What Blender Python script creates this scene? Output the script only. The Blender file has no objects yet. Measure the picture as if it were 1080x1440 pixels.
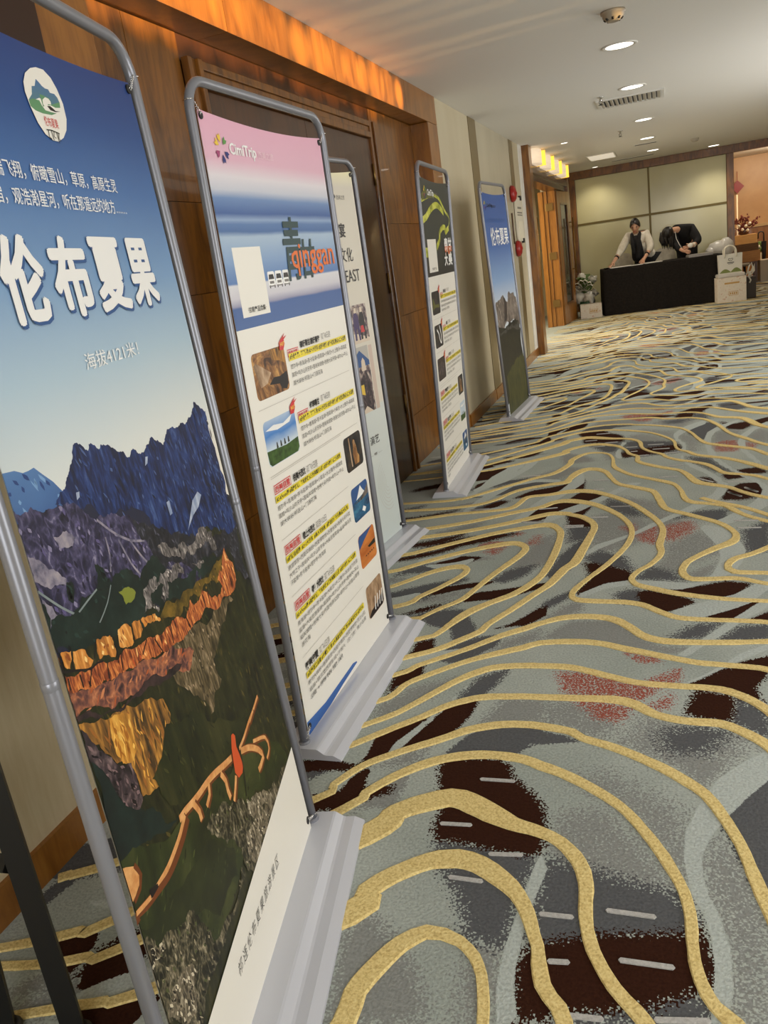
import bpy, bmesh, math, random
import numpy as np
from mathutils import Vector, Matrix
from mathutils.geometry import tessellate_polygon
random.seed(7)
C = bpy.context.scene.collection
PI = math.pi

# ---------------------------------------------------------------- camera, world, lights, exposure
sc = bpy.context.scene
cam_d = bpy.data.cameras.new('camera')
cam = bpy.data.objects.new('camera', cam_d); C.objects.link(cam)
cam_d.sensor_fit = 'VERTICAL'; cam_d.sensor_height = 36.0; cam_d.lens = 1136.65 * 36 / 1440
cam_d.clip_start = 0.02; cam_d.clip_end = 100
R_ = Vector((0.941225, 0.306486, -0.141995)); F_ = Vector((-0.335505, 0.896988, -0.287835)); U_ = Vector((0.039150, 0.318558, 0.947095))
mw = Matrix((R_, U_, -F_)).transposed().to_4x4(); mw.translation = (1.47452, 0, 1.30131)
cam.matrix_world = mw
sc.camera = cam

w = bpy.data.worlds.new('world'); sc.world = w; w.use_nodes = True
w.node_tree.nodes['Background'].inputs[0].default_value = (0.92, 0.96, 1.0, 1)
w.node_tree.nodes['Background'].inputs[1].default_value = 0.9

def area(name, loc, target, size, size_y, power, color=(1, 1, 1), spread=PI):
    d = bpy.data.lights.new(name, 'AREA'); d.shape = 'RECTANGLE'; d.size = size; d.size_y = size_y
    d.energy = power; d.color = color; d.spread = spread
    o = bpy.data.objects.new(name, d); C.objects.link(o); o.location = loc
    o.rotation_euler = (Vector(target) - Vector(loc)).to_track_quat('-Z', 'Y').to_euler()
    return o
def spot(name, loc, target, power, angle, blend=0.5, color=(1, 1, 1), radius=0.05):
    d = bpy.data.lights.new(name, 'SPOT'); d.energy = power; d.color = color; d.spot_size = angle; d.spot_blend = blend
    d.shadow_soft_size = radius
    o = bpy.data.objects.new(name, d); C.objects.link(o); o.location = loc
    o.rotation_euler = (Vector(target) - Vector(loc)).to_track_quat('-Z', 'Y').to_euler()
    return o
area('window_daylight', (2.1, -2.45, 1.5), (1.6, 6, 1.2), 1.9, 1.6, 78, (1.0, 0.99, 0.975))
area('side_daylight', (4.05, 2.2, 1.25), (0.6, 2.9, 1.3), 2.8, 1.7, 92, (1.0, 0.995, 0.985))
area('foyer_daylight', (4.05, 8.3, 1.3), (0.8, 8.9, 1.6), 5.0, 1.7, 135, (1.0, 0.985, 0.95))
area('ballroom_glow', (-1.3, 12.2, 1.5), (1.6, 11.8, 0.0), 1.6, 1.6, 80, (1.0, 0.85, 0.62))
area('lounge_glow', (3.6, 17.6, 2.3), (3.0, 19.0, 0.6), 1.0, 1.0, 45, (1.0, 0.82, 0.58))
sc.view_settings.view_transform = 'Standard'; sc.view_settings.look = 'None'
sc.view_settings.exposure = -0.28; sc.view_settings.gamma = 1.0; sc.view_settings.use_curve_mapping = False

# ---------------------------------------------------------------- materials
def lin(c):
    return tuple((x / 12.92 if x <= 0.04045 else ((x + 0.055) / 1.055) ** 2.4) for x in c)
def rgb(r, g, b): return lin((r / 255, g / 255, b / 255)) + (1.0,)
def mat(name, col, rough=0.6, metal=0.0, emit=None, estr=1.0, spec=0.5, alpha=1.0, trans=0.0, coat=0.0):
    m = bpy.data.materials.new(name); m.use_nodes = True
    b = m.node_tree.nodes['Principled BSDF']
    b.inputs['Base Color'].default_value = col; b.inputs['Roughness'].default_value = rough
    b.inputs['Metallic'].default_value = metal; b.inputs['Specular IOR Level'].default_value = spec
    if emit: b.inputs['Emission Color'].default_value = emit; b.inputs['Emission Strength'].default_value = estr
    b.inputs['Alpha'].default_value = alpha; b.inputs['Transmission Weight'].default_value = trans
    b.inputs['Coat Weight'].default_value = coat
    return m
def nd(m, t): return m.node_tree.nodes.new(t)
def lk(m, a, b): m.node_tree.links.new(a, b)
def ramp(m, stops, fac, interp='LINEAR'):
    r = nd(m, 'ShaderNodeValToRGB'); cr = r.color_ramp; cr.interpolation = interp
    while len(cr.elements) < len(stops): cr.elements.new(0.5)
    for e, (p, c) in zip(cr.elements, stops): e.position = p; e.color = c
    lk(m, fac, r.inputs[0]); return r.outputs[0]
def noisy(name, cols, scale=(20, 20, 20), detail=4, rough=0.6, lo=0.35, hi=0.65, dist=0.0, bump=0.0, spec=0.5, rotz=0.0, nrough=0.6, coat=0.0, ridged=False):
    m = mat(name, (1, 1, 1, 1), rough, spec=spec, coat=coat); b = m.node_tree.nodes['Principled BSDF']
    tc = nd(m, 'ShaderNodeTexCoord'); mp = nd(m, 'ShaderNodeMapping'); mp.inputs['Scale'].default_value = scale
    mp.inputs['Rotation'].default_value = (0, rotz, 0)
    lk(m, tc.outputs['Object'], mp.inputs[0]); n = nd(m, 'ShaderNodeTexNoise'); n.inputs['Scale'].default_value = 1
    n.inputs['Detail'].default_value = detail; n.inputs['Distortion'].default_value = dist; n.inputs['Roughness'].default_value = nrough
    if ridged:
        n.noise_type = 'RIDGED_MULTIFRACTAL'; n.normalize = False; n.inputs['Offset'].default_value = 0.8; n.inputs['Gain'].default_value = 1.0; n.inputs['Roughness'].default_value = 0.72; mp.inputs['Scale'].default_value = tuple(s * 1.7 for s in scale); lo, hi = 0.12, 1.0
    lk(m, mp.outputs[0], n.inputs['Vector'])
    fac = n.outputs['Fac']
    if ridged:                                      # crags: ridged creases over cloudy light and dark
        n2 = nd(m, 'ShaderNodeTexNoise'); n2.inputs['Scale'].default_value = 0.55; n2.inputs['Detail'].default_value = 9; n2.inputs['Roughness'].default_value = 0.68; n2.inputs['Distortion'].default_value = 0.3; lk(m, mp.outputs[0], n2.inputs['Vector'])
        f1 = nd(m, 'ShaderNodeMath'); f1.operation = 'MULTIPLY_ADD'; f1.inputs[1].default_value = 0.42; f1.inputs[2].default_value = -0.66; lk(m, fac, f1.inputs[0])
        f2 = nd(m, 'ShaderNodeMath'); f2.operation = 'MULTIPLY_ADD'; f2.inputs[1].default_value = 1.75; lk(m, n2.outputs['Fac'], f2.inputs[0]); lk(m, f1.outputs[0], f2.inputs[2]); fac = f2.outputs[0]; lo, hi = 0.08, 0.92
    k = len(cols); st = [(lo + (hi - lo) * i / max(1, k - 1), c) for i, c in enumerate(cols)]
    lk(m, ramp(m, st, fac), b.inputs['Base Color'])
    if bump:
        bp = nd(m, 'ShaderNodeBump'); bp.inputs['Strength'].default_value = bump; bp.inputs['Distance'].default_value = 0.003
        lk(m, n.outputs['Fac'], bp.inputs['Height']); lk(m, bp.outputs[0], b.inputs['Normal'])
    return m
def gradz(name, stops, z0, z1, rough=0.45, noise=0.0, nscale=(3, 3, 40)):
    m = mat(name, (1, 1, 1, 1), rough, spec=0.35); b = m.node_tree.nodes['Principled BSDF']
    tc = nd(m, 'ShaderNodeTexCoord'); sp = nd(m, 'ShaderNodeSeparateXYZ'); lk(m, tc.outputs['Object'], sp.inputs[0])
    mr = nd(m, 'ShaderNodeMapRange'); mr.inputs[1].default_value = z0; mr.inputs[2].default_value = z1; lk(m, sp.outputs[2], mr.inputs[0])
    f = mr.outputs[0]
    if noise:
        mp = nd(m, 'ShaderNodeMapping'); mp.inputs['Scale'].default_value = nscale; lk(m, tc.outputs['Object'], mp.inputs[0])
        n = nd(m, 'ShaderNodeTexNoise'); n.inputs['Scale'].default_value = 1; n.inputs['Detail'].default_value = 5; lk(m, mp.outputs[0], n.inputs['Vector'])
        ma = nd(m, 'ShaderNodeMath'); ma.operation = 'MULTIPLY_ADD'; ma.inputs[1].default_value = noise; lk(m, n.outputs['Fac'], ma.inputs[0]); lk(m, f, ma.inputs[2])
        s2 = nd(m, 'ShaderNodeMath'); s2.operation = 'SUBTRACT'; s2.inputs[1].default_value = noise / 2; lk(m, ma.outputs[0], s2.inputs[0]); f = s2.outputs[0]
    lk(m, ramp(m, stops, f), b.inputs['Base Color']); return m
def wood(name, c1, c2, scale=(6, 6, 1.2), rough=0.32, figure=0.5, coat=0.25):
    m = mat(name, c1, rough, coat=coat); b = m.node_tree.nodes['Principled BSDF']
    tc = nd(m, 'ShaderNodeTexCoord'); oi = nd(m, 'ShaderNodeObjectInfo')
    ad = nd(m, 'ShaderNodeVectorMath'); ad.operation = 'ADD'; lk(m, tc.outputs['Object'], ad.inputs[0])
    cm = nd(m, 'ShaderNodeVectorMath'); cm.operation = 'SCALE'; cm.inputs[0].default_value = (13, 7, 29); lk(m, oi.outputs['Random'], cm.inputs['Scale']); lk(m, cm.outputs[0], ad.inputs[1])
    mp = nd(m, 'ShaderNodeMapping'); mp.inputs['Scale'].default_value = scale; lk(m, ad.outputs[0], mp.inputs[0])
    n = nd(m, 'ShaderNodeTexNoise'); n.inputs['Scale'].default_value = 2.2; n.inputs['Detail'].default_value = 6; n.inputs['Distortion'].default_value = 1.6; lk(m, mp.outputs[0], n.inputs['Vector'])
    mp2 = nd(m, 'ShaderNodeMapping'); mp2.inputs['Scale'].default_value = (60, 60, 5); lk(m, ad.outputs[0], mp2.inputs[0])
    n2 = nd(m, 'ShaderNodeTexNoise'); n2.inputs['Scale'].default_value = 2; n2.inputs['Detail'].default_value = 3; lk(m, mp2.outputs[0], n2.inputs['Vector'])
    mx = nd(m, 'ShaderNodeMath'); mx.operation = 'MULTIPLY_ADD'; mx.inputs[1].default_value = 0.35; lk(m, n2.outputs['Fac'], mx.inputs[0]); lk(m, n.outputs['Fac'], mx.inputs[2])
    lk(m, ramp(m, [(0.42, c1), (0.78, c2)], mx.outputs[0]), b.inputs['Base Color'])
    return m

WOOD = wood('cherry_veneer', rgb(74, 42, 10), rgb(132, 84, 27))
WOOD_TRIM = wood('cherry_trim', rgb(110, 66, 18), rgb(150, 98, 38), scale=(3, 3, 1))
WOOD_DARK = wood('dark_walnut', rgb(52, 29, 11), rgb(80, 46, 19))
WOOD_OAK = wood('amber_oak', rgb(128, 80, 28), rgb(164, 110, 46), scale=(8, 8, 0.7))
WALLP = noisy('beige_wallpaper', [rgb(196, 180, 146), rgb(204, 190, 158)], (40, 40, 6), 3, 0.7)
PANELM = noisy('polished_beige_panel', [rgb(186, 174, 146), rgb(196, 186, 160)], (2, 2, 1), 2, 0.4, spec=0.4)
PANELG = noisy('grey_polished_panel', [rgb(172, 164, 142), rgb(186, 178, 156)], (2, 2, 1), 2, 0.3, spec=0.4)
BRONZE = mat('bronze_strip', rgb(122, 106, 72), 0.35, 0.2)
CEIL = mat('ceiling_paint', rgb(226, 224, 219), 0.75)
GLASSP = noisy('backpainted_glass', [rgb(204, 197, 152), rgb(212, 206, 164)], (1.5, 1, 1), 2, 0.16, spec=0.35, lo=0.4, hi=0.6)
OLIVE = mat('olive_bronze_mullion', rgb(112, 96, 48), 0.4, 0.3)
SILVER = mat('silver_powder_coat', rgb(134, 136, 144), 0.32, 0.35, spec=0.5)
SILVER_B = mat('silver_plate', rgb(196, 198, 206), 0.28, 0.15, spec=0.55, coat=0.2)
CHROME = mat('chrome', rgb(220, 220, 220), 0.15, 1.0)
BRASS = mat('aged_brass', rgb(150, 120, 70), 0.35, 0.9)
BLACKM = mat('black_metal', rgb(14, 13, 12), 0.5)
BLACKC = noisy('black_cloth', [rgb(30, 27, 25), rgb(38, 34, 31)], (30, 30, 30), 3, 0.95, spec=0.1)
WHITE = mat('white_plastic', rgb(232, 230, 224), 0.5)
REDP = mat('red_enamel', rgb(150, 20, 18), 0.35)

# ---------------------------------------------------------------- geometry helpers
def tag(o, label=None, cat=None, group=None, kind=None):
    if label: o['label'] = label
    if cat: o['category'] = cat
    if group: o['group'] = group
    if kind: o['kind'] = kind
    return o
def thing(name, label, cat, loc=(0, 0, 0), rz=0.0, group=None):
    o = bpy.data.objects.new(name, None); C.objects.link(o); o.empty_display_size = 0.1
    o.location = loc; o.rotation_euler = (0, 0, rz); return tag(o, label, cat, group)
class MB:
    def __init__(s): s.bm = bmesh.new(); s.mi = 0
    def face(s, vs, smooth=False):
        try: f = s.bm.faces.new(vs)
        except ValueError: return None
        f.material_index = s.mi; f.smooth = smooth; return f
    def box(s, x0, x1, y0, y1, z0, z1, bev=0.0):
        v = [s.bm.verts.new((x, y, z)) for x in (x0, x1) for y in (y0, y1) for z in (z0, z1)]
        fs = [s.face([v[i] for i in q]) for q in ((0, 1, 3, 2), (4, 6, 7, 5), (0, 4, 5, 1), (2, 3, 7, 6), (0, 2, 6, 4), (1, 5, 7, 3))]
        if bev:
            es = list({e for f in fs for e in f.edges})
            bmesh.ops.bevel(s.bm, geom=es, offset=bev, segments=2, affect='EDGES', profile=0.6)
        return s
    def tube(s, pts, r, n=10, closed=False, caps=True, smooth=True):
        pts = [Vector(p) for p in pts]; rs = r if isinstance(r, (list, tuple)) else [r] * len(pts)
        rings = []; up = None; N = len(pts)
        for i, p in enumerate(pts):
            a = pts[(i - 1) % N] if (i > 0 or closed) else p; b = pts[(i + 1) % N] if (i < N - 1 or closed) else p
            t = (b - a).normalized()
            if up is None: up = Vector((0, 0, 1)) if abs(t.z) < 0.9 else Vector((1, 0, 0))
            x = t.cross(up)
            if x.length < 1e-4: x = t.cross(Vector((0, 1, 0.3)))
            x.normalize(); y = x.cross(t).normalized(); up = y
            rings.append([s.bm.verts.new(p + x * math.cos(2 * PI * k / n) * rs[i] + y * math.sin(2 * PI * k / n) * rs[i]) for k in range(n)])
        for i in range(N if closed else N - 1):
            A, B = rings[i], rings[(i + 1) % N]
            for k in range(n): s.face([A[k], A[(k + 1) % n], B[(k + 1) % n], B[k]], smooth)
        if caps and not closed: s.face(rings[0][::-1]); s.face(rings[-1])
        return s
    def lathe(s, prof, n=24, c=(0, 0, 0), axis='Z', smooth=True, cap=True):
        rings = []
        for r, z in prof:
            ring = []
            for k in range(n):
                a = 2 * PI * k / n; x, y = r * math.cos(a), r * math.sin(a)
                p = (x, y, z) if axis == 'Z' else ((z, x, y) if axis == 'X' else (x, z, y))
                ring.append(s.bm.verts.new(Vector(p) + Vector(c)))
            rings.append(ring)
        for A, B in zip(rings, rings[1:]):
            for k in range(n): s.face([A[k], A[(k + 1) % n], B[(k + 1) % n], B[k]], smooth)
        if cap: s.face(rings[0][::-1]); s.face(rings[-1])
        return s
    def extrude(s, prof, x0, x1, fn=None):
        """profile of (y, z) points swept along X"""
        A = [s.bm.verts.new((x0, y, z)) for y, z in prof]; B = [s.bm.verts.new((x1, y, z)) for y, z in prof]; n = len(prof)
        for k in range(n): s.face([A[k], A[(k + 1) % n], B[(k + 1) % n], B[k]])
        for ring in (A[::-1], B):
            tr = tessellate_polygon([[v.co for v in ring]])
            for t in tr: s.face([ring[i] for i in t])
        return s
    def blob(s, c, rx, ry, rz, n=12, m=8, jit=0.0):
        rings = []
        for j in range(m + 1):
            th = PI * j / m; ring = []
            for k in range(n):
                a = 2 * PI * k / n; q = 1 + random.uniform(-jit, jit)
                ring.append(s.bm.verts.new((c[0] + rx * q * math.sin(th) * math.cos(a), c[1] + ry * q * math.sin(th) * math.sin(a), c[2] + rz * q * math.cos(th))))
            rings.append(ring)
        for A, B in zip(rings, rings[1:]):
            for k in range(n): s.face([A[k], B[k], B[(k + 1) % n], A[(k + 1) % n]], True)
        return s
    def quad(s, a, b, c, d, smooth=False):
        return s.face([s.bm.verts.new(p) for p in (a, b, c, d)], smooth)
    def build(s, name, mats, parent=None, recalc=True, merge=0.0):
        if merge: bmesh.ops.remove_doubles(s.bm, verts=s.bm.verts, dist=merge)
        if recalc: bmesh.ops.recalc_face_normals(s.bm, faces=s.bm.faces)
        me = bpy.data.meshes.new(name); s.bm.to_mesh(me); s.bm.free()
        for m in (mats if isinstance(mats, (list, tuple)) else [mats]): me.materials.append(m)
        o = bpy.data.objects.new(name, me); C.objects.link(o)
        if parent: o.parent = parent
        return o
def bx(name, m, x0, x1, y0, y1, z0, z1, parent=None, bev=0.0): return MB().box(x0, x1, y0, y1, z0, z1, bev).build(name, m, parent)
def struct(o): o['kind'] = 'structure'; return o
def copy_tree(o, parent=None, mat_swap=None):
    c = o.copy(); C.objects.link(c); c.parent = parent
    for ch in list(o.children): copy_tree(ch, c)
    return c
def spline(pts, step):
    """Catmull-Rom through n-D points"""
    P = np.array(pts, float); out = []
    if len(P) < 3: Q = P
    for i in range(len(P) - 1):
        p1, p2 = P[i], P[i + 1]; p0 = P[i - 1] if i else 2 * p1 - p2; p3 = P[i + 2] if i + 2 < len(P) else 2 * p2 - p1
        n = max(1, int(math.hypot(*(p2 - p1)[:2]) / step))
        for k in range(n):
            t = k / n
            out.append(0.5 * ((2 * p1) + (-p0 + p2) * t + (2 * p0 - 5 * p1 + 4 * p2 - p3) * t * t + (-p0 + 3 * p1 - 3 * p2 + p3) * t ** 3))
    out.append(P[-1]); return np.array(out)
def text_mesh(body, offset=0.0, res=2, shear=0.0, space=1.0):
    cu = bpy.data.curves.new('t', 'FONT'); cu.body = body; cu.resolution_u = res; cu.offset = offset; cu.shear = shear; cu.space_character = space
    o = bpy.data.objects.new('t', cu); C.objects.link(o)
    dg = bpy.context.evaluated_depsgraph_get(); me = bpy.data.meshes.new_from_object(o.evaluated_get(dg))
    V = np.array([v.co[:2] for v in me.vertices]) if len(me.vertices) else np.zeros((0, 2)); Fs = [tuple(p.vertices) for p in me.polygons]
    bpy.data.objects.remove(o); bpy.data.curves.remove(cu); bpy.data.meshes.remove(me)
    return V, Fs
class Flat:
    """printed shapes in the (u, v) plane of a poster; fronts face -Y"""
    def __init__(s, y0=-0.0016, dy=0.00012): s.v = []; s.f = []; s.m = []; s.mats = []; s.y = y0; s.dy = dy
    def mi(s, m):
        if m not in s.mats: s.mats.append(m)
        return s.mats.index(m)
    def add(s, V, Fs, m):
        b = len(s.v); s.y -= s.dy; i = s.mi(m)
        s.v += [(float(x), s.y, float(z)) for x, z in V]
        for f in Fs:
            f = [b + k for k in f]
            a, c, d = s.v[f[0]], s.v[f[1]], s.v[f[2]]
            if (c[0] - a[0]) * (d[2] - a[2]) - (c[2] - a[2]) * (d[0] - a[0]) < 0: f = f[::-1]
            s.f.append(f); s.m.append(i)
    def poly(s, pts, m):
        tr = tessellate_polygon([[Vector((x, z, 0)) for x, z in pts]]); s.add(pts, tr, m)
    def rect(s, u0, u1, v0, v1, m): s.add([(u0, v0), (u1, v0), (u1, v1), (u0, v1)], [(0, 1, 2, 3)], m)
    def round(s, u0, u1, v0, v1, r, m):
        p = []
        for cx, cy, a0 in ((u1 - r, v1 - r, 0), (u0 + r, v1 - r, 90), (u0 + r, v0 + r, 180), (u1 - r, v0 + r, 270)):
            p += [(cx + r * math.cos(math.radians(a0 + k * 22.5)), cy + r * math.sin(math.radians(a0 + k * 22.5))) for k in range(5)]
        s.add(p, [tuple(range(len(p)))], m)
    def ribbon(s, pts, w, m):
        P = spline(pts, 0.012); V = []; n = len(P)
        for i in range(n):
            d = P[min(i + 1, n - 1)] - P[max(i - 1, 0)]; d /= (np.hypot(*d) + 1e-9); q = np.array([-d[1], d[0]]) * w / 2
            V += [P[i] + q, P[i] - q]
        s.add(V, [(2 * i, 2 * i + 1, 2 * i + 3, 2 * i + 2) for i in range(n - 1)], m)
    def text(s, body, u0, u1, v0, v1, m, off=0.0, res=1, shear=0.0, space=1.0):
        V, Fs = text_mesh(body, off, res, shear, space)
        if not len(V): return
        a, b = V.min(0), V.max(0); V = (V - a) / np.maximum(b - a, 1e-6)
        V = V * np.array([u1 - u0, v1 - v0]) + np.array([u0, v0]); s.add(V, Fs, m)
    def frame(s, u0, u1, v0, v1, t, m):
        for r in ((u0, u1, v0, v0 + t), (u0, u1, v1 - t, v1), (u0, u0 + t, v0, v1), (u1 - t, u1, v0, v1)): s.rect(*r, m)
    def build(s, name, parent):
        me = bpy.data.meshes.new(name); me.from_pydata(s.v, [], s.f); me.polygons.foreach_set('material_index', s.m)
        for m in s.mats: me.materials.append(m)
        o = bpy.data.objects.new(name, me); C.objects.link(o); o.parent = parent; return o

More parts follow.
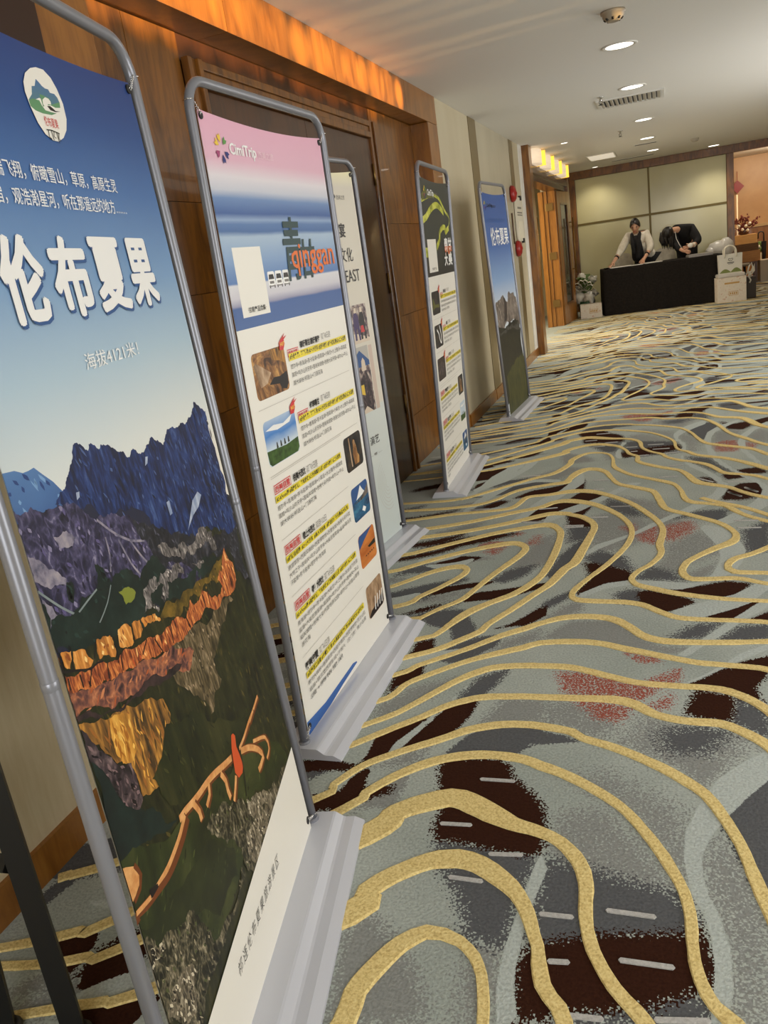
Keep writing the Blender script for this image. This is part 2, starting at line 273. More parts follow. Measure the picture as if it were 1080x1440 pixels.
# ---------------------------------------------------------------- traced print and carpet motifs (metres)
CARPET_LINES = [
[[1.8394,-0.1654,0.0387],[1.7855,-0.1095,0.0375],[1.7448,-0.0532,0.0363],[1.7113,0.0176,0.046],[1.6831,0.0694,0.0345],[1.6126,0.1142,0.0385],[1.5476,0.1448,0.0484],[1.5151,0.1862,0.0416],[1.5,0.2639,0.0366],[1.493,0.3433,0.0313],[1.4681,0.4452,0.033],[1.4323,0.5021,0.0465],[1.3548,0.5769,0.0417],[1.2994,0.6282,0.0409],[1.2186,0.7156,0.0366],[1.143,0.8594,0.0405],[1.1293,0.9418,0.0292],[1.1218,1.0533,0.0232],[1.1133,1.0996,0.0231],[1.0994,1.1527,0.0232],[1.0766,1.193,0.0247],[1.0422,1.2231,0.0272],[1.0043,1.2353,0.0333],[0.9688,1.2347,0.0383],[0.9256,1.1974,0.0442],[0.8923,1.1345,0.0485],[0.8705,1.0721,0.0471],[0.8727,1.009,0.0476],[0.8331,0.8759,0.0487],[0.7816,0.7868,0.05],[0.6843,0.7088,0.0431],[0.3702,0.396,0.0382],[0.3245,0.3759,0.0424],[0.2635,0.35,0.0426],[0.1385,0.341,0.0423]],
[[1.8759,0.17,0.0423],[1.8282,0.2138,0.0425],[1.7728,0.2826,0.0369],[1.7162,0.3701,0.0426],[1.6331,0.433,0.0541],[1.5817,0.4753,0.0633],[1.5527,0.5489,0.0534],[1.5278,0.6422,0.045],[1.4919,0.7265,0.0396],[1.4222,0.7887,0.0432],[1.3477,0.8594,0.0454],[1.2695,0.9617,0.038],[1.2612,1.0848,0.0325],[1.2146,1.1528,0.0325],[1.1931,1.2392,0.0271],[1.1808,1.2685,0.0276],[1.1606,1.3202,0.0333],[1.1338,1.3655,0.0389],[1.0906,1.405,0.0509],[1.0365,1.4402,0.0564],[0.9853,1.4514,0.0627],[0.9426,1.443,0.0601],[0.8992,1.4181,0.0536],[0.8511,1.3775,0.0549],[0.8105,1.326,0.0567],[0.7879,1.2522,0.0725],[0.4348,0.9841,0.0287],[0.3811,0.958,0.0267],[0.3209,0.9363,0.0255]],
[[1.9098,0.482,0.0394],[1.8606,0.5471,0.0377],[1.7984,0.5887,0.0377],[1.7336,0.6192,0.0429],[1.704,0.6519,0.0407],[1.6723,0.741,0.0399],[1.6294,0.8265,0.0437],[1.5354,0.9168,0.0346],[1.513,0.9262,0.0387],[1.4338,1.0169,0.0336],[1.3972,1.1072,0.0311],[1.3416,1.1697,0.0282],[1.2987,1.2477,0.0283],[1.2788,1.3232,0.0283],[1.271,1.4207,0.033],[1.2503,1.481,0.0359],[1.2078,1.5357,0.0353],[1.1564,1.5642,0.0369],[1.0888,1.5846,0.048],[1.0324,1.614,0.0668],[0.9428,1.6592,0.0728],[0.89,1.6501,0.0755],[0.796,1.5885,0.0669],[0.7398,1.4911,0.0749],[0.3295,1.0801,0.0287],[0.2714,1.0479,0.0275],[0.2133,1.0212,0.0263]],
[[1.9305,0.6719,0.0583],[1.8602,0.7793,0.0553],[1.7979,0.8645,0.0438],[1.7316,0.9357,0.048],[1.6613,0.983,0.0476],[1.5893,1.0422,0.0392],[1.5398,1.1351,0.0361],[1.5115,1.1626,0.028],[1.4896,1.2108,0.0251],[1.4796,1.2798,0.0236],[1.4769,1.3729,0.0245],[1.4588,1.4503,0.0252],[1.4258,1.5268,0.0295],[1.3804,1.6097,0.0281],[1.3311,1.678,0.0286],[1.2632,1.738,0.0322],[1.1801,1.7929,0.0352],[1.1228,1.8182,0.0371],[1.075,1.8411,0.0358],[0.9875,1.851,0.0364],[0.9023,1.8372,0.0374],[0.8227,1.7976,0.0362],[0.7515,1.733,0.0321],[0.6893,1.6508,0.0297],[0.6555,1.5825,0.03],[0.2605,1.1449,0.0297],[0.2042,1.1056,0.029],[0.1441,1.0727,0.0284]],
[[1.9614,0.9567,0.0417],[1.9116,1.0727,0.0416],[1.8679,1.127,0.05],[1.798,1.1829,0.0476],[1.7256,1.2361,0.0493],[1.6521,1.3139,0.0392],[1.622,1.4134,0.0328],[1.6033,1.4969,0.0291],[1.5863,1.5833,0.0265],[1.5581,1.67,0.0297],[1.5215,1.7492,0.032],[1.4612,1.8121,0.0359],[1.3856,1.8698,0.0327],[1.3048,1.9177,0.0319],[1.2196,1.9538,0.0287],[1.1886,1.9817,0.0325],[1.0984,2.0031,0.0331],[1.05,2.0064,0.0323],[0.9899,2.0011,0.0351],[0.9037,1.9682,0.0342],[0.8246,1.9074,0.0308],[0.7206,1.8331,0.0283],[0.643,1.7653,0.0265],[0.59,1.6745,0.0241],[0.5577,1.6039,0.0255],[0.1087,1.285,0.0324],[0.0558,1.2571,0.0322],[0.0076,1.2194,0.0325]],
[[1.9841,1.1654,0.0422],[1.9296,1.2587,0.0404],[1.8877,1.3517,0.0448],[1.8431,1.4367,0.0437],[1.7985,1.5495,0.0342],[1.7612,1.7313,0.0365],[1.7236,1.8625,0.0384],[1.682,1.9652,0.0367],[1.6227,2.0269,0.0359],[1.5729,2.0579,0.0351],[1.4928,2.0613,0.0336],[1.4105,2.0863,0.034],[1.3526,2.1373,0.0405],[1.2929,2.1595,0.0393],[1.2023,2.1587,0.0332],[1.0779,2.1581,0.0313],[0.9951,2.1558,0.0319],[0.8994,2.1428,0.0323],[0.8108,2.0933,0.0305],[0.743,2.0215,0.0265],[0.6555,1.9377,0.0261],[0.5724,1.8541,0.0255]],
[[2.0321,1.607,0.0563],[2.0185,1.6271,0.0513],[1.979,1.7114,0.0648],[1.9466,1.8318,0.0695],[1.9099,1.9242,0.0647],[1.8561,1.964,0.0656],[1.7725,2.0094,0.055],[1.7,2.1315,0.0329],[1.6627,2.1834,0.0342],[1.6111,2.2255,0.0333],[1.5557,2.243,0.0312],[1.4396,2.25,0.0294],[1.3493,2.2628,0.0291],[1.2543,2.302,0.0314],[1.1539,2.3435,0.0341],[1.0527,2.3493,0.0332],[0.9981,2.348,0.0339],[0.8973,2.3273,0.0361],[0.8084,2.2492,0.0316],[0.7312,2.1394,0.0268],[0.6582,2.0356,0.0249],[0.5748,1.9585,0.0253]],
[[2.0754,2.0051,0.0667],[1.9541,2.1058,0.0563],[1.8732,2.1931,0.0479],[1.7899,2.2965,0.0451],[1.7249,2.3604,0.0297],[1.6223,2.3809,0.029],[1.533,2.3937,0.0292],[1.4408,2.4263,0.0319],[1.3105,2.4782,0.0355],[1.2278,2.5126,0.035],[1.1368,2.5219,0.0371],[1.0316,2.5092,0.0342],[0.9791,2.4734,0.0352],[0.9128,2.4374,0.0352],[0.8159,2.3765,0.0283],[0.7248,2.2998,0.0269],[0.6402,2.2118,0.0245],[0.5761,2.0965,0.026],[0.3065,2.002,0.032],[0.2562,1.9853,0.0338]],
[[2.0931,2.1678,0.0686],[2.0499,2.1978,0.0622],[1.9973,2.2604,0.0593],[1.9487,2.3885,0.0523],[1.8964,2.5059,0.0534],[1.8361,2.5391,0.0738],[1.7446,2.5414,0.0317],[1.6331,2.532,0.032],[1.5064,2.5293,0.0356],[1.4153,2.5414,0.0406],[1.3613,2.5783,0.0376],[1.3184,2.6411,0.0384],[1.2665,2.6954,0.0408],[1.1922,2.7186,0.0379],[1.0961,2.7106,0.0382],[1.0115,2.6609,0.0318],[0.9578,2.614,0.0367],[0.8907,2.5626,0.0326],[0.7965,2.4667,0.0287],[0.7158,2.3943,0.026],[0.6426,2.3314,0.0253],[0.5805,2.2634,0.026],[0.2959,2.1052,0.0331],[0.2083,2.0631,0.0348]],
[[0.3324,3.6201,0.045],[0.472,3.6664,0.0447],[0.6417,3.7478,0.0469],[0.7677,3.8235,0.049],[0.8946,3.906,0.0526],[0.9867,3.8979,0.0505],[0.9902,3.8889,0.0384],[1.057,3.8416,0.0405],[1.1114,3.7592,0.0376],[1.1283,3.6788,0.032],[1.1206,3.579,0.0357],[1.1011,3.4154,0.0409],[1.0774,3.2431,0.0464],[1.0442,3.1731,0.0446],[1.0019,3.02,0.0373],[0.9452,2.9003,0.0327],[0.8918,2.7854,0.03],[0.8195,2.6455,0.0282],[0.8075,2.5972,0.0317],[0.7465,2.5208,0.0318],[0.6854,2.4547,0.0305],[0.5881,2.3887,0.0312],[0.2536,2.1886,0.0332],[0.1571,2.1407,0.0331]],
[[0.3202,3.3954,0.039],[0.5037,3.5294,0.0398],[0.662,3.6391,0.0441],[0.8287,3.7185,0.0484],[0.9062,3.7376,0.0627],[0.9506,3.696,0.0427],[0.9807,3.6035,0.0321],[0.9828,3.378,0.0352],[0.9638,3.1462,0.034],[0.9279,3.0217,0.0357],[0.8699,2.9188,0.037],[0.784,2.8272,0.0381],[0.7216,2.7437,0.0436],[0.6748,2.6367,0.0296],[0.6532,2.5816,0.0272],[0.5884,2.5242,0.0275],[0.1582,2.3582,0.0376],[0.0549,2.302,0.0376]],
[[0.3136,3.1916,0.0344],[0.3928,3.2649,0.0352],[0.5006,3.3544,0.0389],[0.6146,3.4292,0.0429],[0.7334,3.4879,0.0544],[0.7927,3.4932,0.051],[0.8384,3.4448,0.0341],[0.8405,3.3755,0.035],[0.811,3.2775,0.0342],[0.7561,3.1335,0.0305],[0.7084,2.9795,0.0263],[0.6718,2.8675,0.0272],[0.6024,2.7813,0.0236],[0.5492,2.7014,0.0226],[0.5477,2.6991,0.0309],[0.0585,2.5449,0.0374],[-0.0569,2.4765,0.0402]],
[[0.3371,3.0058,0.0304],[0.3903,3.0641,0.0303],[0.4658,3.1541,0.0362],[0.544,3.2102,0.0441],[0.5927,3.2167,0.0497],[0.6249,3.1837,0.0289],[0.6164,3.1119,0.0328],[0.561,3.007,0.0282],[0.4927,2.9049,0.0272],[0.4168,2.8041,0.0337],[-0.0022,2.643,0.0344],[-0.0535,2.6162,0.0375]],
[[2.1314,2.5199,0.0376],[2.0087,2.555,0.0336],[1.8702,2.6168,0.0329],[1.7597,2.6799,0.0277],[1.5728,2.6984,0.0288],[1.4842,2.7119,0.0307],[1.4237,2.7561,0.0318],[1.3603,2.8181,0.0324],[1.2949,2.8423,0.0349],[1.1951,2.851,0.0358],[1.123,2.8647,0.0342],[1.0984,2.9057,0.0249],[1.1097,2.9722,0.0266],[1.1448,3.0629,0.0241],[1.2209,3.2362,0.0261],[1.2802,3.4257,0.0268],[1.2999,3.5878,0.0256],[1.2772,3.7364,0.0285],[1.2117,3.885,0.0362],[1.0953,4.0404,0.0476],[0.9681,4.1108,0.0606],[0.8915,4.0901,0.0469],[0.8334,4.0207,0.0422],[0.7011,3.9469,0.0439],[0.5634,3.8601,0.0436],[0.4422,3.7957,0.0444],[0.3088,3.7443,0.0447]],
[[2.1482,2.6749,0.0357],[2.0266,2.7533,0.0338],[1.8844,2.8205,0.0362],[1.778,2.8482,0.0248],[1.6423,2.8678,0.0283],[1.4883,2.9147,0.0346],[1.3908,2.9671,0.0365],[1.3365,3.0033,0.0305],[1.3142,3.0673,0.0253],[1.3402,3.1419,0.0242],[1.3886,3.2181,0.0256],[1.4243,3.3292,0.0281],[1.4184,3.4383,0.0333],[1.4323,3.6002,0.0281],[1.4166,3.714,0.0299],[1.3663,3.8525,0.0337],[1.2758,4.0367,0.0369],[1.15,4.1955,0.0398],[1.0496,4.2707,0.055],[0.9516,4.2764,0.0622],[0.854,4.2354,0.0373],[0.7403,4.2082,0.037],[0.7094,4.1029,0.0321],[0.6756,4.0263,0.0378],[0.5815,3.9924,0.0352],[0.3926,3.9602,0.0356],[0.245,3.913,0.0356]],
[[2.1672,2.8496,0.039],[1.8963,2.9922,0.0377],[1.7947,3.0016,0.027],[1.7478,3.0284,0.0294],[1.687,3.0564,0.0318],[1.5899,3.0503,0.0356],[1.5246,3.0611,0.0363],[1.503,3.1357,0.0301],[1.5224,3.2217,0.0307],[1.5665,3.2897,0.0313],[1.6413,3.379,0.0404],[1.702,3.4395,0.0459],[1.7278,3.5155,0.0302],[1.7135,3.5981,0.0306],[1.6599,3.7012,0.0343],[1.547,3.8175,0.0357],[1.4501,3.9173,0.0369],[1.4206,4.0463,0.0367],[1.3982,4.1728,0.0348],[1.3706,4.2318,0.0433],[1.2859,4.3055,0.0431],[1.2116,4.3711,0.0331],[1.167,4.487,0.0289],[1.1245,4.6304,0.0356],[1.0605,4.704,0.0581],[1.0006,4.7006,0.0625],[0.954,4.6137,0.0525],[0.9283,4.5105,0.0377],[0.916,4.4576,0.0555],[0.8304,4.4301,0.0398],[0.7006,4.3679,0.0374],[0.6304,4.2968,0.0301],[0.5688,4.1865,0.0305],[0.4795,4.1092,0.0366],[0.3272,4.0662,0.0374],[0.2062,4.0565,0.0372]],
[[1.8556,3.0769,0.0373],[1.8056,3.1025,0.0322],[1.6918,3.1193,0.037],[1.6712,3.1799,0.0292],[1.702,3.2522,0.0348],[1.7743,3.3082,0.0318],[1.8423,3.3797,0.031],[1.922,3.4797,0.0263],[1.9677,3.5698,0.0207],[1.943,3.6649,0.0307],[1.8666,3.7927,0.03],[1.7857,3.8977,0.0326],[1.6746,3.9933,0.0342],[1.6138,4.0655,0.0314]],
[[2.2215,3.3486,0.0418],[2.0849,3.3994,0.044],[2.0033,3.3783,0.0458],[1.9766,3.3224,0.0254],[2.0326,3.2528,0.0386],[2.2047,3.1945,0.0405]],
[[2.1963,3.1175,0.0402],[2.1075,3.1405,0.0407],[2.0243,3.1555,0.0412]]]
CARPET_PATCHES = [
["m",0.5,[[0.828,1.277],[0.898,1.214],[0.958,1.162],[0.998,1.096],[1.021,1.034],[0.835,0.997],[0.796,1.186]]],
["m",0.8,[[1.202,1.638],[1.293,1.665],[1.417,1.493],[1.466,1.393],[1.202,1.422],[1.182,1.511]]],
["m",1,[[1.208,1.778],[1.33,1.694],[1.417,1.545],[1.466,1.416],[1.493,1.492],[1.475,1.609],[1.454,1.686],[1.284,1.805]]],
["d",0.5,[[0.921,1.509],[1.161,1.494],[1.143,1.394],[1.134,1.31],[1.131,1.228],[1.057,1.236],[1.038,1.283],[1.01,1.343],[0.959,1.417]]],
["m",0.7,[[1.053,1.241],[1.131,1.228],[1.129,1.144],[1.138,1.056],[1.083,1.046],[1.068,1.166]]],
["b",0.28,[[0.854,1.803],[0.894,1.822],[1.02,1.83],[1.039,1.804],[1.061,1.753],[1.118,1.699],[1.143,1.662],[1.162,1.595],[1.164,1.522],[1.157,1.49],[1.08,1.489],[0.977,1.51],[0.921,1.509],[0.906,1.544],[0.907,1.615],[0.877,1.722]]],
["d",0.55,[[1.176,1.483],[1.261,1.463],[1.367,1.436],[1.45,1.414],[1.488,1.358],[1.494,1.312],[1.336,1.275],[1.239,1.242],[1.178,1.216],[1.178,1.306],[1.179,1.394]]],
["b",0.35,[[1.179,1.069],[1.162,1.179],[1.177,1.226],[1.238,1.26],[1.336,1.29],[1.448,1.31],[1.495,1.333],[1.507,1.285],[1.516,1.239],[1.51,1.197],[1.468,1.184],[1.418,1.151],[1.369,1.133],[1.29,1.114],[1.248,1.099]]],
["d",0.5,[[1.247,1.103],[1.361,1.134],[1.45,1.177],[1.488,1.175],[1.51,1.129],[1.243,1.077]]],
["m",1.0,[[1.507,1.532],[1.553,1.599],[1.599,1.49],[1.62,1.397],[1.593,1.145],[1.536,1.134],[1.545,1.208],[1.538,1.356],[1.512,1.447]]],
["d",0.5,[[1.667,1.823],[1.618,1.745],[1.571,1.664],[1.591,1.584],[1.615,1.499],[1.635,1.466]]],
["m",0.6,[[1.32,1.939],[1.489,1.936],[1.587,1.892],[1.553,1.81],[1.513,1.772],[1.457,1.851]]],
["b",0.06,[[0.639,1.909],[0.711,1.971],[0.755,2.038],[0.734,1.962],[0.696,1.893],[0.678,1.809],[0.67,1.778],[0.643,1.765]]],
["b",0.06,[[0.624,1.566],[0.629,1.702],[0.664,1.748],[0.657,1.642],[0.647,1.573]]],
["b",0.12,[[0.715,1.832],[0.746,1.919],[0.796,2.071],[0.89,2.126],[0.881,2.042],[0.859,1.973],[0.829,1.916],[0.763,1.858]]],
["d",0.1,[[0.864,1.848],[0.905,1.934],[0.957,1.982],[1.051,2.001],[1.1,1.989],[1.068,1.889],[1.043,1.867],[0.956,1.862]]],
["d",0.1,[[1.087,2.002],[1.102,1.974],[1.215,1.943],[1.109,1.923],[1.086,1.921]]],
["m",0.5,[[0.679,1.769],[0.745,1.836],[0.806,1.883],[0.792,1.801],[0.762,1.778]]],
["m",0.2,[[0.702,1.666],[0.728,1.714],[0.783,1.748],[0.787,1.694],[0.782,1.599],[0.713,1.598],[0.683,1.57]]],
["m",0.5,[[0.926,2.012],[0.965,2.144],[1.091,2.153],[1.109,2.017],[0.989,2.006]]],
["d",0.3,[[0.828,2.134],[0.874,2.267],[0.951,2.319],[0.925,2.217],[0.898,2.151]]],
["b",0.2,[[0.595,2.5],[0.644,2.526],[0.661,2.462],[0.655,2.369],[0.669,2.262],[0.599,2.182],[0.59,2.142],[0.588,2.264],[0.598,2.381]]],
["d",0.15,[[0.706,2.432],[0.714,2.372],[0.754,2.359],[0.817,2.406],[0.875,2.485],[0.89,2.566],[0.818,2.547],[0.752,2.497]]],
["d",0.2,[[0.694,2.612],[0.722,2.528],[0.791,2.563],[0.766,2.648],[0.716,2.729],[0.628,2.747],[0.57,2.681],[0.604,2.645]]],
["b",0.08,[[1.01,2.795],[0.944,2.704],[0.9,2.642],[0.851,2.615],[0.908,2.642],[0.985,2.686],[1.018,2.731]]],
["m",0.5,[[0.582,2.078],[0.679,2.201],[0.805,2.263],[0.738,2.14],[0.656,2.041],[0.591,1.971]]],
["m",0.5,[[0.846,2.408],[0.899,2.518],[1.017,2.619],[1.028,2.537],[0.91,2.455]]],
["d",0.5,[[0.465,2.717],[0.565,2.794],[0.671,2.853],[0.633,2.794],[0.529,2.736]]],
["b",0.2,[[1.739,2.38],[1.603,2.36],[1.547,2.294],[1.499,2.266],[1.585,2.253],[1.665,2.206],[1.692,2.152],[1.675,2.253]]],
["b",0.3,[[1.521,2.231],[1.621,2.203],[1.6,2.071],[1.548,2.082],[1.489,2.104]]],
["d",0.6,[[1.621,2.203],[1.701,2.142],[1.703,1.981],[1.648,2.024],[1.595,2.07]]],
["b",0.1,[[1.647,2.395],[1.746,2.447],[1.738,2.374],[1.681,2.38]]],
["b",0.25,[[1.348,2.878],[1.473,2.877],[1.472,2.787],[1.443,2.775],[1.386,2.817]]],
["b",0.15,[[1.563,2.716],[1.623,2.77],[1.709,2.831],[1.759,2.857],[1.739,2.796],[1.666,2.712]]],
["b",0.1,[[1.71,2.701],[1.783,2.771],[1.774,2.697]]],
["d",0.5,[[1.455,2.565],[1.537,2.661],[1.61,2.671],[1.559,2.568],[1.481,2.551]]],
["d",0.4,[[1.596,2.547],[1.674,2.648],[1.771,2.665],[1.759,2.559]]],
["m",0.3,[[1.026,2.553],[1.121,2.688],[1.267,2.69],[1.334,2.593],[1.415,2.504],[1.505,2.493],[1.466,2.448],[1.31,2.486],[1.136,2.533]]],
["r",0.45,[[1.111,2.307],[1.222,2.313],[1.318,2.274],[1.422,2.237],[1.393,2.193],[1.358,2.161],[1.292,2.174],[1.151,2.182]]],
["r",0.5,[[1.172,2.159],[1.264,2.142],[1.341,2.125],[1.316,2.046],[1.251,2.062]]],
["r",0.3,[[1.308,2.453],[1.415,2.418],[1.425,2.394],[1.359,2.391]]],
["r",0.4,[[1.38,2.271],[1.477,2.354],[1.469,2.27]]],
["r",0.5,[[1.393,2.129],[1.457,2.197],[1.439,2.127]]],
["m",1,[[1.32,1.944],[1.383,2.073],[1.546,2.056],[1.646,2.005],[1.587,1.887],[1.437,1.853]]],
["m",1,[[1.08,2.14],[1.294,2.144],[1.336,2.102],[1.276,1.949],[1.097,2.016]]],
["d",0.7,[[1.416,2.003],[1.519,2.043],[1.596,2.02],[1.529,1.917],[1.437,1.917]]],
["l",0.04,[[1.271,1.939],[1.343,2.081],[1.416,2.212],[1.499,2.266],[1.56,2.32],[1.623,2.387],[1.752,2.502],[1.756,2.537],[1.658,2.463],[1.592,2.373],[1.536,2.312],[1.439,2.238],[1.37,2.15],[1.316,2.035]]],
["l",0.04,[[1.466,2.434],[1.559,2.568],[1.645,2.695],[1.728,2.813],[1.782,2.884],[1.787,2.813],[1.698,2.712],[1.611,2.585],[1.543,2.494],[1.504,2.436]]],
["l",0.04,[[1.457,2.769],[1.555,2.775],[1.656,2.849],[1.708,2.903],[1.66,2.903],[1.572,2.849]]],
["l",0.04,[[1.691,1.957],[1.616,1.886],[1.553,1.81],[1.501,1.692],[1.475,1.609],[1.469,1.527],[1.479,1.43],[1.497,1.387],[1.513,1.321],[1.516,1.248],[1.509,1.171],[1.5,1.127],[1.53,1.133],[1.543,1.199],[1.546,1.292],[1.537,1.351],[1.518,1.413],[1.505,1.469],[1.505,1.532],[1.523,1.594],[1.562,1.663],[1.618,1.753],[1.677,1.833]]],
["l",0.04,[[1.165,1.495],[1.148,1.389],[1.14,1.3],[1.13,1.208],[1.132,1.13],[1.145,1.058],[1.182,1.065],[1.166,1.128],[1.159,1.183],[1.162,1.265],[1.168,1.344],[1.178,1.4],[1.189,1.459]]],
["l",0.04,[[0.688,1.78],[0.699,1.882],[0.735,1.956],[0.793,2.082],[0.842,2.225],[0.852,2.238],[0.807,2.083],[0.746,1.919],[0.715,1.832],[0.697,1.771]]],
["m",0.8,[[1.11,3.841],[1.278,3.962],[1.385,3.679],[1.425,3.625],[1.31,3.446],[1.141,3.303]]],
["m",0.9,[[1.439,3.415],[1.579,3.611],[1.648,3.488],[1.658,3.315],[1.508,3.203],[1.498,3.053],[1.355,3.113],[1.424,3.247]]],
["m",0.9,[[1.15,4.195],[1.408,4.033],[1.473,3.773],[1.583,3.709],[1.44,3.624],[1.341,3.869]]],
["d",0.5,[[1.118,3.304],[1.167,3.378],[1.278,3.295],[1.319,3.133],[1.155,3.219]]],
["b",0.3,[[1.122,3.241],[1.153,3.239],[1.246,3.185],[1.316,3.124],[1.304,3.055],[1.221,2.988],[1.129,2.916],[1.113,2.937],[1.153,3.063],[1.15,3.11]]],
["d",0.6,[[1.321,3.058],[1.382,3.189],[1.465,3.128],[1.504,3.044]]],
["b",0.2,[[1.45,2.949],[1.554,2.981],[1.653,3.027],[1.733,3.003],[1.675,2.896],[1.625,2.877],[1.488,2.915]]],
["b",0.15,[[1.345,2.933],[1.371,2.95],[1.488,2.89],[1.537,2.849],[1.461,2.772],[1.424,2.771],[1.36,2.826]]],
["d",0.4,[[1.258,2.918],[1.317,2.96],[1.371,2.933],[1.373,2.826],[1.282,2.842]]],
["b",0.25,[[1.562,2.72],[1.642,2.772],[1.718,2.833],[1.754,2.841],[1.699,2.758],[1.66,2.702]]],
["b",0.15,[[1.716,2.693],[1.78,2.758],[1.772,2.687]]],
["r",0.5,[[1.323,3.562],[1.409,3.689],[1.406,3.439],[1.34,3.49]]],
["r",0.7,[[1.436,3.661],[1.544,3.726],[1.572,3.636],[1.47,3.48],[1.436,3.505]]],
["r",0.7,[[1.255,3.666],[1.295,3.714],[1.31,3.611]]],
["d",0.6,[[1.755,3.571],[1.888,3.727],[1.845,3.345],[1.747,3.31]]],
["m",0.4,[[1.519,3.107],[1.632,3.216],[1.652,3.316],[1.613,3.122],[1.57,3.051],[1.518,3.052]]],
["d",0.5,[[1.473,3.773],[1.589,3.866],[1.718,3.878],[1.69,3.686],[1.586,3.786]]],
["b",0.15,[[0.974,4.048],[1.032,4.025],[1.089,4.002],[1.062,3.889],[1.003,3.757]]],
["b",0.3,[[0.991,3.883],[1.105,3.787],[1.13,3.679],[1.006,3.73]]],
["d",0.6,[[1.006,3.73],[1.126,3.679],[1.108,3.532],[1.03,3.49]]],
["b",0.15,[[1.013,4.25],[1.14,4.197],[1.162,4.146],[1.067,4.05],[0.967,4.12]]],
["d",0.6,[[1.153,4.147],[1.267,4.023],[1.359,3.813],[1.256,3.852],[1.163,3.978]]],
["b",0.15,[[1.707,4.02],[1.753,4.195],[1.806,4.281],[1.896,4.282],[1.896,4.14],[1.863,4.079],[1.788,4.061]]],
["l",0.04,[[1.588,3.634],[1.613,3.681],[1.678,3.625],[1.734,3.481],[1.751,3.351],[1.726,3.212],[1.678,3.102],[1.623,3.058],[1.581,3.007],[1.489,2.953],[1.391,2.985],[1.336,3.012],[1.222,2.97],[1.132,2.881],[1.122,2.919],[1.218,3.024],[1.321,3.054],[1.424,3.037],[1.517,3.017],[1.569,3.024],[1.612,3.104],[1.647,3.235],[1.655,3.378],[1.62,3.513]]],
["l",0.04,[[1.449,2.771],[1.51,2.779],[1.579,2.818],[1.676,2.912],[1.816,3.079],[1.804,2.976],[1.718,2.833],[1.642,2.772],[1.556,2.716],[1.496,2.712]]],
["l",0.04,[[1.117,3.37],[1.154,3.457],[1.229,3.522],[1.298,3.588],[1.392,3.729],[1.508,3.877],[1.644,4.0],[1.711,4.139],[1.722,4.313],[1.756,4.307],[1.727,4.137],[1.659,3.969],[1.573,3.882],[1.473,3.773],[1.409,3.689],[1.33,3.585],[1.232,3.475],[1.158,3.389],[1.124,3.325]]],
["l",0.04,[[1.682,3.686],[1.743,3.794],[1.829,3.89],[1.924,4.046],[1.912,3.934],[1.804,3.787],[1.736,3.693],[1.688,3.668]]],
["l",0.04,[[0.979,4.002],[1.107,4.138],[1.219,4.317],[1.264,4.395],[1.331,4.383],[1.24,4.263],[1.138,4.087],[1.04,3.935],[0.989,3.898],[0.865,3.731],[0.889,3.895]]],
["m",0.5,[[0.887,3.549],[0.955,3.618],[0.998,3.311],[0.907,3.168],[0.845,3.071],[0.818,3.234]]],
["b",0.15,[[0.457,3.251],[0.546,3.347],[0.661,3.33],[0.595,3.245],[0.494,3.206]]],
["b",0.1,[[0.515,2.908],[0.579,2.997],[0.696,3.037],[0.771,3.054],[0.732,3.013],[0.647,2.977],[0.578,2.939]]],
["b",0.1,[[0.683,2.853],[0.718,2.933],[0.86,2.977],[0.986,3.03],[0.957,2.975],[0.872,2.908],[0.775,2.874]]],
["b",0.2,[[0.472,2.734],[0.526,2.784],[0.604,2.836],[0.553,2.768]]],
["b",0.15,[[0.921,2.647],[0.978,2.769],[1.014,2.81],[0.991,2.722],[0.962,2.643]]],
["d",0.3,[[0.984,2.769],[1.02,2.869],[1.083,2.937],[1.093,2.902],[1.028,2.802]]],
["m",0.4,[[1.015,2.691],[1.093,2.835],[1.146,2.851],[1.153,2.77],[1.055,2.692]]],
["d",0.4,[[0.755,3.055],[0.813,3.172],[0.922,3.23],[0.885,3.109],[0.812,3.04]]],
["d",0.3,[[0.976,3.106],[1.012,3.332],[1.095,3.557],[1.097,3.438],[1.053,3.163],[0.994,3.086]]],
["d",0.5,[[0.398,2.928],[0.5,2.964],[0.536,2.89],[0.41,2.837]]],
["d",0.6,[[0.32,3.128],[0.396,3.254],[0.483,3.25],[0.386,3.168]]],
["m",0.6,[[0.313,3.42],[0.379,3.514],[0.463,3.507],[0.39,3.439]]],
["m",0.5,[[0.325,3.647],[0.467,3.771],[0.586,3.843],[0.557,3.707],[0.38,3.656]]],
["r",0.12,[[0.606,3.473],[0.646,3.536],[0.753,3.528],[0.748,3.451],[0.652,3.417]]],
["r",0.5,[[0.655,3.398],[0.748,3.451],[0.714,3.36]]],
["r",0.4,[[0.668,3.605],[0.776,3.655],[0.807,3.626],[0.743,3.586]]],
["r",0.6,[[0.835,3.469],[0.88,3.6],[0.887,3.489]]],
["b",0.1,[[0.754,3.816],[0.803,3.981],[0.896,4.077],[1.027,4.101],[1.051,3.985],[0.995,3.976],[0.931,3.896],[0.842,3.806]]],
["d",0.4,[[0.417,3.993],[0.521,4.104],[0.585,4.184],[0.647,4.15],[0.568,4.023]]],
["b",0.15,[[0.52,4.066],[0.604,4.169],[0.639,4.151],[0.574,4.03]]],
["b",0.12,[[0.362,4.811],[0.521,4.844],[0.464,4.615],[0.372,4.586]]],
["b",0.1,[[0.397,4.506],[0.519,4.651],[0.58,4.702],[0.49,4.475],[0.405,4.388]]],
["b",0.2,[[0.845,4.371],[0.95,4.437],[1.015,4.511],[1.024,4.314],[0.89,4.264],[0.754,4.224],[0.663,4.199],[0.74,4.32]]],
["m",0.7,[[0.571,4.549],[0.728,4.641],[0.881,4.8],[0.988,4.745],[0.863,4.496],[0.646,4.506]]],
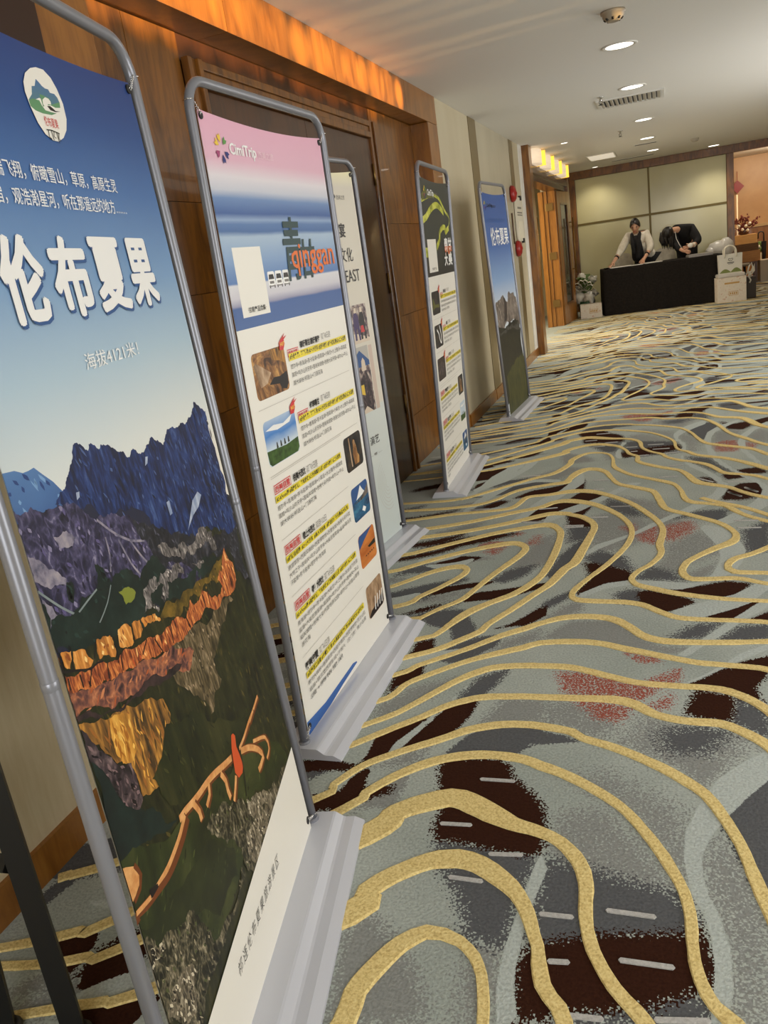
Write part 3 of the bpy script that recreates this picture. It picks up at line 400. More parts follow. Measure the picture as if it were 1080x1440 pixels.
["d",0.6,[[0.522,4.44],[0.694,4.527],[0.908,4.459],[0.715,4.379],[0.594,4.316]]],
["l",0.04,[[0.4,4.292],[0.454,4.663],[0.521,4.844],[0.56,4.938],[0.631,4.957],[0.555,4.644],[0.475,4.507],[0.42,4.275]]],
["l",0.04,[[0.393,4.405],[0.494,4.594],[0.606,4.761],[0.672,5.053],[0.71,5.044],[0.67,4.813],[0.571,4.549],[0.415,4.339]]],
["l",0.04,[[0.417,3.993],[0.46,4.202],[0.557,4.434],[0.65,4.535],[0.773,4.557],[0.885,4.521],[0.883,4.464],[0.747,4.503],[0.624,4.437],[0.519,4.194],[0.457,3.988]]],
["l",0.04,[[0.823,4.175],[0.9,4.308],[0.959,4.507],[0.999,4.711],[1.021,4.439],[0.965,4.284],[0.891,4.115],[0.819,3.979],[0.76,3.783],[0.668,3.727],[0.742,3.896],[0.778,4.057]]],
["l",0.04,[[1.648,1.398],[1.676,1.588],[1.751,1.748],[1.885,1.896],[1.894,1.865],[1.793,1.707],[1.719,1.574],[1.689,1.41],[1.682,1.181],[1.711,0.92],[1.771,0.696],[1.824,0.579],[1.885,0.407],[1.852,0.413],[1.78,0.587],[1.704,0.804],[1.658,1.015],[1.646,1.19]]],
["l",0.04,[[1.83,1.275],[1.86,1.456],[1.939,1.632],[2.064,1.804],[2.051,1.687],[1.955,1.576],[1.892,1.398],[1.87,1.264],[1.862,1.111],[1.899,0.896],[1.938,0.661],[1.901,0.733],[1.862,0.905],[1.834,1.076]]],
["b",0.3,[[1.77,1.88],[1.842,1.772],[1.929,1.824],[1.946,1.709],[1.883,1.599],[1.8,1.652]]],
["b",0.2,[[1.98,1.834],[2.076,1.912],[2.064,1.804],[1.999,1.691]]],
["b",0.15,[[1.806,0.68],[1.879,0.692],[1.915,0.613],[1.835,0.597]]],
["r",0.4,[[1.692,1.28],[1.769,1.351],[1.834,1.32],[1.833,1.184],[1.809,1.072],[1.702,1.088]]],
["r",0.4,[[1.873,1.298],[1.929,1.203],[1.901,1.112],[1.867,1.175]]],
["d",0.1,[[1.561,1.65],[1.635,1.815],[1.701,1.876],[1.739,1.725],[1.675,1.563],[1.651,1.397],[1.606,1.483]]],
["m",0.7,[[1.707,1.553],[1.8,1.652],[1.881,1.574],[1.841,1.342],[1.694,1.314]]],
["m",0.7,[[1.896,1.445],[1.988,1.591],[2.036,1.55],[2.001,1.227],[1.891,1.327]]],
["d",0.5,[[1.794,2.461],[1.895,2.486],[1.973,2.254],[1.874,2.199],[1.796,2.294]]],
["b",0.2,[[1.713,0.323],[1.746,0.373],[1.825,0.399],[1.861,0.377],[1.866,0.283],[1.85,0.225],[1.811,0.246],[1.759,0.316]]],
["b",0.4,[[1.698,0.295],[1.756,0.285],[1.821,0.185],[1.73,0.155],[1.685,0.221]]],
["b",0.2,[[1.706,0.607],[1.773,0.611],[1.83,0.544],[1.722,0.514]]],
["b",0.3,[[1.76,0.668],[1.853,0.703],[1.886,0.714],[1.918,0.6],[1.835,0.599]]],
["b",0.3,[[1.59,0.577],[1.631,0.569],[1.666,0.477],[1.669,0.435],[1.605,0.505]]],
["d",0.6,[[1.538,1.008],[1.66,0.959],[1.703,0.791],[1.758,0.65],[1.677,0.666],[1.582,0.856]]],
["l",0.04,[[1.665,0.957],[1.705,0.81],[1.766,0.63],[1.829,0.531],[1.86,0.409],[1.865,0.298],[1.848,0.211],[1.798,0.103],[1.734,0.001],[1.664,-0.096],[1.623,-0.136],[1.659,-0.177],[1.727,-0.077],[1.789,0.008],[1.878,0.12],[1.904,0.354],[1.861,0.508],[1.801,0.623],[1.739,0.764],[1.702,0.928]]],
["l",0.04,[[1.499,1.06],[1.497,0.956],[1.551,0.786],[1.621,0.642],[1.667,0.493],[1.67,0.394],[1.638,0.273],[1.578,0.177],[1.491,0.046],[1.469,0.014],[1.502,-0.004],[1.596,0.102],[1.658,0.18],[1.699,0.31],[1.708,0.436],[1.689,0.558],[1.633,0.712],[1.563,0.861],[1.522,0.971],[1.529,1.053]]],
["b",0.05,[[0.15,1.065],[0.237,1.107],[0.246,1.09],[0.25,1.057],[0.198,1.022],[0.161,1.048]]],
["b",0.05,[[0.291,1.041],[0.348,1.069],[0.407,1.015],[0.37,0.991],[0.344,0.972],[0.324,0.971],[0.305,0.983],[0.294,1.001],[0.292,1.021]]],
["b",0.05,[[0.227,1.009],[0.256,1.022],[0.257,0.994],[0.264,0.979]]],
["d",0.1,[[0.031,1.163],[0.039,1.222],[0.09,1.272],[0.072,1.232],[0.051,1.141]]],
["d",0.1,[[-0.003,1.272],[0.058,1.335],[0.107,1.293],[0.007,1.235]]]]
CARPET_DASHES = [
[1.32,1.35,1.41,1.348],
[1.35,1.232,1.443,1.232],
[1.189,1.319,1.252,1.321],
[1.22,1.206,1.255,1.21],
[0.98,1.743,1.065,1.744],
[0.918,1.561,0.99,1.565],
[1.054,1.475,1.125,1.482],
[0.98,1.391,1.052,1.389],
[1.252,1.096,1.324,1.101],
[1.414,1.117,1.5,1.131],
[0.772,3.795,0.882,3.789],
[0.99,3.692,1.074,3.694],
[0.461,4.022,0.56,4.025],
[1.744,4.134,1.793,4.066],
[1.821,4.199,1.872,4.129],
[1.189,3.989,1.277,3.986],
[1.102,3.828,1.18,3.825],
[1.737,3.711,1.834,3.708],
[1.744,3.614,1.832,3.611],
[1.66,3.983,1.754,3.984],
[0.465,4.024,0.558,4.032],
[0.636,4.628,0.747,4.632],
[0.832,3.989,0.919,4.002],
[0.781,3.787,0.873,3.786],
[0.992,3.716,1.074,3.714],
[1.084,4.291,1.133,4.293],
[1.071,4.467,1.152,4.459],
[1.188,3.987,1.274,3.984],
[1.412,4.461,1.509,4.467],
[1.471,4.684,1.541,4.684],
[1.619,4.397,1.679,4.33],
[1.74,4.143,1.789,4.067],
[1.748,4.314,1.852,4.315],
[1.821,4.209,1.868,4.127]]
ART = {
"0": [
["p","underlay",[[-0.38,1.0776],[-0.38,1.0795],[-0.3006,1.0547],[-0.271,1.0542],[-0.2333,1.0422],[-0.0715,0.9841],[0.3175,0.8906],[0.38,0.7902],[0.3162,0.4828],[-0.38,0.9222]]],
["p","underlay",[[-0.38,1.06],[-0.2,1.06],[-0.2,0.84],[-0.38,0.84]]],
["p","olive_base",[[-0.38,0.86],[0.38,0.86],[0.38,0.2],[-0.38,0.12]]],
["p","far_peak",[[-0.38,1.1221],[-0.38,1.1211],[-0.3538,1.1179],[-0.337,1.1105],[-0.3238,1.11],[-0.3097,1.1108],[-0.2943,1.0976],[-0.274,1.0812],[-0.259,1.0643],[-0.2468,1.03],[-0.2539,1.0062],[-0.38,1.0548]]],
["p","blue_peak",[[-0.2564,1.0636],[-0.2411,1.0737],[-0.2281,1.0831],[-0.2126,1.0954],[-0.2026,1.1094],[-0.1938,1.1165],[-0.1837,1.1165],[-0.1759,1.1124],[-0.1689,1.1064],[-0.1596,1.0981],[-0.1523,1.1069],[-0.1455,1.1074],[-0.1355,1.102],[-0.1247,1.0926],[-0.1167,1.0984],[-0.1085,1.0968],[-0.1028,1.0934],[-0.095,1.0934],[-0.0839,1.0854],[-0.072,1.0783],[-0.0585,1.0732],[-0.0457,1.0665],[-0.0326,1.0569],[-0.0198,1.0659],[-0.0127,1.0672],[-0.0026,1.0618],[0.0098,1.0523],[0.0219,1.052],[0.0421,1.061],[0.0617,1.0684],[0.072,1.0689],[0.091,1.059],[0.1111,1.0451],[0.127,1.0559],[0.1389,1.0637],[0.1547,1.0658],[0.1805,1.0621],[0.2061,1.0619],[0.238,1.0588],[0.2655,1.0658],[0.2876,1.075],[0.3049,1.09],[0.3149,1.0799],[0.3199,1.0272],[0.3142,0.9629],[0.3055,0.8749],[0.3118,0.8051],[0.1505,0.8494],[-0.0181,0.9245],[-0.1523,0.986],[-0.2452,1.0327],[-0.2847,1.0514]]],
["p","snow_scree",[[0.0613,0.9492],[0.0752,0.9492],[0.0746,0.9244],[0.0633,0.9239]]],
["p","snow_scree",[[0.0258,1.0433],[0.0354,1.0417],[0.0267,1.0313],[0.0158,1.0294]]],
["p","snow_scree",[[0.2123,0.9259],[0.2266,0.9149],[0.1988,0.8984],[0.1625,0.892],[0.1329,0.8797],[0.1221,0.8747],[0.1495,0.8962],[0.1777,0.9183]]],
["p","snow_scree",[[-0.2248,1.0512],[-0.2154,1.0501],[-0.2183,1.0426],[-0.2276,1.0405]]],
["p","purple_hill",[[-0.38,1.0725],[-0.3624,1.0629],[-0.3241,1.0538],[-0.2978,1.0492],[-0.2785,1.0495],[-0.2568,1.0461],[-0.2357,1.038],[-0.2199,1.0248],[-0.2058,1.0076],[-0.1892,0.9994],[-0.1624,0.9946],[-0.1338,0.9907],[-0.1086,0.9791],[-0.0828,0.9663],[-0.0149,0.9293],[0.0578,0.8841],[0.1467,0.8441],[0.151,0.7978],[-0.0076,0.7892],[-0.1332,0.8324],[-0.2012,0.8302],[-0.2857,0.8487],[-0.38,0.9129],[-0.38,1.0346]]],
["p","hill_light",[[-0.3119,1.0133],[-0.2769,1.0107],[-0.2575,0.9943],[-0.2718,0.9863],[-0.3043,0.9949]]],
["p","hill_light",[[-0.38,1.0098],[-0.3719,1.0061],[-0.343,0.9783],[-0.3099,0.9526],[-0.3108,0.9401],[-0.3509,0.9537],[-0.38,0.9761],[-0.38,0.9945]]],
["p","hill_light",[[-0.38,0.9615],[-0.3721,0.9459],[-0.3537,0.9176],[-0.3743,0.9115],[-0.38,0.9078],[-0.38,0.9282]]],
["r","hill_light",0.004,[[-0.1898,0.9983],[-0.1502,0.964],[-0.1028,0.9346],[-0.0593,0.9193]]],
["r","hill_light",0.004,[[-0.1426,0.9505],[-0.1228,0.903],[-0.0994,0.8712]]],
["r","hill_light",0.004,[[-0.1088,0.9386],[-0.0817,0.8987],[-0.0435,0.8567]]],
["r","hill_light",0.004,[[-0.1791,0.9669],[-0.1807,0.9394],[-0.1915,0.9153]]],
["p","dark_ridge",[[-0.082,0.9675],[-0.0419,0.9461],[0.0176,0.9184],[0.0884,0.8798],[0.1518,0.8512],[0.3148,0.8089],[0.3243,0.7512],[0.2444,0.7762],[0.1138,0.7988],[-0.0097,0.8474],[-0.0458,0.8969],[-0.0711,0.9292]]],
["p","valley",[[-0.38,0.9047],[-0.3702,0.9189],[-0.3186,0.9048],[-0.2521,0.9055],[-0.2355,0.9156],[-0.2293,0.9439],[-0.2093,0.9292],[-0.1971,0.8999],[-0.155,0.9045],[-0.1084,0.8711],[-0.0423,0.8878],[-0.0097,0.8474],[0.1188,0.8057],[0.2444,0.7762],[0.2331,0.7615],[-0.0098,0.7861],[-0.2121,0.8127]]],
["p","valley",[[-0.3129,0.9474],[-0.2977,0.9411],[-0.3086,0.9166],[-0.3197,0.9246]]],
["p","valley",[[-0.2235,0.9417],[-0.2109,0.9264],[-0.2032,0.9024],[-0.221,0.9097]]],
["r","stream",0.0035,[[-0.38,0.9627],[-0.3656,0.9476],[-0.3393,0.9221],[-0.3143,0.9013],[-0.2995,0.888],[-0.2952,0.8727],[-0.2859,0.8599],[-0.2958,0.8547]]],
["r","stream",0.0025,[[-0.2019,0.8983],[-0.2244,0.8798],[-0.2547,0.8657],[-0.2806,0.8574]]],
["r","stream",0.003,[[-0.2432,0.9086],[-0.2732,0.9045],[-0.306,0.8991]]],
["p","moss_tip",[[-0.1856,0.8808],[-0.1565,0.8759],[-0.1346,0.8574],[-0.1562,0.85],[-0.1742,0.8542]]],
["p","pale_rock",[[-0.0186,0.8941],[-0.0029,0.8953],[0.017,0.8869],[0.029,0.8736],[0.0476,0.8693],[0.0594,0.8625],[0.0955,0.8571],[0.1368,0.8476],[0.1557,0.8565],[0.1708,0.8634],[0.1905,0.8604],[0.2077,0.8478],[0.2321,0.8348],[0.2362,0.8123],[0.2386,0.795],[0.214,0.8016],[0.2034,0.824],[0.1718,0.8262],[0.144,0.8318],[0.1217,0.8267],[0.0981,0.8442],[0.0371,0.8541],[0.0038,0.8674]]],
["p","pale_rock",[[-0.1075,0.8517],[-0.0728,0.8558],[-0.0525,0.8504],[-0.0554,0.8417],[-0.0102,0.8467],[0.0195,0.8442],[0.0422,0.8425],[0.0577,0.823],[0.0554,0.8133],[0.0141,0.8207],[-0.0165,0.8298],[-0.0297,0.8029],[-0.048,0.8027],[-0.0569,0.8146],[-0.0327,0.8284],[-0.0423,0.8364],[-0.0638,0.8334],[-0.0864,0.8351],[-0.0923,0.826],[-0.0689,0.804],[-0.0777,0.798],[-0.1002,0.814],[-0.1256,0.8169]]],
["p","pale_rock",[[0.1022,0.8165],[0.1549,0.8031],[0.1573,0.7976],[0.1188,0.8057]]],
["p","valley",[[-0.38,0.9459],[-0.38,0.9048],[-0.2537,0.8565],[-0.0286,0.792],[-0.0638,0.7675],[-0.3282,0.8351],[-0.38,0.8816],[-0.38,0.9073]]],
["p","olive_ground",[[0.0126,0.7816],[0.183,0.7712],[0.2529,0.7787],[0.38,0.5856],[0.38,-0.08],[0.38,-0.2049],[0.0386,0.2731],[-0.078,0.6378]]],
["p","dark_ridge",[[0.3055,0.8749],[0.38,0.8683],[0.38,0.8181],[0.38,0.6713],[0.2819,0.7475],[0.2938,0.8016]]],
["p","blue_peak",[[0.3049,1.09],[0.3196,1.0828],[0.3592,1.0615],[0.3636,0.931],[0.38,0.803],[0.3118,0.8051],[0.2877,0.9649]]],
["p","olive_ground",[[-0.38,0.8942],[-0.38,0.8786],[-0.3741,0.8718],[-0.3202,0.8489],[-0.2802,0.8443],[-0.2246,0.8267],[-0.1777,0.8209],[-0.0959,0.7986],[-0.0645,0.7933],[0.0126,0.7816],[0.183,0.7712],[0.2529,0.7787],[0.3023,0.7715],[0.3179,0.6817],[0.3157,0.5285],[0.2653,0.3941],[0.2566,0.1895],[0.0386,0.2731],[-0.1475,0.26],[-0.3654,0.2274],[-0.38,0.4179],[-0.38,0.6226]]],
["p","gold_moss",[[-0.0759,0.7895],[0.0126,0.7816],[0.183,0.7712],[0.2581,0.7767],[0.2195,0.7354],[0.1091,0.752],[0.0377,0.7591],[-0.0046,0.7569],[-0.0756,0.7767]]],
["p","grey_slope",[[-0.0631,0.7415],[0.0226,0.7232],[0.1444,0.7037],[0.2167,0.6976],[0.2552,0.6765],[0.1625,0.6616],[0.0867,0.6274],[0.0989,0.5791],[0.0173,0.5509],[-0.0667,0.654],[-0.0892,0.7033]]],
["p","orange_slope",[[-0.38,0.8226],[-0.3366,0.8006],[-0.2481,0.7773],[-0.1585,0.7537],[-0.0618,0.7298],[0.0133,0.6809],[-0.0222,0.6604],[-0.1262,0.7013],[-0.2167,0.7237],[-0.2911,0.7405],[-0.38,0.7794]]],
["p","cliff_band",[[-0.38,0.8454],[-0.38,0.8432],[-0.3678,0.8354],[-0.3435,0.8288],[-0.314,0.8186],[-0.2847,0.8155],[-0.2376,0.7944],[-0.2207,0.7988],[-0.1707,0.7838],[-0.1147,0.7702],[-0.0656,0.7648],[-0.0379,0.7647],[-0.0056,0.7555],[0.0163,0.7435],[0.0351,0.7525],[0.0521,0.7645],[0.062,0.7484],[0.1137,0.7582],[0.1382,0.7438],[0.1494,0.7265],[0.1775,0.7144],[0.2169,0.7235],[0.1997,0.7434],[0.2202,0.7566],[0.2297,0.7486],[0.2555,0.7734],[0.275,0.7845],[0.2819,0.7635],[0.301,0.7429],[0.2983,0.7034],[0.2739,0.6909],[0.2018,0.704],[0.163,0.6954],[0.1108,0.7228],[0.0622,0.7185],[0.0244,0.7184],[-0.0548,0.7263],[-0.1012,0.7386],[-0.1594,0.7524],[-0.2073,0.7621],[-0.2484,0.7768],[-0.294,0.7893],[-0.3369,0.8001],[-0.3701,0.8119],[-0.38,0.8215]]],
["p","gold_rock",[[-0.38,0.8803],[-0.38,0.8737],[-0.38,0.8635],[-0.38,0.8491],[-0.38,0.8534],[-0.38,0.8591]]],
["p","gold_rock",[[-0.3729,0.8721],[-0.3599,0.8684],[-0.3485,0.8632],[-0.352,0.8533],[-0.3621,0.8434],[-0.37,0.8487],[-0.3723,0.8609]]],
["p","gold_rock",[[-0.3449,0.8608],[-0.3305,0.8562],[-0.3168,0.8496],[-0.3128,0.8361],[-0.3032,0.8266],[-0.312,0.8221],[-0.3325,0.8277],[-0.3505,0.8364],[-0.3498,0.8493]]],
["p","gold_rock",[[-0.2815,0.8474],[-0.2617,0.8431],[-0.2446,0.8364],[-0.2398,0.8244],[-0.2392,0.8075],[-0.2468,0.8017],[-0.2605,0.8125],[-0.2875,0.8194],[-0.2883,0.8328]]],
["p","gold_rock",[[-0.2181,0.8327],[-0.2035,0.8323],[-0.1855,0.8262],[-0.1793,0.8183],[-0.1833,0.7941],[-0.201,0.7955],[-0.2184,0.8025],[-0.228,0.8122]]],
["p","gold_rock",[[-0.1737,0.8224],[-0.1606,0.8213],[-0.1481,0.8166],[-0.1456,0.7983],[-0.1581,0.7913],[-0.1771,0.7954]]],
["p","gold_rock",[[-0.1433,0.8144],[-0.1217,0.8103],[-0.1045,0.805],[-0.1056,0.7942],[-0.1375,0.7986]]],
["p","gold_rock",[[-0.102,0.8049],[-0.0919,0.8021],[-0.0778,0.7867],[-0.0783,0.7833],[-0.1046,0.7919]]],
["r","crack",0.003,[[-0.38,0.8591],[-0.38,0.8483],[-0.3554,0.8376],[-0.314,0.8186],[-0.2958,0.8182],[-0.2798,0.813]]],
["r","crack",0.003,[[-0.378,0.8695],[-0.3781,0.8553],[-0.3785,0.8469]]],
["r","crack",0.003,[[-0.349,0.8605],[-0.3548,0.8387]]],
["r","crack",0.003,[[-0.3001,0.8266],[-0.2841,0.8462]]],
["r","crack",0.003,[[-0.2367,0.8294],[-0.2357,0.8064],[-0.2427,0.7906]]],
["r","crack",0.003,[[-0.2235,0.8262],[-0.2284,0.8092]]],
["r","crack",0.003,[[-0.1777,0.8209],[-0.1811,0.794]]],
["r","crack",0.003,[[-0.314,0.8186],[-0.3306,0.7987]]],
["r","crack",0.003,[[-0.2713,0.8055],[-0.2779,0.7837]]],
["r","crack",0.003,[[-0.2277,0.799],[-0.2361,0.7741]]],
["r","crack",0.003,[[-0.1672,0.765],[-0.1416,0.7798]]],
["r","crack",0.003,[[-0.1164,0.7675],[-0.1012,0.7386]]],
["r","crack",0.003,[[-0.0479,0.7638],[-0.0564,0.7309]]],
["r","crack",0.003,[[0.0173,0.745],[0.0265,0.7213]]],
["r","crack",0.003,[[0.1091,0.752],[0.1108,0.7228]]],
["r","crack",0.003,[[-0.3732,0.8354],[-0.3745,0.8188]]],
["r","crack",0.003,[[-0.345,0.8261],[-0.3448,0.8066]]],
["p","gold_slope",[[-0.38,0.7715],[-0.3509,0.756],[-0.3064,0.7369],[-0.2191,0.7082],[-0.1437,0.6753],[-0.1324,0.6399],[-0.1534,0.6091],[-0.191,0.5795],[-0.2427,0.5763],[-0.2798,0.5903],[-0.2808,0.6232],[-0.2906,0.653],[-0.3196,0.6723],[-0.3404,0.7018],[-0.3633,0.735],[-0.38,0.7636]]],
["p","bright_gold",[[-0.3071,0.7357],[-0.2536,0.7118],[-0.2553,0.6864],[-0.2599,0.656],[-0.2791,0.6487],[-0.3053,0.6628],[-0.314,0.6814],[-0.3156,0.711]]],
["p","shadow_rock",[[-0.38,0.7829],[-0.3231,0.7515],[-0.281,0.7351],[-0.2483,0.7317],[-0.208,0.7255],[-0.1244,0.704],[-0.0446,0.6855],[-0.0565,0.6824],[-0.1215,0.6952],[-0.1991,0.7155],[-0.2446,0.7263],[-0.2827,0.7323],[-0.3244,0.7492],[-0.38,0.7748]]],
["p","purple_rock",[[-0.38,0.7662],[-0.3633,0.735],[-0.3404,0.7018],[-0.3203,0.6712],[-0.2849,0.6508],[-0.2808,0.6232],[-0.2804,0.5894],[-0.3128,0.5731],[-0.3333,0.6177],[-0.3687,0.6651],[-0.38,0.722]]],
["p","dark_teal",[[-0.38,0.7225],[-0.3439,0.6477],[-0.3012,0.583],[-0.2632,0.5611],[-0.2393,0.513],[-0.1925,0.4935],[-0.2569,0.5081],[-0.3284,0.5404],[-0.38,0.5559],[-0.38,0.6339]]],
["p","deep_green",[[-0.1563,0.6359],[-0.0512,0.5988],[0.0492,0.5253],[0.1792,0.4554],[0.0362,0.4535],[-0.0689,0.4744],[-0.1609,0.4928],[-0.2199,0.5418],[-0.2418,0.5937],[-0.1902,0.6076]]],
["p","green_hill",[[-0.38,0.5583],[-0.3117,0.5272],[-0.1983,0.4851],[-0.0436,0.457],[0.0806,0.4245],[0.2229,0.3807],[0.335,0.267],[0.3565,0.2172],[0.1183,0.3218],[0.0159,0.2593],[-0.171,0.2391],[-0.2812,0.2784],[-0.38,0.3027],[-0.38,0.4407]]],
["p","green_hill2",[[-0.38,0.4479],[-0.2534,0.406],[-0.128,0.3948],[-0.0356,0.3078],[-0.0509,0.2615],[-0.1522,0.2636],[-0.2369,0.3402],[-0.3395,0.385]]],
["p","rock_dark",[[-0.1151,0.4122],[-0.084,0.4162],[-0.0439,0.4043],[0.0299,0.3617],[0.1099,0.312],[0.1599,0.2925],[0.2074,0.2656],[0.2527,0.2484],[0.3196,0.2436],[0.3243,0.2343],[0.2035,0.2283],[0.1165,0.2274],[-0.0067,0.2321],[-0.0085,0.2638],[-0.0085,0.2863],[-0.0582,0.333],[-0.0891,0.3713]]],
["p","rock_light",[[0.0197,0.2638],[0.0278,0.2879],[0.0852,0.2829],[0.1422,0.2566],[0.1901,0.2463],[0.243,0.221],[0.1943,0.2183],[0.1123,0.2226],[0.0261,0.228]]],
["p","rock_light",[[0.0669,0.3351],[0.112,0.3144],[0.147,0.2935],[0.2258,0.2528],[0.2502,0.2288],[0.1725,0.259],[0.1256,0.2688],[0.0566,0.3081]]],
["p","rock_dark",[[-0.38,0.4301],[-0.357,0.3987],[-0.3375,0.388],[-0.3037,0.3759],[-0.2482,0.3581],[-0.2219,0.3266],[-0.1974,0.2775],[-0.1988,0.2516],[-0.1679,0.2432],[-0.0305,0.2593],[-0.0173,0.2334],[-0.1834,0.223],[-0.2598,0.2173],[-0.3075,0.1755],[-0.38,0.2854],[-0.38,0.3693]]],
["p","rock_light",[[-0.3468,0.313],[-0.3084,0.3055],[-0.2763,0.2852],[-0.2671,0.2644],[-0.2947,0.2597],[-0.2863,0.238],[-0.3043,0.2244],[-0.3409,0.2381],[-0.38,0.2909],[-0.3672,0.3036]]],
["p","rock_light",[[-0.38,0.4247],[-0.3634,0.3988],[-0.3382,0.3869],[-0.3349,0.3715],[-0.3702,0.3788],[-0.38,0.3686],[-0.38,0.3942]]],
["r","path",0.006,[[0.2528,0.4542],[0.2098,0.4452],[0.1717,0.4402],[0.1293,0.4314],[0.0955,0.4284]]],
["r","path",0.01,[[0.0506,0.4382],[0.0109,0.4485],[-0.0308,0.4609],[-0.0723,0.4699],[-0.1063,0.4734],[-0.145,0.4799],[-0.1738,0.486],[-0.1963,0.488]]],
["r","path",0.008,[[-0.1768,0.4818],[-0.2064,0.469],[-0.2374,0.4618],[-0.2699,0.4572],[-0.304,0.4585],[-0.3298,0.4598]]],
["r","path_shade",0.012,[[-0.1691,0.4696],[-0.199,0.457],[-0.2361,0.4483],[-0.2706,0.4455],[-0.3146,0.4526],[-0.3493,0.4594],[-0.3799,0.4694],[-0.38,0.4583]]],
["r","path",0.006,[[-0.3298,0.4598],[-0.3573,0.4665],[-0.38,0.4728]]],
["r","path",0.009,[[-0.0119,0.4459],[0.0012,0.4225],[-0.0001,0.4017],[0.0035,0.3844]]],
["r","path",0.008,[[-0.0678,0.4633],[-0.0742,0.4471],[-0.0956,0.4385]]],
["r","path",0.009,[[-0.1395,0.4759],[-0.1263,0.4509],[-0.1262,0.4341]]],
["r","path",0.008,[[0.0495,0.4002],[0.0313,0.3831],[0.0138,0.3697]]],
["r","path",0.01,[[0.1009,0.4204],[0.1453,0.3995],[0.1882,0.3662],[0.2022,0.3409],[0.1787,0.3362],[0.1622,0.336]]],
["r","path",0.006,[[0.1699,0.398],[0.2376,0.365],[0.2449,0.3338],[0.2198,0.3252]]],
["r","path",0.004,[[0.2098,0.4452],[0.1768,0.4371]]],
["p","path",[[-0.38,0.5474],[-0.373,0.5436],[-0.3545,0.5301],[-0.3458,0.5114],[-0.3541,0.4983],[-0.369,0.494],[-0.38,0.4925]]],
["r","path_shade",0.008,[[-0.3522,0.5299],[-0.3429,0.5062],[-0.3541,0.4926],[-0.376,0.4887]]],
["p","coat",[[0.0748,0.4716],[0.0843,0.4694],[0.0911,0.4606],[0.0844,0.4408],[0.0898,0.4185],[0.0932,0.3934],[0.0812,0.3847],[0.0605,0.3882],[0.0497,0.4061],[0.0552,0.43],[0.0614,0.4519]]],
["r","crack",0.004,[[0.0886,0.4344],[0.0951,0.4074],[0.0852,0.372],[0.0724,0.3388]]],
["p","crack",[[-0.3343,0.4726],[-0.3083,0.4622],[-0.3082,0.4561],[-0.3339,0.4575]]],
["p","paper_white",[[-0.38,0.172],[-0.29,0.178],[0.314,0.242],[0.38,0.25],[0.38,0.03],[-0.38,0.03]]],
["p","paper_white",[[0.0,1.6751],[0.0232,1.676],[0.0419,1.6674],[0.0537,1.6525],[0.0621,1.6308],[0.0605,1.6072],[0.0497,1.5882],[0.0323,1.5743],[0.0113,1.566],[-0.0067,1.5657],[-0.026,1.5726],[-0.0405,1.5871],[-0.0503,1.6091],[-0.0552,1.6297],[-0.0518,1.6445],[-0.0393,1.6592],[-0.0193,1.67]]],
["p","logo_blue",[[-0.0504,1.619],[-0.0357,1.6295],[-0.0295,1.6423],[-0.0198,1.644],[-0.0103,1.6561],[-0.0014,1.6519],[0.0042,1.6483],[0.0126,1.6461],[0.0225,1.6466],[0.0258,1.6419],[0.04,1.6425],[0.0476,1.638],[0.0506,1.6308],[0.0208,1.6222],[-0.0147,1.6276],[-0.0371,1.6203]]],
["p","logo_green",[[-0.0504,1.619],[-0.0355,1.6232],[-0.0169,1.6236],[-0.013,1.6169],[-0.005,1.6107],[0.0145,1.6109],[0.0307,1.6115],[0.0119,1.6062],[-0.0161,1.6044],[-0.0377,1.6057],[-0.0498,1.6101]]],
["p","logo_green",[[-0.0114,1.6337],[0.0,1.6338],[0.0185,1.6322],[0.0214,1.6233],[0.0511,1.6319],[0.0485,1.6228],[0.0316,1.6202],[0.0165,1.6216],[0.0037,1.6195],[-0.01,1.6155]]],
["p","paper_white",[[-0.006,1.6263],[0.0047,1.6318],[0.0142,1.6315],[0.0199,1.6278],[0.0192,1.6229],[0.0091,1.6222],[0.0052,1.6188],[0.0082,1.6137],[-0.0028,1.6148],[-0.0078,1.6195]]],
["p","crack",[[0.004,1.6186],[0.0138,1.6202],[0.0223,1.6178],[0.0287,1.615],[0.0459,1.6166],[0.0275,1.6129],[0.0119,1.6133]]]],
"3": [
["r","neon_yellow",0.035,[[-0.3655,1.5032],[-0.2755,1.5215],[-0.1755,1.5553],[-0.0771,1.5784],[0.0182,1.5869],[0.1072,1.5739],[0.1952,1.5508]]],
["r","neon_yellow",0.018,[[-0.3627,1.6007],[-0.2612,1.6165],[-0.0804,1.6376],[0.0089,1.635],[0.0973,1.6229],[0.1789,1.5882],[0.2636,1.5521],[0.3263,1.5371]]],
["r","neon_yellow",0.03,[[-0.0785,1.3577],[0.0125,1.3996],[0.0481,1.4429],[0.141,1.4681],[0.2225,1.462],[0.1952,1.4396],[0.3111,1.4655]]],
["r","neon_yellow",0.05,[[-0.38,1.3403],[-0.3148,1.3375],[-0.1232,1.3403]]],
["r","neon_yellow",0.008,[[0.3263,1.5371],[0.3556,1.5082],[0.3005,1.4654]]],
["p","neon_dim",[[-0.3473,1.6359],[-0.2687,1.6617],[-0.0626,1.6443],[-0.0871,1.6226],[-0.2343,1.6146],[-0.3488,1.6023]]]],
"4": [
["p","stone_cliff",[[-0.38,0.8882],[-0.3515,0.9153],[-0.2392,0.9257],[-0.1565,0.9435],[-0.0894,0.9505],[-0.0541,0.9263],[-0.0156,0.893],[0.0277,0.8874],[0.0771,0.9539],[0.1218,0.9633],[0.1633,0.9452],[0.2129,0.9473],[0.2741,0.9468],[0.2966,0.9139],[0.3518,0.9002],[0.38,0.6678],[-0.2099,0.6831],[-0.38,0.7081]]],
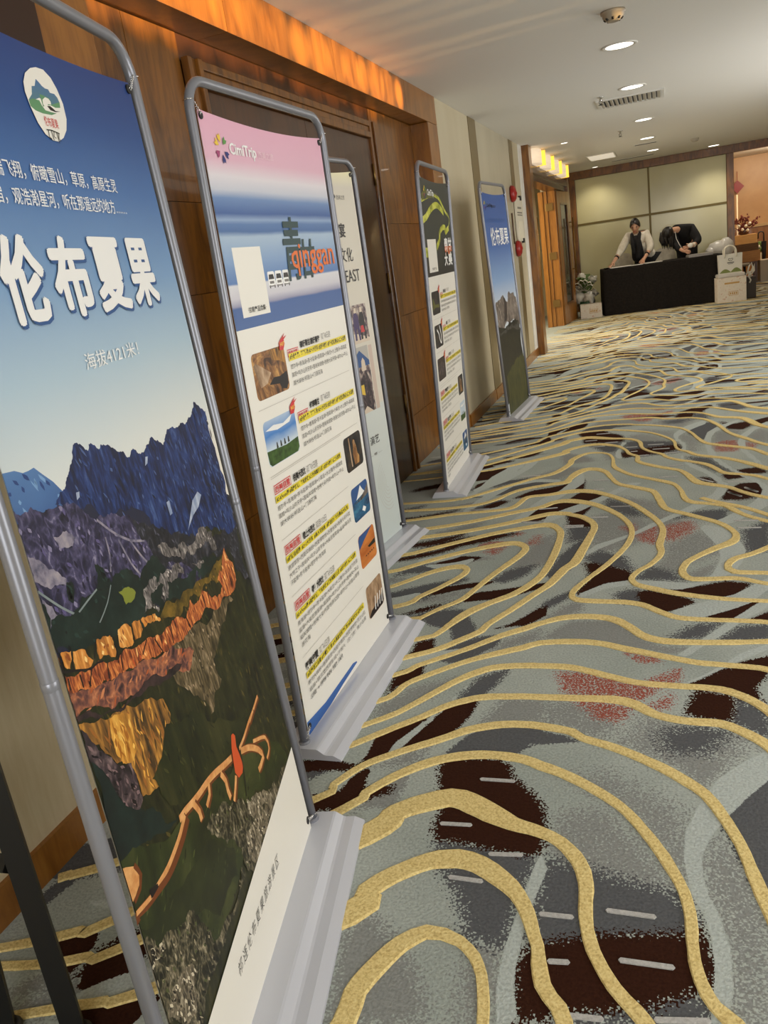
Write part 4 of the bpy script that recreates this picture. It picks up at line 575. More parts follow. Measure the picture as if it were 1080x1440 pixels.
["p","cliff_edge",[[-0.0917,0.9465],[-0.0455,0.9213],[0.0018,0.8828],[-0.0205,0.8161],[-0.0801,0.7449],[-0.1563,0.7449],[-0.1156,0.8172],[-0.0971,0.8834]]],
["p","dark_slope",[[-0.38,0.7198],[-0.1987,0.703],[-0.0804,0.7104],[0.0818,0.7179],[0.3085,0.7149],[0.38,0.6328],[0.38,0.3509],[0.38,-0.124],[-0.38,0.119],[-0.38,0.6092]]],
["p","scree_edge",[[-0.085,0.7023],[0.077,0.7096],[0.302,0.7038],[0.3599,0.6772],[0.3325,0.6301],[0.1536,0.6652],[-0.0211,0.6773],[-0.2581,0.6636],[-0.3521,0.6588],[-0.3369,0.6861]]],
["p","dark_slope",[[-0.2278,0.6512],[0.0136,0.6687],[0.2442,0.6408],[0.3276,0.5618],[0.3493,0.4476],[0.0151,0.3887],[-0.2845,0.3501]]],
["p","grass_slope",[[-0.2957,0.3304],[-0.1376,0.369],[0.0199,0.397],[0.1961,0.4104],[0.3598,0.4274],[0.38,0.2835],[0.38,-0.0986],[-0.3463,0.0378]]]]}

# ---------------------------------------------------------------- carpet floor
CEILZ = 2.385; TX, TY = 0.03, 3.855
def carpet_material():
    m = mat('axminster_carpet', (1, 1, 1, 1), 0.95, spec=0.05); b = m.node_tree.nodes['Principled BSDF']
    tc = nd(m, 'ShaderNodeTexCoord')
    sn = nd(m, 'ShaderNodeVectorMath'); sn.operation = 'SNAP'; sn.inputs[1].default_value = (0.0036, 0.0036, 1); lk(m, tc.outputs['Object'], sn.inputs[0])
    wn = nd(m, 'ShaderNodeTexWhiteNoise'); wn.noise_dimensions = '3D'; lk(m, sn.outputs[0], wn.inputs['Vector'])
    n = nd(m, 'ShaderNodeTexNoise'); n.inputs['Scale'].default_value = 150; n.inputs['Detail'].default_value = 2; lk(m, tc.outputs['Object'], n.inputs['Vector'])
    n3 = nd(m, 'ShaderNodeTexNoise'); n3.inputs['Scale'].default_value = 2.2; n3.inputs['Detail'].default_value = 3; lk(m, tc.outputs['Object'], n3.inputs['Vector'])
    # rand = 0.62 * white + 0.38 * soft noise
    r1 = nd(m, 'ShaderNodeMath'); r1.operation = 'MULTIPLY_ADD'; r1.inputs[1].default_value = 0.6; r1.inputs[2].default_value = -0.3; lk(m, wn.outputs['Value'], r1.inputs[0])
    rr = nd(m, 'ShaderNodeMath'); rr.operation = 'ADD'; lk(m, r1.outputs[0], rr.inputs[0]); lk(m, n.outputs['Fac'], rr.inputs[1])
    prev = ramp(m, [(0.40, rgb(158, 165, 158)), (0.60, rgb(170, 176, 169))], n3.outputs['Fac'])
    for key, col in (('m', rgb(140, 142, 138)), ('d', rgb(92, 93, 95)), ('r', rgb(156, 86, 72)), ('b', rgb(54, 30, 20)), ('l', rgb(180, 187, 182))):
        at = nd(m, 'ShaderNodeAttribute'); at.attribute_name = 'p_' + key
        gt = nd(m, 'ShaderNodeMath'); gt.operation = 'GREATER_THAN'; lk(m, at.outputs['Fac'], gt.inputs[0]); lk(m, rr.outputs[0], gt.inputs[1])
        mx = nd(m, 'ShaderNodeMix'); mx.data_type = 'RGBA'; lk(m, gt.outputs[0], mx.inputs[0]); lk(m, prev, mx.inputs[6]); mx.inputs[7].default_value = col
        prev = mx.outputs[2]
    va = nd(m, 'ShaderNodeMix'); va.data_type = 'RGBA'; va.blend_type = 'MULTIPLY'; va.inputs[0].default_value = 1; lk(m, prev, va.inputs[6])
    lk(m, ramp(m, [(0.3, (0.8, 0.8, 0.8, 1)), (0.7, (1.12, 1.12, 1.12, 1))], n.outputs['Fac']), va.inputs[7])
    lk(m, va.outputs[2], b.inputs['Base Color'])
    bp = nd(m, 'ShaderNodeBump'); bp.inputs['Strength'].default_value = 0.5; bp.inputs['Distance'].default_value = 0.004
    lk(m, n.outputs['Fac'], bp.inputs['Height']); lk(m, bp.outputs[0], b.inputs['Normal'])
    return m
CARPET = carpet_material()
YELLOW = noisy('yellow_pile', [rgb(194, 168, 108), rgb(222, 198, 134), rgb(234, 214, 152)], (170, 170, 170), 2, 0.95, bump=0.8, spec=0.05, lo=0.3, hi=0.7)
DASH = noisy('pale_grey_pile', [rgb(170, 168, 164), rgb(192, 190, 186)], (170, 170, 170), 2, 0.95, bump=0.6, spec=0.05)

def build_floor():
    X0, X1, st = -1.7, 4.3, 0.022
    gx = np.arange(0, int(4.42 / st) + 1) * st - 0.13; ny = int(round(TY / st)); sy = TY / ny
    gy = np.arange(ny) * sy
    GX, GY = np.meshgrid(gx, gy)
    W_ = {k: np.full(GX.shape, -3.0) for k in 'mdbrl'}
    rg = random.Random(21); extra = []
    for zone in range(2):                          # streaks of the same kind where the traced strip gives out
        for k in range(70 if zone == 0 else 80):
            cx = rg.uniform(0.0, 0.62) if zone == 0 else rg.uniform(2.15, 4.05); cy = rg.uniform(0.4, 0.4 + TY); an = math.radians(rg.uniform(14, 34) if zone == 0 else rg.uniform(-8, 24)); L_ = rg.uniform(0.18, 0.5); wd = rg.uniform(0.012, 0.045)
            cls = rg.choice('bbddlmml'); bend = rg.uniform(-0.06, 0.06); up, dn = [], []
            for i in range(9):
                u = i / 8; x = (u - 0.5) * L_; y = bend * math.sin(PI * u); h = wd * math.sin(PI * (0.06 + 0.88 * u)) ** 0.7
                up.append((x, y + h)); dn.append((x, y - h))
            extra.append((cls, 0.04 if cls == 'l' else rg.uniform(0.1, 0.5), [[cx + x * math.cos(an) - y * math.sin(an), cy + x * math.sin(an) + y * math.cos(an)] for x, y in up + dn[::-1]]))
    for cls, sf, pts in CARPET_PATCHES + extra:
        P = np.array(pts); w_ = max(0.0035, sf * 0.085)
        for k in (-1, 0, 1):                       # wrap the repeat
          for dx in (0.0, 2.05):                   # the same motifs go on beyond the traced strip
            Q = P + np.array([k * TX + dx, k * TY])
            if dx and Q[:, 0].min() < 2.0: continue
            lo, hi = Q.min(0) - w_ * 4 - 0.03, Q.max(0) + w_ * 4 + 0.03
            ix = np.where((gx >= lo[0]) & (gx <= hi[0]))[0]; iy = np.where((gy >= lo[1]) & (gy <= hi[1]))[0]
            if not len(ix) or not len(iy): continue
            sx_, sy_ = slice(ix[0], ix[-1] + 1), slice(iy[0], iy[-1] + 1)
            px, py = GX[sy_, sx_], GY[sy_, sx_]; d2 = np.full(px.shape, 1e9); ins = np.zeros(px.shape, bool)
            for i in range(len(Q)):
                a, c = Q[i - 1], Q[i]; e = c - a; L = e @ e + 1e-12
                t = np.clip(((px - a[0]) * e[0] + (py - a[1]) * e[1]) / L, 0, 1)
                d2 = np.minimum(d2, (px - a[0] - t * e[0]) ** 2 + (py - a[1] - t * e[1]) ** 2)
                cr = ((a[1] > py) != (c[1] > py)) & (px < (c[0] - a[0]) * (py - a[1]) / (c[1] - a[1] + 1e-12) + a[0]); ins ^= cr
            sd = np.where(ins, 1, -1) * np.sqrt(d2)
            f = np.clip(0.5 + (sd + (0.007 if cls in 'bd' else 0)) / (2 * w_), -3, 4)
            if sf >= 0.8: f = np.minimum(f, 0.72)
            if cls == 'r': f = np.minimum(f, 0.62)
            W_[cls][sy_, sx_] = np.maximum(W_[cls][sy_, sx_], f)
    base_ = {k: W_[k].copy() for k in W_}; W_ = {k: W_[k].copy() for k in W_}
    for k in range(110):                           # the far repeats, seen flat along, are busier with bars of brown and grey
        cx, cy, L_, wd = rg.uniform(0.1, 2.9), rg.uniform(0, TY), rg.uniform(0.12, 0.34), rg.uniform(0.015, 0.04); cls = rg.choice('bbbddl'); an = math.radians(rg.uniform(-6, 22))
        dx, dy = GX - cx, (GY - cy + TY / 2) % TY - TY / 2; u = dx * math.cos(an) + dy * math.sin(an); v = -dx * math.sin(an) + dy * math.cos(an)
        W_[cls] = np.maximum(W_[cls], np.clip(0.5 + (1 - np.sqrt((u / L_) ** 2 + (v / wd) ** 2)) * wd / 0.02, -3, 4))
    reps = range(-1, 5); nx = len(gx); rows = []
    NY = ny * len(reps) + 1
    V = np.zeros((NY, nx, 3)); A = {k: np.zeros((NY, nx)) for k in 'mdbrl'}
    for j in range(NY):
        k, jj = divmod(j, ny); k -= 1
        V[j, :, 0] = gx; V[j, :, 1] = k * TY + jj * sy
        for key in A: A[key][j] = np.interp(gx - k * TX, gx, (W_ if k >= 2 or (k == 1 and jj > ny * 0.55) else base_)[key][jj])
    for key in A: A[key] = A[key] * 1.2 - 0.1        # fully inside stays inside whatever the speckle
    idx = np.arange(NY * nx).reshape(NY, nx)
    F = np.stack([idx[:-1, :-1], idx[:-1, 1:], idx[1:, 1:], idx[1:, :-1]], -1).reshape(-1, 4)
    me = bpy.data.meshes.new('floor'); me.vertices.add(NY * nx); me.vertices.foreach_set('co', V.reshape(-1))
    me.loops.add(F.size); me.loops.foreach_set('vertex_index', F.reshape(-1)); me.polygons.add(len(F))
    me.polygons.foreach_set('loop_start', np.arange(0, F.size, 4)); me.polygons.foreach_set('loop_total', np.full(len(F), 4)); me.update(calc_edges=True)
    for key in A:
        at = me.attributes.new('p_' + key, 'FLOAT', 'POINT'); at.data.foreach_set('value', A[key].reshape(-1).astype(np.float32))
    me.materials.append(CARPET)
    o = bpy.data.objects.new('floor', me); C.objects.link(o); return struct(o)
floor = build_floor()
bx('side_carpet', CARPET, -1.75, -0.13, 9.0, 15.6, -0.05, -0.0005, floor)

def wall_x(y): return -0.112 if 2.2 < y < 5.895 else (-0.08 if 10.3 < y < 13.2 else 0.012)
def stripe(pts, k):
    P = spline(pts, 0.022)
    if len(P) < 3: return
    a, b = P[0], P[-1]
    def run(p, q, xlim, phase):
        d = p[:2] - q[:2]; d = d / (np.hypot(*d) + 1e-9); out = []; c = p.copy(); n = 0
        sl = max(-0.5, min(0.62, d[1] / (abs(d[0]) + 1e-6)))
        while (c[0] < xlim if xlim > 2 else c[0] > xlim) and n < 200:
            n += 1; s_ = 1 if xlim > 2 else -1
            sl2 = sl * math.exp(-n * 0.02) + 0.16 * math.sin(phase + n * 0.055) * min(1, n / 25)
            c = np.array([c[0] + s_ * 0.022, c[1] + sl2 * 0.022, max(0.022, c[2] * 0.985)]); out.append(c)
        return out
    ls = [p for p in (a, b)]
    if a[0] > 1.7: P = np.vstack([run(a, P[min(4, len(P) - 1)], 4.15, pts[0][1] * 2)[::-1], P]) if a[0] < 4.1 else P
    if b[0] < 1.0: P = np.vstack([P, run(b, P[-5], -0.2, 0)]) if True else P
    if b[0] > 2.1: P = np.vstack([P, run(b, P[-4], 4.15, 1.0)])
    if a[0] < 0.6: P = np.vstack([run(a, P[4], -0.2, 0)[::-1], P])
    P = P + np.array([k * TX, k * TY, 0])
    keep = (P[:, 0] > np.array([wall_x(y) for y in P[:, 1]])) & (P[:, 1] > -2.3) & (P[:, 1] < 19.3) & (P[:, 0] < 4.14)
    if keep.sum() < 4: return
    ii = np.where(keep)[0]
    # longest run
    runs = np.split(ii, np.where(np.diff(ii) > 1)[0] + 1); r = max(runs, key=len); P = P[r]
    far = P[:, 1].min() > 6
    if far: P = P[::2] if len(P) > 8 else P
    n = len(P); T_ = np.gradient(P[:, :2], axis=0); T_ /= (np.linalg.norm(T_, axis=1)[:, None] + 1e-9); N = np.stack([-T_[:, 1], T_[:, 0]], 1)
    rng = np.random.default_rng(int(abs(P[0, 0] * 1e4)) % 99991)
    h = P[:, 2] / 2 * (1.0, 0.82, 0.66, 0.6, 0.6)[max(0, k)]; V = []
    for sgn, z in ((-1, 0.0004), (-0.84, 0.0042), (0.84, 0.0042), (1, 0.0004)):
        o_ = h * sgn + rng.uniform(-0.0009, 0.0009, n); V.append(np.column_stack([P[:, :2] + N * o_[:, None], np.full(n, z)]))
    V = np.stack(V, 1).reshape(-1, 3); F = []
    for i in range(n - 1):
        for j in range(3): F.append((4 * i + j, 4 * i + j + 1, 4 * i + j + 5, 4 * i + j + 4)[::-1])
    me = bpy.data.meshes.new('carpet_stripe'); me.from_pydata(V.tolist(), [], F); me.materials.append(YELLOW)
    o = bpy.data.objects.new('carpet_stripe', me); C.objects.link(o); o.parent = floor
for k in range(-1, 5):
    for L_ in CARPET_LINES: stripe(L_, k)
for k in range(-1, 4):
    mb = MB()
    for x0, y0, x1, y1 in CARPET_DASHES:
        a = Vector((x0 + k * TX, y0 + k * TY, 0)); b = Vector((x1 + k * TX, y1 + k * TY, 0)); d = (b - a).normalized(); n_ = Vector((-d.y, d.x, 0)) * 0.0055
        if a.y < -2.3: continue
        lo = [a - n_, b - n_, b + d * 0.004, b + n_, a + n_, a - d * 0.004]
        A_ = [mb.bm.verts.new(p + Vector((0, 0, 0.0004))) for p in lo]; B_ = [mb.bm.verts.new(p * 1 + Vector((0, 0, 0.003))) for p in lo]
        mb.face(B_)
        for i in range(6): mb.face([A_[i], A_[(i + 1) % 6], B_[(i + 1) % 6], B_[i]])
    o = mb.build('dash_marks', DASH, floor); o['kind'] = 'stuff'

# ---------------------------------------------------------------- room shell
def boxes(name, m, lst, parent=None):
    mb = MB()
    for b in lst: mb.box(*b)
    return mb.build(name, m, parent)
ceiling = struct(bx('ceiling', CEIL, -1.8, 4.4, -3.0, 20.2, CEILZ, CEILZ + 0.1))
wall_left = struct(bx('wall_left', WALLP, -0.25, 0, -2.5, 1.955, 0, CEILZ))
for q in ((-0.25, -0.15, 1.955, 6.156, 0, CEILZ), (-0.25, -0.012, 6.156, 10.1, 0, CEILZ), (-0.25, -0.012, 13.52, 15.7, 0, CEILZ), (-0.25, -0.02, 10.33, 13.52, 2.2, CEILZ)): bx('wall_section', WALLP, *q, wall_left)
for q in ((-0.25, 1.1, 0, CEILZ), (3.4, 4.3, 0, CEILZ), (1.1, 3.4, 0, 0.6), (1.1, 3.4, 2.3, CEILZ)): struct(bx('wall_front', WALLP, q[0], q[1], -2.6, -2.5, q[2], q[3]))
wall_right = struct(bx('wall_right', WALLP, 4.2, 4.3, -2.5, 20.0, 0, CEILZ))
# upper band of dark wood over the near stretch of wallpaper
struct(bx('trim_1', mat('deep_walnut', rgb(48, 24, 9), 0.4), 0.0, 0.02, 0.2, 1.955, 1.72, CEILZ))
for q in ((0, 0.014, -2.4, 1.94), (0, 0.014, 6.17, 7.26), (0.004, 0.018, 7.26, 7.575), (0, 0.014, 7.575, 10.09), (-0.012, 0.002, 14.5, 15.55)): struct(bx('baseboard_left', WOOD_TRIM, *q, 0, 0.095))
# recess: jambs, header, soffit
struct(bx('trim_2', WOOD_TRIM, -0.15, 0.006, 1.96, 2.20, 0, 2.197, None, 0.004))
rj = struct(bx('trim_3', WOOD_TRIM, -0.15, 0.006, 5.895, 6.156, 0, 2.197, None, 0.004))
hd = struct(bx('trim_4', WOOD_TRIM, -0.145, -0.13, 1.96, 6.156, 2.199, CEILZ))
for y0, y1 in ((1.96, 3.05), (3.052, 4.17), (4.172, 5.4), (5.402, 6.156)): bx('veneer_panel', WOOD_TRIM, -0.13, 0.006, y0, y1, 2.199, CEILZ, hd, 0.0015)
# recess back: veneer panels either side of the double door
rb = struct(bx('wall_recess', WOOD_DARK, -0.149, -0.128, 2.2, 5.894, 0, 2.197))
def veneer(y0, y1, zs):
    for z0, z1 in zip(zs, zs[1:]): bx('veneer_panel', WOOD, -0.128, -0.12, y0 + 0.0015, y1 - 0.0015, z0 + 0.0012, z1 - 0.0012, rb, 0.001)
veneer(2.2, 2.56, [0, 0.42, 0.86, 1.30, 1.62, 2.195]); veneer(2.56, 2.885, [0, 0.42, 0.86, 1.30, 1.62, 2.195])
veneer(4.99, 5.894, [0, 0.33, 0.98, 1.55, 2.195])
# double door
dr = struct(boxes('door_1', WOOD_DARK, [(-0.128, -0.115, 2.985, 4.895, 0.004, 2.02)]))
for y0, y1, z0, z1 in ((2.89, 2.985, 0, 2.115), (4.895, 4.985, 0, 2.115), (2.985, 4.895, 2.02, 2.115)):
    for a, d_ in (((0, 0.03), (0.34, 0.022), (0.67, 0.036)) if z0 == 0 else ((0, 0.036), (0.34, 0.022), (0.67, 0.03))):
        wd = y1 - y0
        if z0 == 0: bx('door_casing', WOOD, -0.12, -0.12 + d_, y0 + a * wd, y0 + (a + 0.325) * wd, z0, z1, dr, 0.003)
        else: bx('door_casing', WOOD, -0.12, -0.12 + d_, y0, y1, z0 + a * 0.095, z0 + (a + 0.325) * 0.095, dr, 0.003)
for y0, y1 in ((2.99, 3.938), (3.942, 4.89)):
    lf = bx('door_leaf', WOOD_DARK, -0.115, -0.104, y0, y1, 0.006, 2.016, dr, 0.002)
for z in (1.82, 1.2, 0.45):
    MB().tube([(-0.098, 4.885, z - 0.06), (-0.098, 4.885, z + 0.06)], 0.007, 8).build('hinge', BRASS, dr)
# beyond the recess: polished panels with bronze strips
for y0, y1, m in ((6.158, 7.268, PANELM), (7.572, 9.27, PANELG), (9.50, 9.88, PANELM)): bx('wall_panel', m, -0.012, 0.0, y0, y1, 0.095, CEILZ, wall_left, 0.002)
for y0, y1 in ((7.272, 7.568), (9.274, 9.496)): bx('pilaster_strip', BRONZE, -0.012, 0.004, y0, y1, 0.0, CEILZ, wall_left, 0.002)
bx('wall_panel', WHITE, -0.012, 0.01, 9.885, 10.095, 0.095, CEILZ, wall_left, 0.002)
# portal of the ballroom doors: pillars, header, soffit
struct(bx('trim_5', WOOD, -0.2, 0.09, 10.1, 10.33, 0, CEILZ, None, 0.004))
struct(bx('trim_6', WOOD, -0.2, 0.09, 14.28, 14.5, 0, CEILZ, None, 0.004))
struct(bx('trim_7', WOOD_DARK, -0.2, 0.085, 10.33, 14.28, 2.10, 2.19)); struct(bx('trim_8', WOOD_DARK, -0.15, 0.05, 10.33, 14.28, 2.03, 2.10))
# ballroom beyond the doors
for q in ((-1.75, -1.65, 9.0, 15.6), (-1.75, -0.26, 8.95, 9.0), (-1.75, -0.26, 15.6, 15.65)): struct(bx('wall_ballroom', WALLP, *q, 0, CEILZ))
# far jamb with hinges, and leaves
d2 = struct(bx('door_2', WOOD_OAK, -0.27, -0.2, 13.32, 13.52, 0, 2.03)); bx('jamb_board', WOOD_OAK, -0.198, -0.14, 13.34, 13.52, 0, 2.03, d2, 0.004); bx('jamb_board', WOOD_OAK, -0.138, -0.02, 13.36, 13.52, 0, 2.03, d2, 0.004)
for z in (0.36, 1.08, 1.8): bx('hinge', BRASS, -0.17, -0.06, 13.335, 13.362, z - 0.055, z + 0.055, d2, 0.003)
def glazed_leaf(root, org, ang, L, h):
    """leaf hinged at org, running along local +X; stile, rail, glass and handle are parts"""
    mt = Matrix.Translation(Vector(org)) @ Matrix.Rotation(ang, 4, 'Z')
    def put(o): o.data.transform(mt); return o
    for x0, x1 in ((0, 0.17), (L - 0.17, L)): put(bx('stile', WOOD_OAK, x0, x1, -0.022, 0.022, 0.005, h, root, 0.004))
    for z0, z1 in ((0.005, 0.30), (h - 0.17, h)): put(bx('rail', WOOD_OAK, 0.17, L - 0.17, -0.022, 0.022, z0, z1, root, 0.004))
    for f in (-0.026, 0.012):
        for q in ((0.17, 0.20, 0.30, h - 0.17), (L - 0.20, L - 0.17, 0.30, h - 0.17), (0.2, L - 0.2, 0.30, 0.33), (0.2, L - 0.2, h - 0.2, h - 0.17)): put(bx('glazing_bead', WOOD, q[0], q[1], f, f + 0.014, q[2], q[3], root, 0.003))
    put(bx('glass_pane', DOORGLASS, 0.2, L - 0.2, -0.004, 0.004, 0.33, h - 0.2, root))
    mb = MB().tube([(L - 0.08, -0.075, 0.75), (L - 0.08, -0.075, 1.62)], 0.013, 10)
    for z in (0.82, 1.55): mb.tube([(L - 0.08, -0.075, z), (L - 0.08, -0.02, z)], 0.008, 8)
    put(mb.build('pull_handle', BRASS, root))
DOORGLASS = mat('smoked_door_glass', rgb(70, 66, 56), 0.12, spec=0.6)
d3 = struct(bx('door_3', WOOD_OAK, -0.05, -0.02, 13.38, 13.41, 0.005, 2.02))
glazed_leaf(d3, (-0.02, 13.42, 0), math.radians(83), 0.84, 2.02)
d4 = struct(bx('door_4', WOOD_OAK, -0.14, -0.10, 10.33, 10.36, 0.005, 2.02))
glazed_leaf(d4, (-0.10, 10.36, 0), math.radians(90.0), 0.9, 2.02)

# back wall of painted glass
YB = 15.6
wb = struct(boxes('wall_back', OLIVE, [(-0.1, 2.6, YB + 0.02, YB + 0.10, 0, CEILZ)]))
for x0, x1 in ((-0.10, 0.09), (2.545, 2.655)): bx('post', WOOD, x0, x1, YB - 0.05, YB + 0.05, 0, 2.26, wb, 0.004)
bx('beam', WOOD, -0.1, 4.2, YB - 0.06, YB + 0.05, 2.26, CEILZ, wb, 0.004)
for x0, x1 in ((0.095, 1.300), (1.332, 2.54)):
    for z0, z1 in ((0.01, 1.482), (1.518, 2.255)): bx('glass_panel', GLASSP, x0, x1, YB - 0.006, YB + 0.02, z0, z1, wb, 0.002)
bx('mullion', OLIVE, 1.300, 1.332, YB - 0.012, YB + 0.02, 0, 2.255, wb, 0.002)
for x0, x1 in ((0.095, 1.3), (1.332, 2.54)): bx('rail', OLIVE, x0, x1, YB - 0.012, YB + 0.02, 1.482, 1.518, wb, 0.002)
# lounge beyond the opening on the right
LOUNGE = noisy('amber_plaster', [rgb(196, 152, 100), rgb(206, 164, 112)], (3, 3, 3), 3, 0.35)
wf = struct(bx('wall_lounge', LOUNGE, 2.3, 4.3, 19.5, 19.6, 0, CEILZ))
bx('wainscot', WOOD_TRIM, 2.3, 4.2, 19.46, 19.5, 0, 0.98, wf); bx('dado_rail', mat('cream_rail', rgb(200, 168, 120), 0.5), 2.3, 4.2, 19.43, 19.5, 0.98, 1.04, wf, 0.006)
struct(bx('wall_partition', LOUNGE, 2.4, 2.5, YB + 0.12, 19.5, 0, CEILZ))

